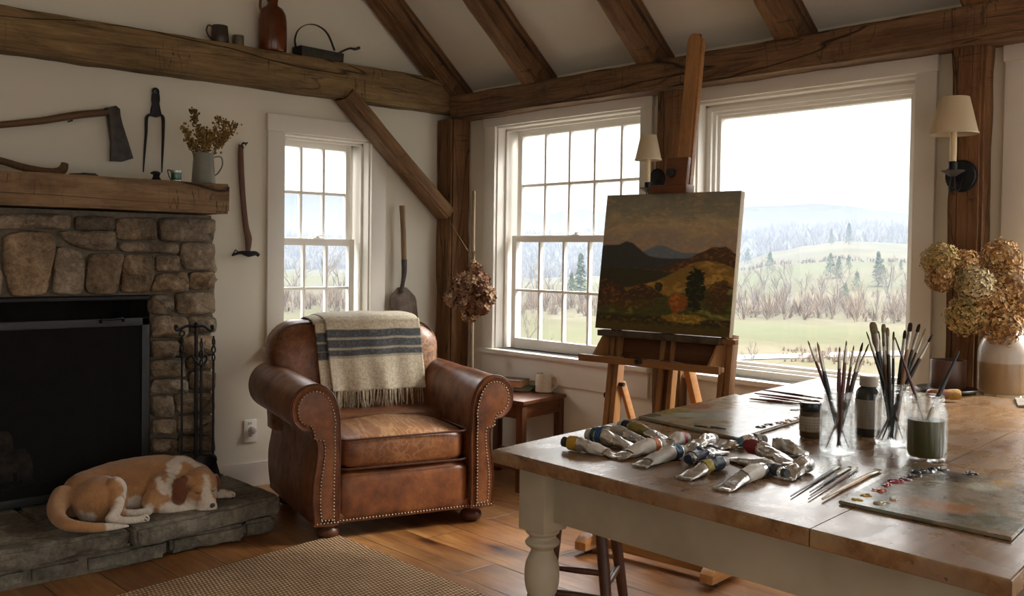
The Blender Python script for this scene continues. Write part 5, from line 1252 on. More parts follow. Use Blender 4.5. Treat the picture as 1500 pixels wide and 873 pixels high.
for i, (x, y, cl, r) in enumerate([(1257, 733, '#b19a2c', .009), (1271, 726, '#b0862a', .010), (1287, 719, '#a8502a', .011), (1300, 712, '#8d2424', .011), (1313, 706, '#8a1c2c', .012), (1326, 703, '#5a1722', .011), (1336, 698, '#2a161e', .013), (1350, 692, '#1a1d26', .016), (1366, 688, '#141a24', .014), (1383, 689, '#20252a', .012), (1421, 694, '#10141c', .012), (1289, 737, '#b5ac92', .011), (1307, 732, '#bba98a', .009)]): dab(p2, x, y, cl, r, 20+i, TZ+.0078)
# ------------------------------------------------------------------ paint tubes
def foil():
    n = NM('crumpled_foil'); f = n.noise(38, 3, .6, None, .6); f2 = n.noise(16, 2, .5, n.co(loc=(3, 3, 3)), .3)
    n.bsdf(n.ramp(f2, [(.3, (.55, .55, .54)), (.7, (.82, .81, .79))]), n.ramp(f, [(.3, .2), (.7, .34)]), .9, n.bump(n.math('ADD', f2, n.math('MULTIPLY', f, .4)), .7, .008), .5); return n.m
FOIL = foil(); CAPS = {}
def colm(h, nm='tube_label', rough=.45):
    return CAPS.get(h) or CAPS.setdefault(h, plain(nm+'_'+str(len(CAPS)), hexc(h), rough, var=.12, sc=60, bump=.1))
def paint_tube(label, cap, tail, r_px, capc='#d8d4cb', band=None, band2=None, spots=(), z=0, rumple=.0045, seed=0, capw=.85, lift=0):
    r = None; q0 = TQ(*cap); k = depth(q0)/FOC; r = r_px*k*.92
    a = P(cap[0], cap[1], 2, TZ+r+z); b = P(tail[0], tail[1], 2, TZ+.004+z+lift)
    o = thing('paint_tube', label, 'paint tube', V((a.x, a.y, TZ+z)), 0, 'paint tubes on the table')
    ax = (b-a); L = ax.length; ax.normalize(); side = ax.cross(V((0, 0, 1))).normalized(); up = side.cross(ax)
    def sec(t, j, nn, inf=0):
        an = 2*pi*j/nn; hw = (r*(.99+.28*max(0, t-.25)/.75)+inf); hh = (r*(1-max(0, t-.22)/.78)**.8*1.0+.0016+inf) if t > .22 else r+inf
        p = a+ax*(L*t); zc = (TZ+z+lift*t+hh+.0006); x_, y_ = cos(an), sin(an)
        wr = noise.noise(V((t*6+seed*3.1, x_*1.6, y_*1.6)))*rumple*(1 if .12 < t < .97 else .2)*(1.2 if t > .3 else .5)
        return V((p.x, p.y, zc))+side*(x_*(hw+wr*.7))+V((0, 0, 1))*(y_*(hh+wr*(hh/r+.15)))
    g = G(); nn = 24; ts = [0, .01, .03]+[.03+.97*i/34 for i in range(1, 35)]
    vs = []
    for t in ts:
        sc = .72 if t == 0 else .93 if t == .01 else 1.0
        for j in range(nn):
            p = sec(t, j, nn); c0 = a+ax*(L*t); c0.z = TZ+z+r+.0006+lift*t
            vs.append(c0+(p-c0)*sc if t < .02 else p)
    fs = [(i*nn+j, i*nn+(j+1) % nn, (i+1)*nn+(j+1) % nn, (i+1)*nn+j) for i in range(len(ts)-1) for j in range(nn)]
    fs += [tuple(range(nn)), tuple(range((len(ts)-1)*nn, len(ts)*nn))]
    g.add(vs, fs)
    lo = min(v.z for v in g.v)
    for v in g.v: v.z = max(v.z, TZ+z+.0008)
    g.build('tube_body', FOIL, o, smooth=60)
    # folded crimp
    g = G(); e0 = a+ax*L; e0.z = TZ+z+lift+.0045; hw = r*1.26; M = Matrix((side, ax, V((0, 0, 1)))).transposed().to_4x4(); M.translation = e0
    g.box((0, -.003, 0), (2*hw, .010, .0055), .0015, M); g.build('crimped_end', FOIL, o)
    # shoulder and cap
    c0 = V((a.x, a.y, TZ+z+r+.0006)); Mc = frame_z(c0, -ax); rc_ = r*capw
    if capc:
        g = G(); pr = [(r*.72, 0), (r*.42, .004), (r*.4, .006)]; g.lathe(pr, 16, Mc); g.build('shoulder', FOIL, o)
        g = G(); pr = [(0, .004), (rc_*.8, .0042)]+[(rc_*(.86+.03*(i % 2)), .005+.011*i/8) for i in range(9)]+[(rc_*.75, .0178), (0, .018)]; g.lathe(pr, 18, Mc); g.build('cap', colm(capc, 'tube_cap', .4), o)
    for nm_, bd_ in (('label_band', band), ('label', band2)):
        if bd_:
            t0, t1_, col = bd_; g = G(); m_ = 10
            vs = [sec(t0+(t1_-t0)*i/m_, j, nn, .0009) for i in range(m_+1) for j in range(nn+1)]
            rows = [(-1)]; fs = [(i*(nn+1)+j, i*(nn+1)+j+1, (i+1)*(nn+1)+j+1, (i+1)*(nn+1)+j) for i in range(m_) for j in range(nn)]
            for v in vs: v.z = max(v.z, TZ+z+.0009)
            g.add(vs, fs); g.build(nm_, colm(col), o)
    return o
PT = paint_tube
WH = '#c9c4ba'
PT('foil paint tube with yellow band and dark brown cap, leftmost on the table', (833, 649), (903, 668), 10.5, '#3c302a', (.03, .22, '#a8842c'), (.5, .8, WH), seed=1)
PT('foil paint tube with a broad blue band and whitish cap, second from left', (868, 638), (929, 656), 12.5, '#b9b2a4', (.03, .10, '#1d3a34'), (.13, .27, '#224a6e'), seed=2)
PT('plain foil paint tube lying behind the blue-banded one', (889, 631), (951, 648), 9, '#7a6d5c', None, (.15, .45, '#a7a294'), seed=3)
PT('paint tube with an olive gold label and black band, nearest the far palette', (914, 625), (978, 645), 10, '#b3b0a8', (.02, .16, '#1a2024'), (.18, .58, '#7e6f36'), seed=4)
PT('foil paint tube with an orange band, pointing toward the table edge', (964, 652), (903, 671), 11, '#cfcabf', (.06, .17, '#c2662a'), (.18, .75, WH), seed=5)
PT('foil paint tube with a bright blue band beside the orange-banded one', (996, 661), (936, 683), 10.5, '#c4c0b6', (.05, .2, '#1f5170'), (.22, .8, '#b0ada4'), seed=6)
PT('short white paint tube with a red spot behind the orange-banded one', (1001, 643), (966, 657), 10, '#c9c2bb', (.02, .14, '#b04a50'), (.15, .6, '#ccc7c0'), seed=7, rumple=.006)
PT('crumpled foil tube without cap beside the red-spotted white one', (1042, 644), (1003, 662), 10, '#a9a69e', None, None, seed=8, rumple=.008)
PT('rumpled paint tube smeared with dark navy paint at its cap', (1012, 672), (1058, 662), 10, '#141d33', (.02, .34, '#1b2740'), None, seed=9, rumple=.009)
PT('foil paint tube with a navy and yellow label, lying near the table edge', (1057, 678), (1001, 701), 10.5, '#cfccc4', (.05, .34, '#22303f'), (.36, .5, '#a99a4a'), seed=10)
PT('bright foil paint tube nearest the table edge, with a whitish label', (1118, 688), (1056, 717), 11, '#3a4048', None, (.12, .5, WH), seed=11)
PT('flattened pale paint tube with a grey cap beside the folded foil end', (1146, 692), (1070, 672), 9.5, '#42464a', (.02, .12, '#4a4e52'), (.14, .5, '#bdb9b0'), seed=12)
PT('paint tube with a bold crimson end lying on top of the pile', (1100, 654), (1160, 680), 11, '#7c1a22', (.01, .26, '#7e1820'), None, z=.014, seed=13, rumple=.006)
PT('dull grey crumpled foil tube behind the crimson-ended one', (1131, 653), (1184, 666), 12, None, None, (.1, .6, '#8e897c'), seed=14, rumple=.009)
PT('shiny foil tube folded over at the right end of the tube pile', (1184, 680), (1147, 701), 12, None, None, None, seed=15, rumple=.008)
PT('paint tube with a bluish streak and steel cap behind the crimson-ended one', (1113, 645), (1050, 656), 9.5, '#8c8c88', (.02, .12, '#9a978d'), (.45, .6, '#3f6470'), seed=16, rumple=.007)
# ------------------------------------------------------------------ brushes
BRI = {h: plain('bristle_'+str(i), hexc(h), .85, var=.3, sc=150, bump=.4) for i, h in enumerate(('#3a2418', '#6e5a3e', '#8f8468', '#2c201a', '#5d4c3a', '#a38c62'))}
HAN = {h: plain('brush_handle_'+str(i), hexc(h), .3, var=.15, sc=40, bump=.05) for i, h in enumerate(('#16171a', '#2a1a16', '#6e4a30', '#8a6238', '#4b1b26', '#6b3a34', '#1d2b34', '#c0a27c', '#3f2a24'))}
def brush(label, a, b, r=.0035, hcol='#16171a', bcol='#3a2418', w=.008, flat=.35, ferr=.05, bl=.022, group='brushes', cat='paintbrush', taper=.5):
    """a = end of the handle, b = tip of the bristles"""
    a, b = V(a), V(b); ax = (b-a).normalized(); L = (b-a).length; o = thing('paintbrush', label, cat, a, 0, group)
    M = frame_z(a, ax); hl = L-ferr-bl
    g = G(); g.lathe([(r*taper*.6, 0), (r*taper, .004), (r*.75, hl*.3), (r*1.15, hl*.75), (r*1.05, hl*.92), (r*.85, hl)], 12, M); g.build('handle', HAN[hcol], o)
    g = G(); n_ = 14; vs = []; 
    for t, (wx, wy) in ((0, (r*.95, r*.95)), (.1, (r, r)), (.15, (r*.93, r*.93)), (.5, (w*.5 if w > 2*r else r*.95, r*.9)), (1, (w*.5, w*.5*flat if flat < 1 else w*.5))):
        for j in range(n_): q = 2*pi*j/n_; vs.append(V((cos(q)*wx, sin(q)*wy, hl-.003+(ferr+.003)*t)))
    g.add(vs, [(i*n_+j, i*n_+(j+1) % n_, (i+1)*n_+(j+1) % n_, (i+1)*n_+j) for i in range(4) for j in range(n_)], M); g.build('ferrule', STEEL, o)
    g = G(); vs = []; prof_ = ((0, 1, 1), (.3, 1.12, 1.15), (.7, 1.05, .9), (.92, .8, .5), (1, .35, .2)) if flat < 1 else ((0, .95, .95), (.35, 1.1, 1.1), (.75, .7, .7), (1, .08, .08))
    for t, fx, fy in prof_:
        for j in range(n_): q = 2*pi*j/n_; vs.append(V((cos(q)*w*.48*fx, sin(q)*w*.48*(flat if flat < 1 else 1)*fy, hl+ferr-.001+bl*t)))
    g.add(vs, [(i*n_+j, i*n_+(j+1) % n_, (i+1)*n_+(j+1) % n_, (i+1)*n_+j) for i in range(4) for j in range(n_)]+[tuple(range(4*n_, 5*n_))], M); g.noise(.0004, 400); g.build('bristles', BRI[bcol], o); return o
# loose brushes at the edge
G1 = 'brushes lying in front of the jars'
def lay(label, e, t, r, hc, bc, w, flat, z=0, **k):
    brush(label, P(e[0], e[1], 2, TZ+r+.001+z), P(t[0], t[1], 2, TZ+w*.5*min(1, flat)+.002+z), r, hc, bc, w, flat, group=G1, **k)
lay('thin dark brush, leftmost of the four lying in front of the jars', (1158, 727), (1232, 681), .0032, '#2a1a16', '#8f8468', .007, .5)
lay('slim metal-shafted brush, second from left of the four in front of the jars', (1186, 721), (1246, 683), .0032, '#2a1a16', '#6e5a3e', .009, .4, ferr=.09)
lay('thin reddish-handled brush, third of the four in front of the jars', (1184, 731), (1257, 684), .003, '#6b3a34', '#8f8468', .006, 1.0)
lay('pale wooden-handled broad brush, rightmost of the four in front of the jars', (1204, 731), (1288, 687), .0048, '#c0a27c', '#8f8468', .017, .35, bl=.03)
# brushes on the far palette
G2 = 'brushes lying on the far palette'
def lay2(label, e, t, r, hc, bc, w, flat, z=.0095, **k):
    brush(label, P(e[0], e[1], 2, TZ+r+z), P(t[0], t[1], 2, TZ+w*.5*min(1, flat)+.001+z), r, hc, bc, w, flat, group=G2, **k)
lay2('dark thin brush nearest the table edge on the far palette', (1098, 584), (1180, 592), .0045, '#8a6238' if False else '#6b3a34', '#3a2418', .010, .5)
lay2('red-brown brush in the middle of those on the far palette', (1105, 576), (1202, 588), .004, '#6b3a34', '#3a2418', .008, .6)
lay2('red-brown brush furthest back on the far palette', (1116, 571), (1206, 584), .004, '#2a1a16', '#3a2418', .008, .6)
lay2('maroon brush with long bare ferrule on the far palette', (1112, 580), (1198, 592), .0032, '#4b1b26', '#2c201a', .010, .4, ferr=.08)
# ------------------------------------------------------------------ palette knives
for i, (a, b) in enumerate([((1017, 623), (1036, 625)), ((1041, 625), (1063, 628))]):
    q0, q1 = P(*a, 2, TZ+.013), P(*b, 2, TZ+.012); g = G(); g.tube([q0, q0.lerp(q1, .5), q1], [.004, .0045, .003], 8, flat=.6)
    tag(g.build('charcoal_stick', plain('burnt_stick', (.03, .028, .025), .7)), ['short black charcoal stick on the far palette, the left one', 'brownish charcoal stick on the far palette, the right one'][i], 'charcoal')
# ------------------------------------------------------------------ jars
def glassm(name, col=(1, 1, 1), rough=0.0):
    n = NM(name); gl = n.new('BsdfGlass', i_Color=(*col, 1), i_Roughness=rough, i_IOR=1.45); tr = n.new('BsdfTransparent', i_Color=(*col, 1)); m = n.new('MixShader'); m.inputs[0].default_value = .68
    n.link(gl.outputs[0], m.inputs[1]); n.link(tr.outputs[0], m.inputs[2]); n.link(m.outputs[0], n.out.inputs[0]); return n.m
JG = glassm('jar_glass', (.99, 1, .995))
def mason(name, label, cx, by, wpx, hpx, liquid=None, group='mason jars'):
    p = TQ(cx, by-wpx*.13); k = depth(p)/FOC; r = wpx*k/2; h = hpx*k*.985
    o = thing(name, label, 'jar', p, 0, group); t = .003
    out = [(r*.80, 0), (r*.93, .002), (r, .010), (r, .02)]+[(r, h*.66), (r*.985, h*.72), (r*.93, h*.78), (r*.84, h*.825), (r*.80, h*.845), (r*.80, h*.86), (r*.86, h*.868), (r*.86, h*.882), (r*.80, h*.89), (r*.80, h*.915), (r*.845, h*.925), (r*.80, h*.94), (r*.845, h*.955), (r*.80, h*.97), (r*.81, h*.99), (r*.79, h)]
    inn = [(r*.79-.003, h), (r*.80-t, h*.98), (r*.80-t, h*.84), (r*.93-t, h*.775), (r-t, h*.70), (r-t, .02), (r*.9-t, .008), (0, .007)]
    def panel(g):
        for v in g.v:
            z = v.z-p.z; d = V((v.x-p.x, v.y-p.y, 0))
            if .02 < z < h*.72 and d.length > r*.8:
                a = atan2(d.y, d.x); v.x -= d.x*.035*abs(cos(2*a))**4; v.y -= d.y*.035*abs(cos(2*a))**4
    pr = [(0, .002)]+out+inn
    pr2 = []
    for (a, b), (c_, d_) in zip(pr, pr[1:]):
        m_ = max(1, int(abs(b-d_)/.008)); pr2 += [(a+(c_-a)*i/m_, b+(d_-b)*i/m_) for i in range(m_)]
    pr2.append(pr[-1]); g = G(); g.lathe(pr2, 48, T(p.x, p.y, p.z+.0008), False); panel(g); g.build('glass', JG, o, smooth=50)
    if liquid:
        g = G(); hl = h*liquid[0]; g.lathe([(0, .0085), (r*.88-t, .0092), (r*.965-t, .02), (r*.965-t, hl), (0, hl)], 48, T(p.x, p.y, p.z)); panel(g); g.build('liquid', liquid[1], o)
    return p, r, h
j1 = mason('mason_jar', 'clear glass jar of thin brushes, leftmost of the three jars', 1227, 670, 52, 92)
j2 = mason('mason_jar', 'clear glass jar packed with the big cluster of brushes, middle of three jars', 1307, 658, 50, 92)
n = NM('murky_thinner'); n.bsdf(hexc('#5d5a34'), .35, 0, None, .5, Subsurface_Weight=.0); MUD = n.m
j3 = mason('mason_jar', 'glass jar half full of murky green paint water, right of the brush jars', 1356, 680, 57, 96, (.62, MUD))
def inj(j, label, tip, hcol, bcol, w, flat, r=.0035, ferr=.05, bl=.022, base=None, dep=0, grp='brushes in the jars', **k):
    """brush standing in a jar, bristles up, tip seen at pixel tip"""
    p, rj, h = j; dd = depth(p)+dep; ry = ray(*tip); t = CAM+ry*(dd/ry.dot(CF))
    # foot inside the jar, opposite side
    rim = V((p.x, p.y, p.z+h*.95)); d = V((t.x-rim.x, t.y-rim.y, 0)); rin = rj*.66
    zt_ = t.z-rim.z; dz = h*.95-.012
    # keep clear of the rim: pass point inside the neck
    s = min(1, rin*.9/(d.length+1e-6)); pas = V((rim.x+d.x*min(s, .55), rim.y+d.y*min(s, .55), rim.z))
    sl = (t-pas)/(t.z-pas.z); ft = pas-sl*dz; e = V((ft.x-p.x, ft.y-p.y, 0))
    if e.length > rj*.78: e = e.normalized()*rj*.78
    ft = V((p.x+e.x, p.y+e.y, p.z+.014))
    brush(label, ft, t, r, hcol, bcol, w, flat, ferr, bl, grp, **k)
B1 = [((1183, 498), '#6b3a34', '#6e5a3e', .004, 1.0, .0035, 'thin red-brown brush leaning furthest left in the left jar'), ((1197, 500), '#1d2b34', '#8f8468', .006, 1.0, .005, 'dark blue-black brush beside it leaning left in the left jar'),
 ((1230, 507), '#6b3a34', '#6e5a3e', .0045, 1.0, .0045, 'short reddish brush upright in the left jar'), ((1240, 498), '#6b3a34', '#6e5a3e', .004, 1.0, .0042, 'tallest upright thin brush in the left jar'),
 ((1251, 505), '#6e4a30', '#6e5a3e', .0038, 1.0, .0035, 'very thin brown brush leaning slightly right in the left jar'), ((1264, 501), '#2a1a16', '#3a2418', .011, .5, .005, 'thick dark brush with round brown head in the left jar'), ((1273, 503), '#8a6238', '#6e5a3e', .006, .6, .004, 'light brown brush leaning furthest right in the left jar')]
for i, (tp, hc, bc, w, fl, r, lb_) in enumerate(B1): inj(j1, lb_, tp, hc, bc, w, fl, r, .04 if w < .006 else .05, .014 if w < .006 else .024, dep=(-.015 if i % 2 else .012), grp='brushes in the left jar')
B2 = [((1269, 485), '#16171a', '#6e5a3e', .005, .6, .004, 'slim brush leaning furthest left in the middle jar'), ((1278, 471), '#16171a', '#8f8468', .021, .4, .006, 'widest flat grey-bristled brush at the left of the middle jar'), ((1286, 484), '#16171a', '#3a2418', .008, .5, .004, 'dark narrow brush behind the widest flat one'),
 ((1294, 474), '#8a6238', '#8f8468', .013, .5, .0045, 'flat grey brush on a light brown handle, second tall one'), ((1300, 479), '#16171a', '#8f8468', .010, .5, .0045, 'narrow grey-tipped brush on a black handle near the middle'), ((1293, 494), '#8a6238', '#6e5a3e', .006, 1, .0045, 'light wooden brush crossing to the right in the middle jar'),
 ((1309, 485), '#16171a', '#6e5a3e', .006, .6, .0035, 'small dark-tipped brush at the centre of the middle jar'), ((1326, 483), '#16171a', '#2c201a', .009, .5, .0045, 'black-tipped brush just right of centre in the middle jar'), ((1334, 472), '#8a6238', '#2c201a', .012, .5, .005, 'tall dark-tipped brush on a golden handle in the middle jar'),
 ((1333, 478), '#6e4a30', '#3a2418', .008, .6, .004, 'brown brush tucked behind the golden-handled one'), ((1347, 474), '#16171a', '#2c201a', .012, .5, .0045, 'tall dark flat brush at the right of the middle jar'), ((1356, 481), '#2a1a16', '#a38c62', .005, .6, .0035, 'pale-tipped slim brush leaning right in the middle jar'), ((1366, 489), '#16171a', '#3a2418', .015, .35, .005, 'flat brown-bristled brush leaning furthest right in the middle jar')]
for i, (tp, hc, bc, w, fl, r, lb_) in enumerate(B2): inj(j2, lb_, tp, hc, bc, w, fl, r, .045, .032 if w > .015 else .024, dep=(-.03+.02*(i % 4)), grp='brushes in the middle jar')
# two brushes resting head-down in the murky jar
p, rj, h = j3
def up_(tp, ft_px, hc, r, lb_, dep=0):
    dd = depth(p)+dep; ry = ray(*tp); t = CAM+ry*(dd/ry.dot(CF)); ry2 = ray(*ft_px); f = CAM+ry2*(depth(p)/ry2.dot(CF)); brush(lb_, t, f, r, hc, '#2c201a', .009, .6, .05, .02, 'brushes in the murky jar')
up_((1311, 494), (1358, 628), '#4b1b26', .0034, 'slim maroon brush resting head down in the murky green jar', .02)
up_((1405, 514), (1352, 628), '#16171a', .005, 'glossy black brush resting head down in the murky green jar', -.015)
# ------------------------------------------------------------------ bottle and small paint jar
LBL = None
def label_mat(name, base, ink, rows=14, z0=0, z1=1):
    n = NM(name); x, y, z = n.sep(n.co()); f = n.math('FRACT', n.math('MULTIPLY', z, rows/(z1-z0)))
    wv = n.noise(300, 1, .5, n.co((1, 1, .05))); m = n.math('MULTIPLY', n.ramp(f, [(.50, 0.0), (.6, 1.0)]), n.ramp(wv, [(.42, 0.0), (.5, 1.0)]))
    n.bsdf(n.mix(n.math('MULTIPLY', m, .6), hexc(base), hexc(ink)), .6); return n.m
p = TQ(1271, 643-5); k = depth(p)/FOC; r = 18*k; h = 88*k
bt = thing('medium_bottle', 'glass bottle of dark painting medium with pale label and white cap, behind the jars', 'bottle', p)
g = G(); g.lathe([(0, 0), (r*.9, 0), (r, .006), (r, h*.66), (r*.96, h*.72), (r*.8, h*.78), (r*.62, h*.81), (r*.6, h*.85), (0, h*.85)], 40, T(p.x, p.y, p.z+.001)); g.build('glass', plain('dark_medium_glass', (.035, .045, .045), .1, bump=0, spec=.6), bt)
g = G(); g.lathe([(r+.0006, h*.14), (r+.0012, h*.145), (r+.0012, h*.61), (r+.0006, h*.615)], 40, T(p.x, p.y, p.z), False); g.build('label', label_mat('bottle_label', '#aeaaa2', '#5c5a58', 16, 0, h*.5), bt)
g = G(); g.lathe([(0, h*.83), (r*.70, h*.83)]+[(r*(.72+.012*(i % 2)), h*.84+h*.14*i/10) for i in range(11)]+[(r*.66, h), (0, h)], 36, T(p.x, p.y, p.z)); g.build('cap', plain('white_cap', hexc('#c9c1b6'), .4), bt)
p = TQ(1187, 645-4); k = depth(p)/FOC; r = 15.5*k; h = 52*k
pj = thing('paint_jar', 'small round paint jar with black lid and pale label, left of the brush jars', 'jar', p)
g = G(); g.lathe([(0, 0), (r*.9, 0), (r, .005), (r, h*.74), (r*.9, h*.77), (0, h*.77)], 36, T(p.x, p.y, p.z+.001)); g.build('glass', plain('umber_filled_glass', hexc('#54432c'), .12, bump=0, spec=.6), pj)
g = G(); g.lathe([(r+.0006, h*.2), (r+.0012, h*.21), (r+.0012, h*.62), (r+.0006, h*.63)], 36, T(p.x, p.y, p.z), False); g.build('label', label_mat('jar_label', '#a9a190', '#5c5448', 5, 0, h*.4), pj)
g = G(); g.lathe([(0, h*.765), (r*.97, h*.765), (r*1.0, h*.78), (r*1.0, h*.95), (r*.94, h), (r*.86, h*.985), (0, h*.985)], 36, T(p.x, p.y, p.z)); g.build('lid', plain('dark_lid', hexc('#20262b'), .25), pj)
# ------------------------------------------------------------------ tray, cup, scrub brush, crock, rag
pc = TQ(1383, 575); k = depth(pc)/FOC
ppl = pc+V((.0, 0, 0)); rr_ = 43*k
g = G(); g.lathe([(0, 0), (rr_*.75, 0), (rr_*.95, .006), (rr_, .014), (rr_*.985, .0165), (rr_*.9, .010), (rr_*.7, .005), (0, .005)], 48, T(pc.x+.02, pc.y, TZ+.001))
tag(g.build('pewter_plate', plain('pewter', hexc('#5c5850'), .35, .6, .2, 20)), 'dark round metal plate under the brown cup, beside the crock', 'plate')
cq = P(1389, 562, 2, TZ+.0065); k = depth(cq)/FOC; r = 24*k; h = 40*k
cu = V((pc.x+.045, pc.y+.0, TZ+.0065)); cu = P(1388.5, 568, 2, TZ+.0065)
g = G(); g.lathe([(0, 0), (r*.96, 0), (r, .005), (r*.99, h*.5), (r*1.0, h-.003), (r*.98, h), (r*.9, h), (r*.9, .01), (0, .008)], 40, T(*cu)); tag(g.build('brown_cup', plain('chocolate_glaze', hexc('#5a3d30'), .35, var=.15, sc=25)), 'straight brown cup without handle on the dark plate', 'cup')
a, b = P(1355, 575, 2, TZ+.03), P(1407, 575, 2, TZ+.03); a = V((a.x, a.y, TZ+.012)); b = V((b.x, b.y, TZ+.012)); off = V((-.055, -.02, 0)) 
a, b = P(1357, 577, 2, TZ+.026), P(1406, 578, 2, TZ+.026)
sb_ = thing('scrub_brush', 'rounded wooden brush with golden bristles lying on the plate edge, before the brown cup', 'brush', (a+b)/2-V((0, 0, .018)))
M = frame_z(a, b-a); L = (b-a).length
g = G(); g.lathe([(0, 0), (.012, .002), (.0175, .012), (.018, L*.5), (.0165, L*.62), (0, L*.63)], 24, M); g.build('handle', plain('lacquered_wood', hexc('#7a4a2a'), .35, var=.3, sc=14), sb_)
g = G(); g.lathe([(0, L*.6), (.0165, L*.6), (.0185, L*.75), (.0185, L*.95), (.015, L), (0, L)], 24, M); g.noise(.001, 300); g.build('bristles', plain('golden_bristle', hexc('#9a7434'), .8, var=.3, sc=120, bump=.5), sb_)
p = TQ(1470, 583-8); k = depth(p)/FOC; r = 36*k; h = 104*k
ck = thing('stoneware_crock', 'two-tone stoneware crock holding dried hydrangeas, at the far right of the table', 'crock', p)
def crock_mat():
    n = NM('two_tone_glaze'); x, y, z = n.sep(n.co()); f = n.noise(9, 4); e = n.math('ADD', z, n.math('MULTIPLY', n.math('SUBTRACT', f, .5), .006))
    c = n.mix(n.ramp(n.math('MULTIPLY', e, 1), [(h*.425, 0.0), (h*.44, 1.0)]), n.ramp(f, [(.3, hexc('#8c7150')), (.7, hexc('#a5875f'))]), n.ramp(f, [(.3, hexc('#a89c90')), (.7, hexc('#bdb2a6'))]))
    n.bsdf(c, .3, 0, n.bump(f, .1, .003), .5, Coat_Weight=.3); return n.m
CK = crock_mat()
pr = catmull([(r*.93, .0, 0), (r*.98, .006, 0), (r, h*.2, 0), (r, h*.5, 0), (r*.97, h*.62, 0), (r*.84, h*.74, 0), (r*.66, h*.82, 0), (r*.58, h*.88, 0), (r*.57, h*.93, 0), (r*.64, h*.965, 0), (r*.66, h*.985, 0), (r*.60, h, 0)], 4)
g = G(); g.lathe([(0, 0)]+[(q.x, q.y) for q in pr]+[(r*.52, h*.98), (r*.48, h*.88), (r*.7, h*.7), (r*.9, h*.5), (r*.9, .02), (0, .012)], 48, T(p.x, p.y, p.z+.001)); g.build('body', CK, ck)
hd = V((CR.x, CR.y, 0)).normalized(); q_ = lambda a_, b_: V((p.x, p.y, p.z))+hd*(r*a_)+V((0, 0, h*b_))
g = G(); g.tube(catmull([q_(.56, .92), q_(.86, .95), q_(1.04, .86), q_(.98, .74), q_(.86, .70)], 6), .009, 10, flat=.6); g.build('handle', CK, ck)
CP, CRR, CHt = p, r, h
HC = [hexc('#d0aa78'), hexc('#b58a58'), hexc('#e3c795'), hexc('#96704a'), hexc('#dab580')]
PALE = [hexc('#dccfa8'), hexc('#c4b48c'), hexc('#e8dcb8')]; GRN = [hexc('#b3a46c'), hexc('#c4a870'), hexc('#d3b47c')]
mouth = CP+V((0, 0, CHt*.97))
HD = [((1378, 382), 27, .02, GRN, 'leftmost dried hydrangea head, greenish, reaching toward the picture window'), ((1378, 408), 20, .0, HC, 'small brown hydrangea head just below the leftmost one'), ((1413, 392), 26, .03, HC, 'brown hydrangea head between the left and top ones'), ((1467, 377), 27, .02, HC, 'topmost dried hydrangea head in the crock'),
 ((1428, 418), 27, -.06, PALE, 'pale cream hydrangea head at the front of the bunch'), ((1482, 425), 37, -.02, HC, 'large golden hydrangea head at the right edge'), ((1447, 440), 30, -.04, HC, 'brown hydrangea head in the middle of the bunch'), ((1415, 462), 30, -.03, GRN, 'low olive-gold hydrangea head hanging left of the crock'), ((1468, 478), 28, -.07, HC, 'low hydrangea head drooping over the crock mouth'), ((1500, 455), 26, .02, HC, 'hydrangea head cut by the right edge of the picture')]
for i, (tp, rp, dep, cols, lb_) in enumerate(HD):
    dd = depth(CP)+dep; ry = ray(*tp); c = CAM+ry*(dd/ry.dot(CF)); rad = rp*dd/FOC; random.seed(200+i)
    o = thing('dried_hydrangea', lb_, 'dried flower', c-V((0, 0, rad)), 0, 'dried hydrangeas in the crock')
    g = G(); g.ball(c, rad*.62, None, 12, 8); g.c = [(.2, .13, .07, 1)]*len(g.v); head(g, c, rad*.93, int(220+rp*13), cols, .0074, jit=.16); g.build('flower_head', DRY, o, smooth=0)
    g = G(); o2 = V((random.uniform(-.4, .4)*CRR, random.uniform(-.4, .4)*CRR, 0)); e_ = mouth+o2*.8; g.tube(catmull([CP+o2*.5+V((0, 0, .05)), e_, e_.lerp(c, .6)+V((0, 0, .015)), c], 5), .0028, 6); g.build('stem', STEM, o)
# rag
a = TQ(1463, 592); g = G(); M = T(a.x+.10, a.y-.10, TZ+.002) @ RZ(.4)
def rg_(u_, v_): return V(((u_-.5)*.2, (v_-.5)*.15, .004+.006*abs(noise.noise(V((u_*5, v_*5, 1))))+.006*max(0, sin(u_*9+v_*3))))
g.grid(rg_, 24, 20, M); k_ = len(g.v); g.v += [V((q.x, q.y, TZ+.0015)) for q in g.v]; g.c = g.c*2; g.f += [tuple(i+k_ for i in f[::-1]) for f in list(g.f)]
w_ = 25; rim = list(range(w_))+[j*w_+24 for j in range(1, 21)]+[20*w_+i for i in range(23, -1, -1)]+[j*w_ for j in range(19, 0, -1)]
for x_, y_ in zip(rim, rim[1:]+rim[:1]): g.f.append((x_, y_, y_+k_, x_+k_))
tag(g.build('paint_rag', plain('rag_cotton', hexc('#8f8478'), .9, var=.15, sc=30)), 'folded grey cloth rag on the table before the crock', 'cloth')
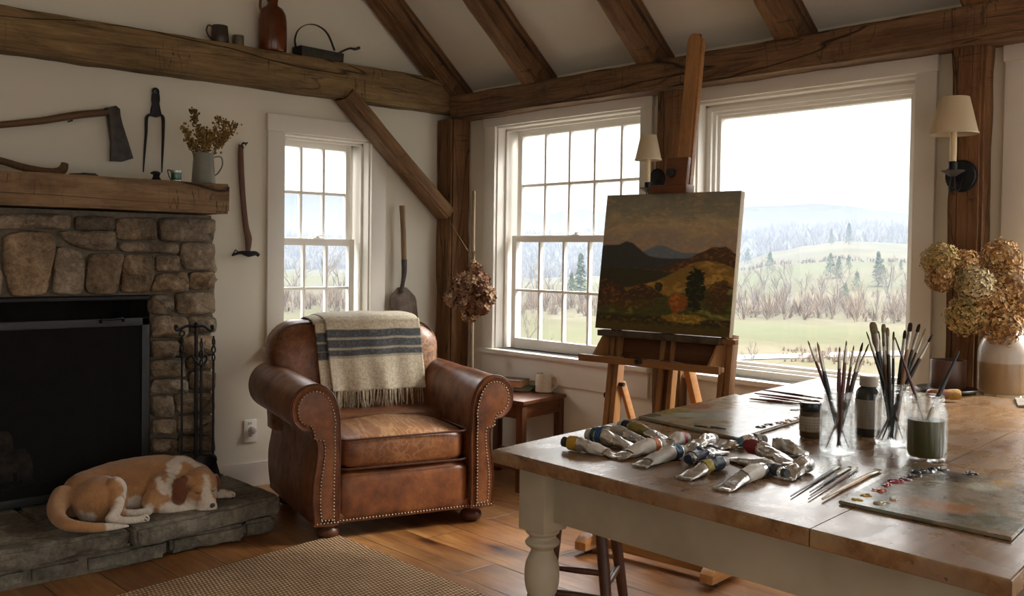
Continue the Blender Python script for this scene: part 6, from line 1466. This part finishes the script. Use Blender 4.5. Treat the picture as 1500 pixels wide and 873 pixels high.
# ------------------------------------------------------------------ sleeping dog
from mathutils.bvhtree import BVHTree
def D(px, py, Y): return P(px, py, 1, Y)
def rk(p, rp): return rp*depth(p)/FOC
g = G()
def cap(lst, n=20):
    pts = [D(a, b, c) for a, b, c, r in lst]; rs = [rk(p, q[3]) for p, q in zip(pts, lst)]
    cv = catmull(pts, 5); rr2 = lerps(rs, len(cv)); g.tube(cv, rr2, n)
    g.ball(pts[0], rs[0], None, 20, 12); g.ball(pts[-1], rs[-1], None, 20, 12)
cap([(130, 729, -.60, 40), (165, 723, -.59, 46), (205, 715, -.60, 46), (243, 709, -.62, 43), (270, 706, -.66, 34)], 28)
cap([(262, 700, -.66, 33), (285, 702, -.73, 25), (294, 706, -.78, 21)])
def ell(px, py, Y, rx, ry, rz, rot=None):
    c = D(px, py, Y); a = rk(c, rx), ry, rk(c, rz); g.ball((0, 0, 0), a, T(*c) @ (rot or Matrix.Identity(4)), 28, 18)
ell(147, 734, -.72, 38, .105, 37); ell(168, 717, -.775, 17, .05, 19)
cap([(170, 728, -.80, 14), (171, 745, -.85, 9), (163, 758, -.885, 7.5)]); cap([(161, 760, -.885, 7.5), (180, 763, -.895, 6.5), (203, 762, -.905, 6.2), (212, 760, -.905, 7.2)])
cap([(176, 752, -.80, 7), (200, 752, -.815, 6), (216, 750, -.82, 6.5)])
cap([(92, 728, -.64, 17), (83, 744, -.72, 14), (85, 758, -.81, 11), (98, 768, -.89, 9.5), (120, 772, -.935, 8), (145, 773, -.945, 7), (168, 772, -.945, 5.5), (188, 771, -.94, 2.2)])
ell(238, 722, -.73, 27, .09, 31); ell(226, 735, -.79, 18, .05, 18)
cap([(226, 738, -.80, 13), (250, 744, -.83, 10.5), (280, 745, -.84, 8.5)]); cap([(255, 728, -.76, 18), (275, 728, -.79, 15)])
cap([(300, 724, -.70, 10), (318, 724, -.73, 8), (334, 725, -.75, 7.5)]); ell(337, 725, -.76, 8.5, .028, 6.5)
# head
ell(294, 708, -.80, 23, .075, 22); ell(290, 724, -.82, 19, .062, 18); ell(303, 722, -.82, 15, .05, 17)
cap([(297, 722, -.84, 17), (302, 733, -.87, 14), (306, 741, -.89, 11.5)]); ell(308, 742, -.895, 10.5, .03, 9.5)
ell(299, 745, -.88, 11, .035, 7.5)
# brow ridges
ell(289, 715, -.862, 8, .02, 5); ell(309, 712, -.855, 6, .02, 5)
# ears
ell(264, 719, -.835, 11.5, .013, 20, RY(radians(-8)) @ RZ(radians(-18))); ell(271, 703, -.82, 9, .02, 8)
ell(317, 708, -.80, 4.5, .03, 14.5)
me = bpy.data.meshes.new('d'); me.from_pydata([tuple(v) for v in g.v], [], g.f)
b = bmesh.new(); b.from_mesh(me); bmesh.ops.recalc_face_normals(b, faces=b.faces); b.to_mesh(me); b.free()
to = bpy.data.objects.new('d', me); COL.objects.link(to)
md = to.modifiers.new('r', 'REMESH'); md.mode = 'VOXEL'; md.voxel_size = .0045
m2 = to.modifiers.new('s', 'SMOOTH'); m2.factor = .6; m2.iterations = 7
dg = bpy.context.evaluated_depsgraph_get(); ev = to.evaluated_get(dg); em = ev.to_mesh()
g = G(); vs = [V(v.co) for v in em.vertices]; fs = [tuple(p.vertices) for p in em.polygons]; nr = [V(v.normal) for v in em.vertices]
ev.to_mesh_clear(); bpy.data.objects.remove(to, do_unlink=True); bpy.data.meshes.remove(me)
bv = BVHTree.FromPolygons(vs, fs)
def onb(px, py):
    h = bv.ray_cast(CAM, ray(px, py)); return h[0], h[1]
def zone(l):
    o = []
    for a, b_, c_, r in l: p = onb(a, b_)[0] or D(a, b_, c_); o.append((p, rk(p, r)))
    return o
WHT = zone([(252, 680, -.72, 6), (255, 688, -.72, 6), (253, 697, -.78, 6), (250, 704, -.80, 4), (262, 671, -.66, 6), (272, 672, -.70, 5), (281, 676, -.7, 5), (288, 681, -.7, 4), (232, 702, 0, 3), (234, 708, 0, 3.5), (236, 713, 0, 4), (240, 719, 0, 5), (246, 712, 0, 5), (252, 690, 0, 6), (257, 684, 0, 6), (257, 676, 0, 6), (267, 671, 0, 6), (246, 716, -.82, 7), (256, 722, -.84, 7), (262, 742, -.86, 14), (276, 745, -.86, 12), (243, 748, -.84, 9),
 (302, 699, 0, 2), (303, 704, -.86, 2.8), (303, 708, 0, 3), (303, 712, -.87, 3.2), (303, 717, -.88, 3.8), (304, 721, 0, 4.6), (304, 725, -.90, 6), (306, 735, -.91, 9), (303, 746, -.90, 14), (312, 738, -.90, 8), (295, 742, -.90, 8), (337, 726, -.78, 7), (326, 722, -.75, 6), (316, 722, -.74, 7),
 (160, 698, -.80, 3.5), (168, 698, -.83, 4), (176, 701, -.84, 4.5), (183, 708, -.84, 5), (185, 716, -.84, 5), (184, 725, -.86, 5.5), (179, 734, -.87, 6), (174, 743, -.88, 7), (168, 753, -.90, 8), (164, 762, -.90, 9), (185, 764, -.91, 12), (205, 762, -.91, 12), (216, 758, -.91, 9), (200, 750, -.83, 12), (216, 749, -.82, 9),
 (188, 741, -.80, 8), (198, 736, -.78, 7), (208, 744, -.79, 7), (176, 772, -.95, 12), (188, 771, -.95, 9), (165, 773, -.95, 8), (120, 757, -.82, 7), (132, 758, -.83, 6)])
RED = zone([(263, 710, -.84, 12), (264, 720, -.84, 12.5), (262, 729, -.84, 11), (269, 702, -.83, 7), (319, 704, -.81, 7), (319, 714, -.81, 7)])
DRK = zone([(180, 690, -.70, 25), (215, 690, -.72, 14), (145, 700, -.74, 16), (237, 690, -.76, 12)])
for p, nn_ in zip(vs, nr):
    if p.z < HZ+.03: p.z = max(p.z, HZ+.0015)
    q = p*1
    nz = .003+noise.noise(q*60)*.006+noise.noise(q*25)*.006+noise.noise(V((q.x*160, q.y*160, q.z*60)))*.004
    w = max((r-(q-c).length for c, r in WHT), default=-1)+nz+.004; w = max(0, min(1, w/.012+.5))
    rd = max(r-(q-c).length for c, r in RED)+nz*.3; rd = max(0, min(1, rd/.008+.5))
    dk = max(r-(q-c).length for c, r in DRK)+nz*3; dk = max(0, min(1, dk/.05+.5))
    f = .5+.5*noise.noise(V((q.x*9, q.y*9, q.z*9)))
    base = V((.40, .19, .075)).lerp(V((.56, .32, .15)), f); base = base.lerp(V((.33, .15, .06)), dk*.6); base = base.lerp(V((.17, .06, .028)), rd); base = base.lerp(V((.74, .66, .56)), w*(1-rd))
    g.c.append((*base, 1)); p += nn_*(noise.noise(q*30)*.0015)
g.v = vs; g.f = fs
dgo = thing('sleeping_dog', 'tan and white dog curled asleep on the stone hearth, chin down and eyes shut', 'dog', V(((D(200, 740, -.7)).x, -.7, HZ)))
n = NM('short_dog_fur'); at = n.new('Attribute', attribute_name='tint'); f = n.noise(240, 4, .7, n.co((1, 1, .35))); f2 = n.noise(40, 5, .7, n.co((1, 1, .5)), .8)
c = n.mix(.55, at.outputs['Color'], n.ramp(n.math('ADD', n.math('MULTIPLY', f, .6), n.math('MULTIPLY', f2, .4)), [(.35, (.45, .41, .37)), (.6, (1, 1, 1))]), 'MULTIPLY')
n.bsdf(c, .75, 0, n.bump(n.math('ADD', f, f2), .55, .003), .2, Sheen_Weight=.25, Sheen_Roughness=.5)
body = g.build('body', n.m, dgo, smooth=180)
DKS = plain('dark_nose_leather', (.025, .016, .015), .4)
for i, l in enumerate([[(285, 720), (288, 722.3), (291, 723), (295, 722)], [(309, 718), (311, 719.5), (313, 719), (315, 716.5)]]):
    pts = [onb(*q)[0] for q in l]
    if all(pts):
        g = G(); g.tube(catmull([p-ray(*q)*.0005 for p, q in zip(pts, l)], 5), lerps([.0006, .0016, .0020, .0016, .0006], 16), 8); o = g.build('closed_eye', DKS, dgo)
pn_ = onb(311, 741)[0] or D(311, 741, -.91)
g = G(); c0 = pn_; M = T(*c0)
g.ball((0, 0, 0), (.0135, .007, .0105), T(*(c0+V((.002, .002, .001)))) @ RZ(radians(20)), 20, 12); g.noise(.0012, 120); g.build('nose', DKS, dgo)
pts = [onb(*q)[0] for q in [(311, 747), (305, 749), (298, 748), (291, 743)]]
if all(pts): g = G(); g.tube(catmull([p for p in pts], 4), .0011, 6); g.build('mouth_line', DKS, dgo)
g = G()
for l in ([(214, 757), (219, 759)], [(212, 761), (218, 763)], [(340, 724), (345, 725)], [(340, 728), (344, 729)]):
    a, b_ = onb(*l[0])[0], None
    if a: g.tube([a+V((-.002, 0, 0)), a+V((.004, -.003, -.003)), a+V((.007, -.005, -.008))], [.0022, .002, .0008], 6)
if g.v:
    for v in g.v: v.z = max(v.z, HZ+.001)
    g.build('claws', DKS, dgo)
# ------------------------------------------------------------------ the valley outside
def azpx(px): r = ray(px, 376); return atan2(r.y, r.x)
def tbl(t, x):
    if x <= t[0][0]: return t[0][1]
    for (a, b), (c_, d) in zip(t, t[1:]):
        if x <= c_: f = (x-a)/(c_-a); f = f*f*(3-2*f); return b+(d-b)*f
    return t[-1][1]
def elev(pts, dist):
    """crest heights (azimuth, z) from where the crest shows"""
    o = []
    for px, py in pts:
        r = ray(px, py); o.append((atan2(r.y, r.x), CAM.z+dist*r.z/sqrt(r.x*r.x+r.y*r.y)))
    return sorted(o)
CR1 = elev([(-900, 372), (200, 368), (430, 395), (600, 392), (760, 408), (880, 404), (1000, 398), (1082, 384), (1140, 368), (1188, 360), (1236, 353), (1284, 355), (1339, 358), (1500, 362), (1900, 372)], 380)
CR2 = elev([(-900, 352), (430, 352), (600, 358), (760, 352), (880, 345), (1000, 340), (1082, 346), (1180, 338), (1260, 335), (1340, 338), (1500, 342), (1900, 350)], 640)
CR3 = elev([(-900, 330), (430, 332), (600, 335), (760, 340), (860, 330), (1000, 318), (1082, 320), (1130, 324), (1180, 331), (1260, 340), (1340, 345), (1900, 340)], 1500)
CR4 = elev([(-900, 300), (300, 290), (430, 284), (500, 286), (600, 300), (700, 306), (768, 311), (794, 318), (830, 311), (853, 309), (880, 313), (1000, 310), (1085, 305), (1150, 303), (1205, 300), (1240, 301), (1290, 308), (1343, 314), (1500, 318), (1900, 310)], 2600)
def ss(a, b, x): t = max(0, min(1, (x-a)/(b-a))); return t*t*(3-2*t)
def gz(x, y):
    dx, dy = x-CAM.x, y-CAM.y; r = sqrt(dx*dx+dy*dy); a = atan2(dy, dx)
    z = -.7-5.4*ss(9, 62, r)
    z += noise.noise(V((x*.02, y*.02, 0)))*.5*ss(30, 60, r)
    c1 = tbl(CR1, a)
    h = ss(118, 380, r); z = z*(1-h)+c1*h
    z += (1.6*math.exp(-((r-215)/28)**2)+noise.noise(V((x*.012, y*.012, 3)))*2.0)*ss(130, 200, r)*(1-ss(330, 380, r))
    if r > 380:
        c2 = tbl(CR2, a); t = ss(430, 640, r); dip = -3*sin(pi*min(1, (r-380)/110)) if r < 490 else 0
        z = c1*(1-t)+c2*t+dip
    return z
def terrain(name, r0, r1, nr_, na, f, mat, label=None, a0=-20, a1=105, pw=2.0):
    g = G()
    def q(u_, v_):
        r = r0+(r1-r0)*v_**pw; a = radians(a0+(a1-a0)*u_); x, y = CAM.x+r*cos(a), CAM.y+r*sin(a); return V((x, y, f(x, y)))
    g.grid(q, na, nr_); o = g.build(name, mat, smooth=180, origin=(0, 0, 0)); return tag(o, kind='structure')
n = NM('late_winter_meadow'); f = n.noise(.035, 4, .6, n.co()); f2 = n.noise(.6, 5, .7); f3 = n.noise(.012, 3, .5, n.co(loc=(9, 9, 9)))
c = n.ramp(f, [(.35, (.066, .064, .040)), (.5, (.082, .076, .052)), (.65, (.098, .088, .062))]); c = n.mix(.5, c, n.ramp(f2, [(.3, (.6, .58, .5)), (.7, (1, 1, 1))]), 'MULTIPLY'); c = n.mix(n.ramp(f3, [(.5, 0.0), (.6, .6)]), c, (.068, .074, .042))
n.bsdf(c, 1, 0, None, 0); MEAD = n.m
n = NM('wooded_hills'); f = n.noise(.02, 5, .65); f2 = n.noise(.15, 4, .7)
c = n.ramp(f, [(.35, (.035, .032, .028)), (.5, (.055, .047, .042)), (.65, (.03, .038, .028))]); c = n.mix(.6, c, n.ramp(f2, [(.3, (.5, .5, .5)), (.7, (1, 1, 1))]), 'MULTIPLY'); n.bsdf(c, 1, 0, None, 0); HILLM = n.m
# the ground starts outside the walls
def gr0(x, y): return gz(x, y) if (x > .3 or y > .3) else -1.2
terrain('ground', 3.6, 700, 150, 220, gr0, MEAD)
def ridge(dist, tb, back, amp, sc_):
    def f(x, y):
        dx, dy = x-CAM.x, y-CAM.y; r = sqrt(dx*dx+dy*dy); a = atan2(dy, dx); c_ = tbl(tb, a); t = ss(dist*.62, dist, r)*(1-ss(dist, dist*1.3, r))
        return -8+(c_+8)*t + noise.noise(V((x*sc_, y*sc_, 7)))*amp*t + noise.noise(V((x*sc_*4, y*sc_*4, 7)))*amp*.3*t
    return f
terrain('hills', 850, 1950, 40, 260, ridge(1500, CR3, 0, 5, .008), HILLM, pw=1)
terrain('mountains', 1620, 3300, 40, 260, ridge(2600, CR4, 0, 6, .003), HILLM, pw=1)
# a pale lane across the near field
n = NM('pale_gravel'); n.bsdf((.2, .195, .185), 1, 0, None, 0); g = G()
def ln2(u_, v_):
    px = 1350-330*u_ if False else 620+800*u_; py = 521+8*sin(u_*5)*.6+(v_-.5)*7; r = ray(px, py); t = (gz(CAM.x+r.x*68, CAM.y+r.y*68)+.06-CAM.z)/r.z; p = CAM+r*t; return V((p.x, p.y, gz(p.x, p.y)+.06))
g.grid(ln2, 60, 3); tag(g.build('gravel_lane', n.m, smooth=0, origin=(0, 0, 0)), kind='structure')
# trees
TWIG = plain('bare_twigs', (.095, .078, .062), .9, var=.3, sc=2, bump=0); BARK = plain('grey_bark', (.13, .115, .10), .9, var=.25, sc=3, bump=0)
EVG = plain('dark_needles', (.045, .075, .04), .9, var=.4, sc=1.5, bump=0); SHB = plain('russet_shrub_twigs', (.11, .078, .052), .9, var=.3, sc=2, bump=0)
def branch(g, tw, p, d, L, r, lev, mx):
    q = p+d*L; g.tube([p, p.lerp(q, .5)+V((random.gauss(0, .03), random.gauss(0, .03), 0))*L, q], [r, r*.8, r*.6], 5 if lev < 2 else 3, False)
    if lev >= mx: return
    for k in range(random.choice((2, 3, 3)) if lev else 5):
        t = random.uniform(.45, 1); ax_ = V((random.gauss(0, 1), random.gauss(0, 1), random.gauss(0, .4))).normalized()
        nd = (d+ax_*random.uniform(.45, .85)+V((0, 0, .15))).normalized()
        branch(tw if lev >= 1 else g, tw, p.lerp(q, t), nd, L*random.uniform(.55, .75), r*.5, lev+1, mx)
def bare(name, label, group, h, seed, loc, mat=None, mx=4):
    random.seed(seed); o = thing(name, label, 'tree', loc, 0, group); g = G(); tw = G(); base = V(loc)
    branch(g, tw, base-V((0, 0, .3)), V((random.gauss(0, .05), random.gauss(0, .05), 1)).normalized(), h*.42, h*.018, 0, mx)
    g.build('trunk', BARK, o, smooth=0); tw.build('branches', mat or TWIG, o, smooth=0); return o
def evergreen(label, group, h, seed, loc, wid=.22):
    random.seed(seed); o = thing('evergreen_tree', label, 'tree', loc, 0, group); base = V(loc); g = G(); g.tube([base-V((0, 0, .3)), base+V((0, 0, h*.95))], [h*.02, h*.004], 6); g.build('trunk', BARK, o); g = G()
    for k in range(900):
        t = random.random()**.8; z = h*(.08+.92*t); R_ = h*wid*(1-t)**.75*(.75+.35*noise.noise(V((t*9, seed, 0)))); a = random.uniform(0, 2*pi); rr_ = R_*random.uniform(.45, 1.05)
        c0 = base+V((cos(a)*rr_, sin(a)*rr_, z)); s_ = h*.035*random.uniform(.6, 1.4); d1 = V((cos(a), sin(a), -.35)).normalized()*s_*1.3; d2 = V((-sin(a), cos(a), random.uniform(-.4, .4)))*s_*.7
        g.add([c0-d2, c0+d1, c0+d2, c0-d1*.4], [(0, 1, 2, 3)])
    g.build('needles', EVG, o, smooth=0); return o
def at_(px, r): a = azpx(px); x, y = CAM.x+r*cos(a), CAM.y+r*sin(a); return V((x, y, gz(x, y)))
TG = 'trees on the hillside beyond the windows'
def at_y(px, py):
    r = 70
    while r < 376:
        p = at_(px, r)
        if 376-FOC*(p.z-CAM.z)/r <= py: break
        r += 2
    return p, r
ev_spots = [(1128, 393, 26, 'small dark evergreen at the left of the sloping field', .4), (1217, 403, 35, 'bushy evergreen in the middle of the sloping field', .42), (1229, 402, 30, 'evergreen touching the right side of the bushy mid-field one', .35), (1243, 388, 18, 'small evergreen just right of the mid-field pair', .35), (1287, 413, 48, 'tall evergreen at the right of the sloping field', .24),
 (1294, 414, 30, 'rounder evergreen beside the tall one at right', .4), (1320, 392, 16, 'small pointed evergreen near the right window edge', .3), (1243, 356, 30, 'tall dark evergreen on the skyline in the middle of the wood', .25), (1217, 356, 22, 'left evergreen rising from the skyline wood', .25), (1256, 419, 26, 'dark evergreen above the hedge, below the field', .4), (1095, 385, 22, 'evergreen clump in the wood by the canvas edge', .4),
 (851, 445, 72, 'big dark evergreen seen through the middle panes', .22), (838, 446, 44, 'lower evergreen left of the big one in the panes', .3), (1240, 440, 30, 'low dark evergreen among the bare trees', .4)]
for i, (px, py, hp_, lb_, wd_) in enumerate(ev_spots): p_, r_ = at_y(px, py); evergreen(lb_, TG, hp_*r_/FOC, 300+i, p_, wd_)
bt_spots = [(1088, 150, 8), (1105, 140, 6.5), (1120, 155, 9), (1140, 150, 7), (1158, 145, 9), (1180, 150, 6.5), (1205, 140, 7), (1228, 142, 8), (1236, 155, 7.5), (1300, 145, 8.5), (1308, 160, 7.5), (1332, 150, 7), (765, 125, 7), (785, 150, 9), (812, 140, 8), (830, 155, 7), (430, 120, 9), (470, 110, 10), (500, 130, 8.5), (775, 75, 4.5), (789, 60, 3.2), (1099, 66, 2.6), (1104, 72, 2.4)]
wh = ['by the canvas edge', 'second from the canvas edge', 'third from the canvas edge', 'fourth from the canvas edge', 'left of the picture window centre', 'near the picture window centre', 'just right of the picture window centre', 'tall, behind the left brushes', 'behind the left brushes', 'tall, at the right of the picture window', 'behind the tall right one', 'nearest the right edge of the picture window',
 'in the left panes', 'in the second column of panes', 'in the third column of panes', 'beside the evergreen in the panes', 'in the left pane of the small window', 'in the middle pane of the small window', 'in the right pane of the small window', 'low and close, in the lower left panes', 'lower still, in the lower left panes', 'sapling by the lane, left', 'sapling by the lane, right']
for i, (px, r, h) in enumerate(bt_spots): bare('bare_tree', 'leafless tree outside, '+wh[i], TG if i < 19 else 'saplings near the house', h, 400+i, at_(px, r), mx=4 if i < 19 else 3)
# uncountable: the wood on the crest, the thicket at the field edge
def thicket(name, label, n_, fr, hfun, wd, mat, seed, tw=26):
    random.seed(seed); g = G()
    for i in range(n_):
        p, h = fr(); 
        for k in range(tw):
            a = random.uniform(0, 2*pi); sp = random.uniform(0, .6)*h; z0 = random.uniform(0, .5)*h; q = p+V((cos(a)*sp*.3, sin(a)*sp*.3, z0)); e = p+V((cos(a)*sp, sin(a)*sp, min(h, z0+h*random.uniform(.3, .6)))); w = V((-sin(a), cos(a), 0))*wd*random.uniform(.6, 1.4)
            g.add([q-w, q+w, e], [(0, 1, 2)])
        g.add([p-V((wd, 0, 0)), p+V((wd, 0, 0)), p+V((0, 0, h))], [(0, 1, 2)])
    return tag(g.build(name, mat, smooth=0), label, 'trees', kind='stuff')
def fr1():
    a = random.uniform(azpx(1480), azpx(-100)); r = random.uniform(420, 640); x, y = CAM.x+r*cos(a), CAM.y+r*sin(a); return V((x, y, gz(x, y)-1)), random.uniform(5, 9.5)
thicket('crest_woodland', 'leafless grey wood along the crest behind the sloping field', 2600, fr1, None, .5, TWIG, 5, 14)
def fr2():
    px = random.uniform(-50, 1480); r = random.uniform(119, 138)+(random.random()**3)*40; p = at_(px, r); return p-V((0, 0, .2)), random.uniform(1.0, 2.4)+(random.random()**5)*3
thicket('field_edge_thicket', 'russet shrub thicket along the far edge of the near field', 1300, fr2, None, .032, SHB, 6, 46)
def fr3():
    px = random.uniform(1060, 1420); p = at_(px, 235+noise.noise(V((px*.02, 0, 0)))*14+random.uniform(-3, 3)+max(0, (1230-px))*.25); return p, random.uniform(.5, 1.6)
thicket('field_hedgerow', 'thin hedgerow crossing the middle of the sloping field', 220, fr3, None, .05, TWIG, 7, 18)
def fr4():
    px = random.uniform(1150, 1290); p = at_(px, random.uniform(74, 84)); return p-V((0, 0, .1)), random.uniform(.3, 1.0)*(1 if 1170 < px < 1260 else .5)
thicket('dead_grass_tussocks', 'reddish dead brush in the near field behind the brushes', 130, fr4, None, .012, SHB, 8, 40)
# air: thin mist lying in the valley
n = NM("valley_mist"); vsn = n.new("VolumeScatter", i_Color=(.245, .285, .335, 1), i_Density=.0019, i_Anisotropy=0.0); vab = n.new("VolumeAbsorption", i_Color=(.245, .285, .335, 1), i_Density=.0019); vad = n.new("AddShader"); n.link(vsn.outputs[0], vad.inputs[0]); n.link(vab.outputs[0], vad.inputs[1])
n.link(vad.outputs[0], n.out.inputs['Volume'])
g = G(); a0, a1 = radians(-24), radians(108); N_a = 24
for r in (72, 3400):
    for z in (-60, 30):
        for i in range(N_a+1): a = a0+(a1-a0)*i/N_a; g.v.append(V((CAM.x+r*cos(a), CAM.y+r*sin(a), z))); g.c.append((1, 1, 1, 1))
m_ = N_a+1
for i in range(N_a):
    g.f += [(i, i+1, m_+i+1, m_+i), (2*m_+i, 3*m_+i, 3*m_+i+1, 2*m_+i+1), (i, 2*m_+i, 2*m_+i+1, i+1), (m_+i, m_+i+1, 3*m_+i+1, 3*m_+i)]
g.f += [(0, m_, 3*m_, 2*m_), (N_a, 2*m_+N_a, 3*m_+N_a, m_+N_a)]
tag(g.build('valley_haze', n.m, smooth=0, origin=(0, 0, 0)), 'pale blue haze lying over the valley beyond the windows', 'haze', kind='stuff')
# ------------------------------------------------------------------ light and exposure
w = bpy.data.worlds.new('sky'); SC.world = w; w.use_nodes = True; nt = w.node_tree; nt.nodes.clear()
o_ = nt.nodes.new('ShaderNodeOutputWorld'); bg = nt.nodes.new('ShaderNodeBackground'); nt.links.new(bg.outputs[0], o_.inputs[0])
tc = nt.nodes.new('ShaderNodeTexCoord'); sx = nt.nodes.new('ShaderNodeSeparateXYZ'); nt.links.new(tc.outputs['Generated'], sx.inputs[0])
rp = nt.nodes.new('ShaderNodeValToRGB'); nt.links.new(sx.outputs[2], rp.inputs[0]); e = rp.color_ramp.elements
e.new(.17); e.new(.36); e.new(.75)
for q_, (p_, v_) in zip(e, ((0, (.195, .193, .188)), (.17, (.205, .204, .2)), (.34, (.95, .94, .91)), (.75, (1.5, 1.51, 1.53)), (1, (1.5, 1.51, 1.54)))): q_.position = p_; q_.color = (*v_, 1)
nt.links.new(rp.outputs[0], bg.inputs[0]); bg.inputs[1].default_value = SKY = 1.0
sd = bpy.data.lights.new('sun', 'SUN'); sd.energy = 0.5; sd.angle = radians(12); sd.color = (1, .95, .86)
so = bpy.data.objects.new('sun', sd); COL.objects.link(so)
so.rotation_euler = V((-.55, .35, -.55)).to_track_quat('-Z', 'Y').to_euler()
vs = SC.view_settings; vs.view_transform = 'Standard'; vs.look = 'None'; vs.gamma = 1; vs.exposure = 3.2; vs.use_curve_mapping = False
cy = SC.cycles; cy.use_denoising = True; cy.max_bounces = 8; cy.diffuse_bounces = 5; cy.glossy_bounces = 4; cy.transmission_bounces = 8; cy.transparent_max_bounces = 16
cy.caustics_reflective = False; cy.caustics_refractive = False; cy.sample_clamp_indirect = 6
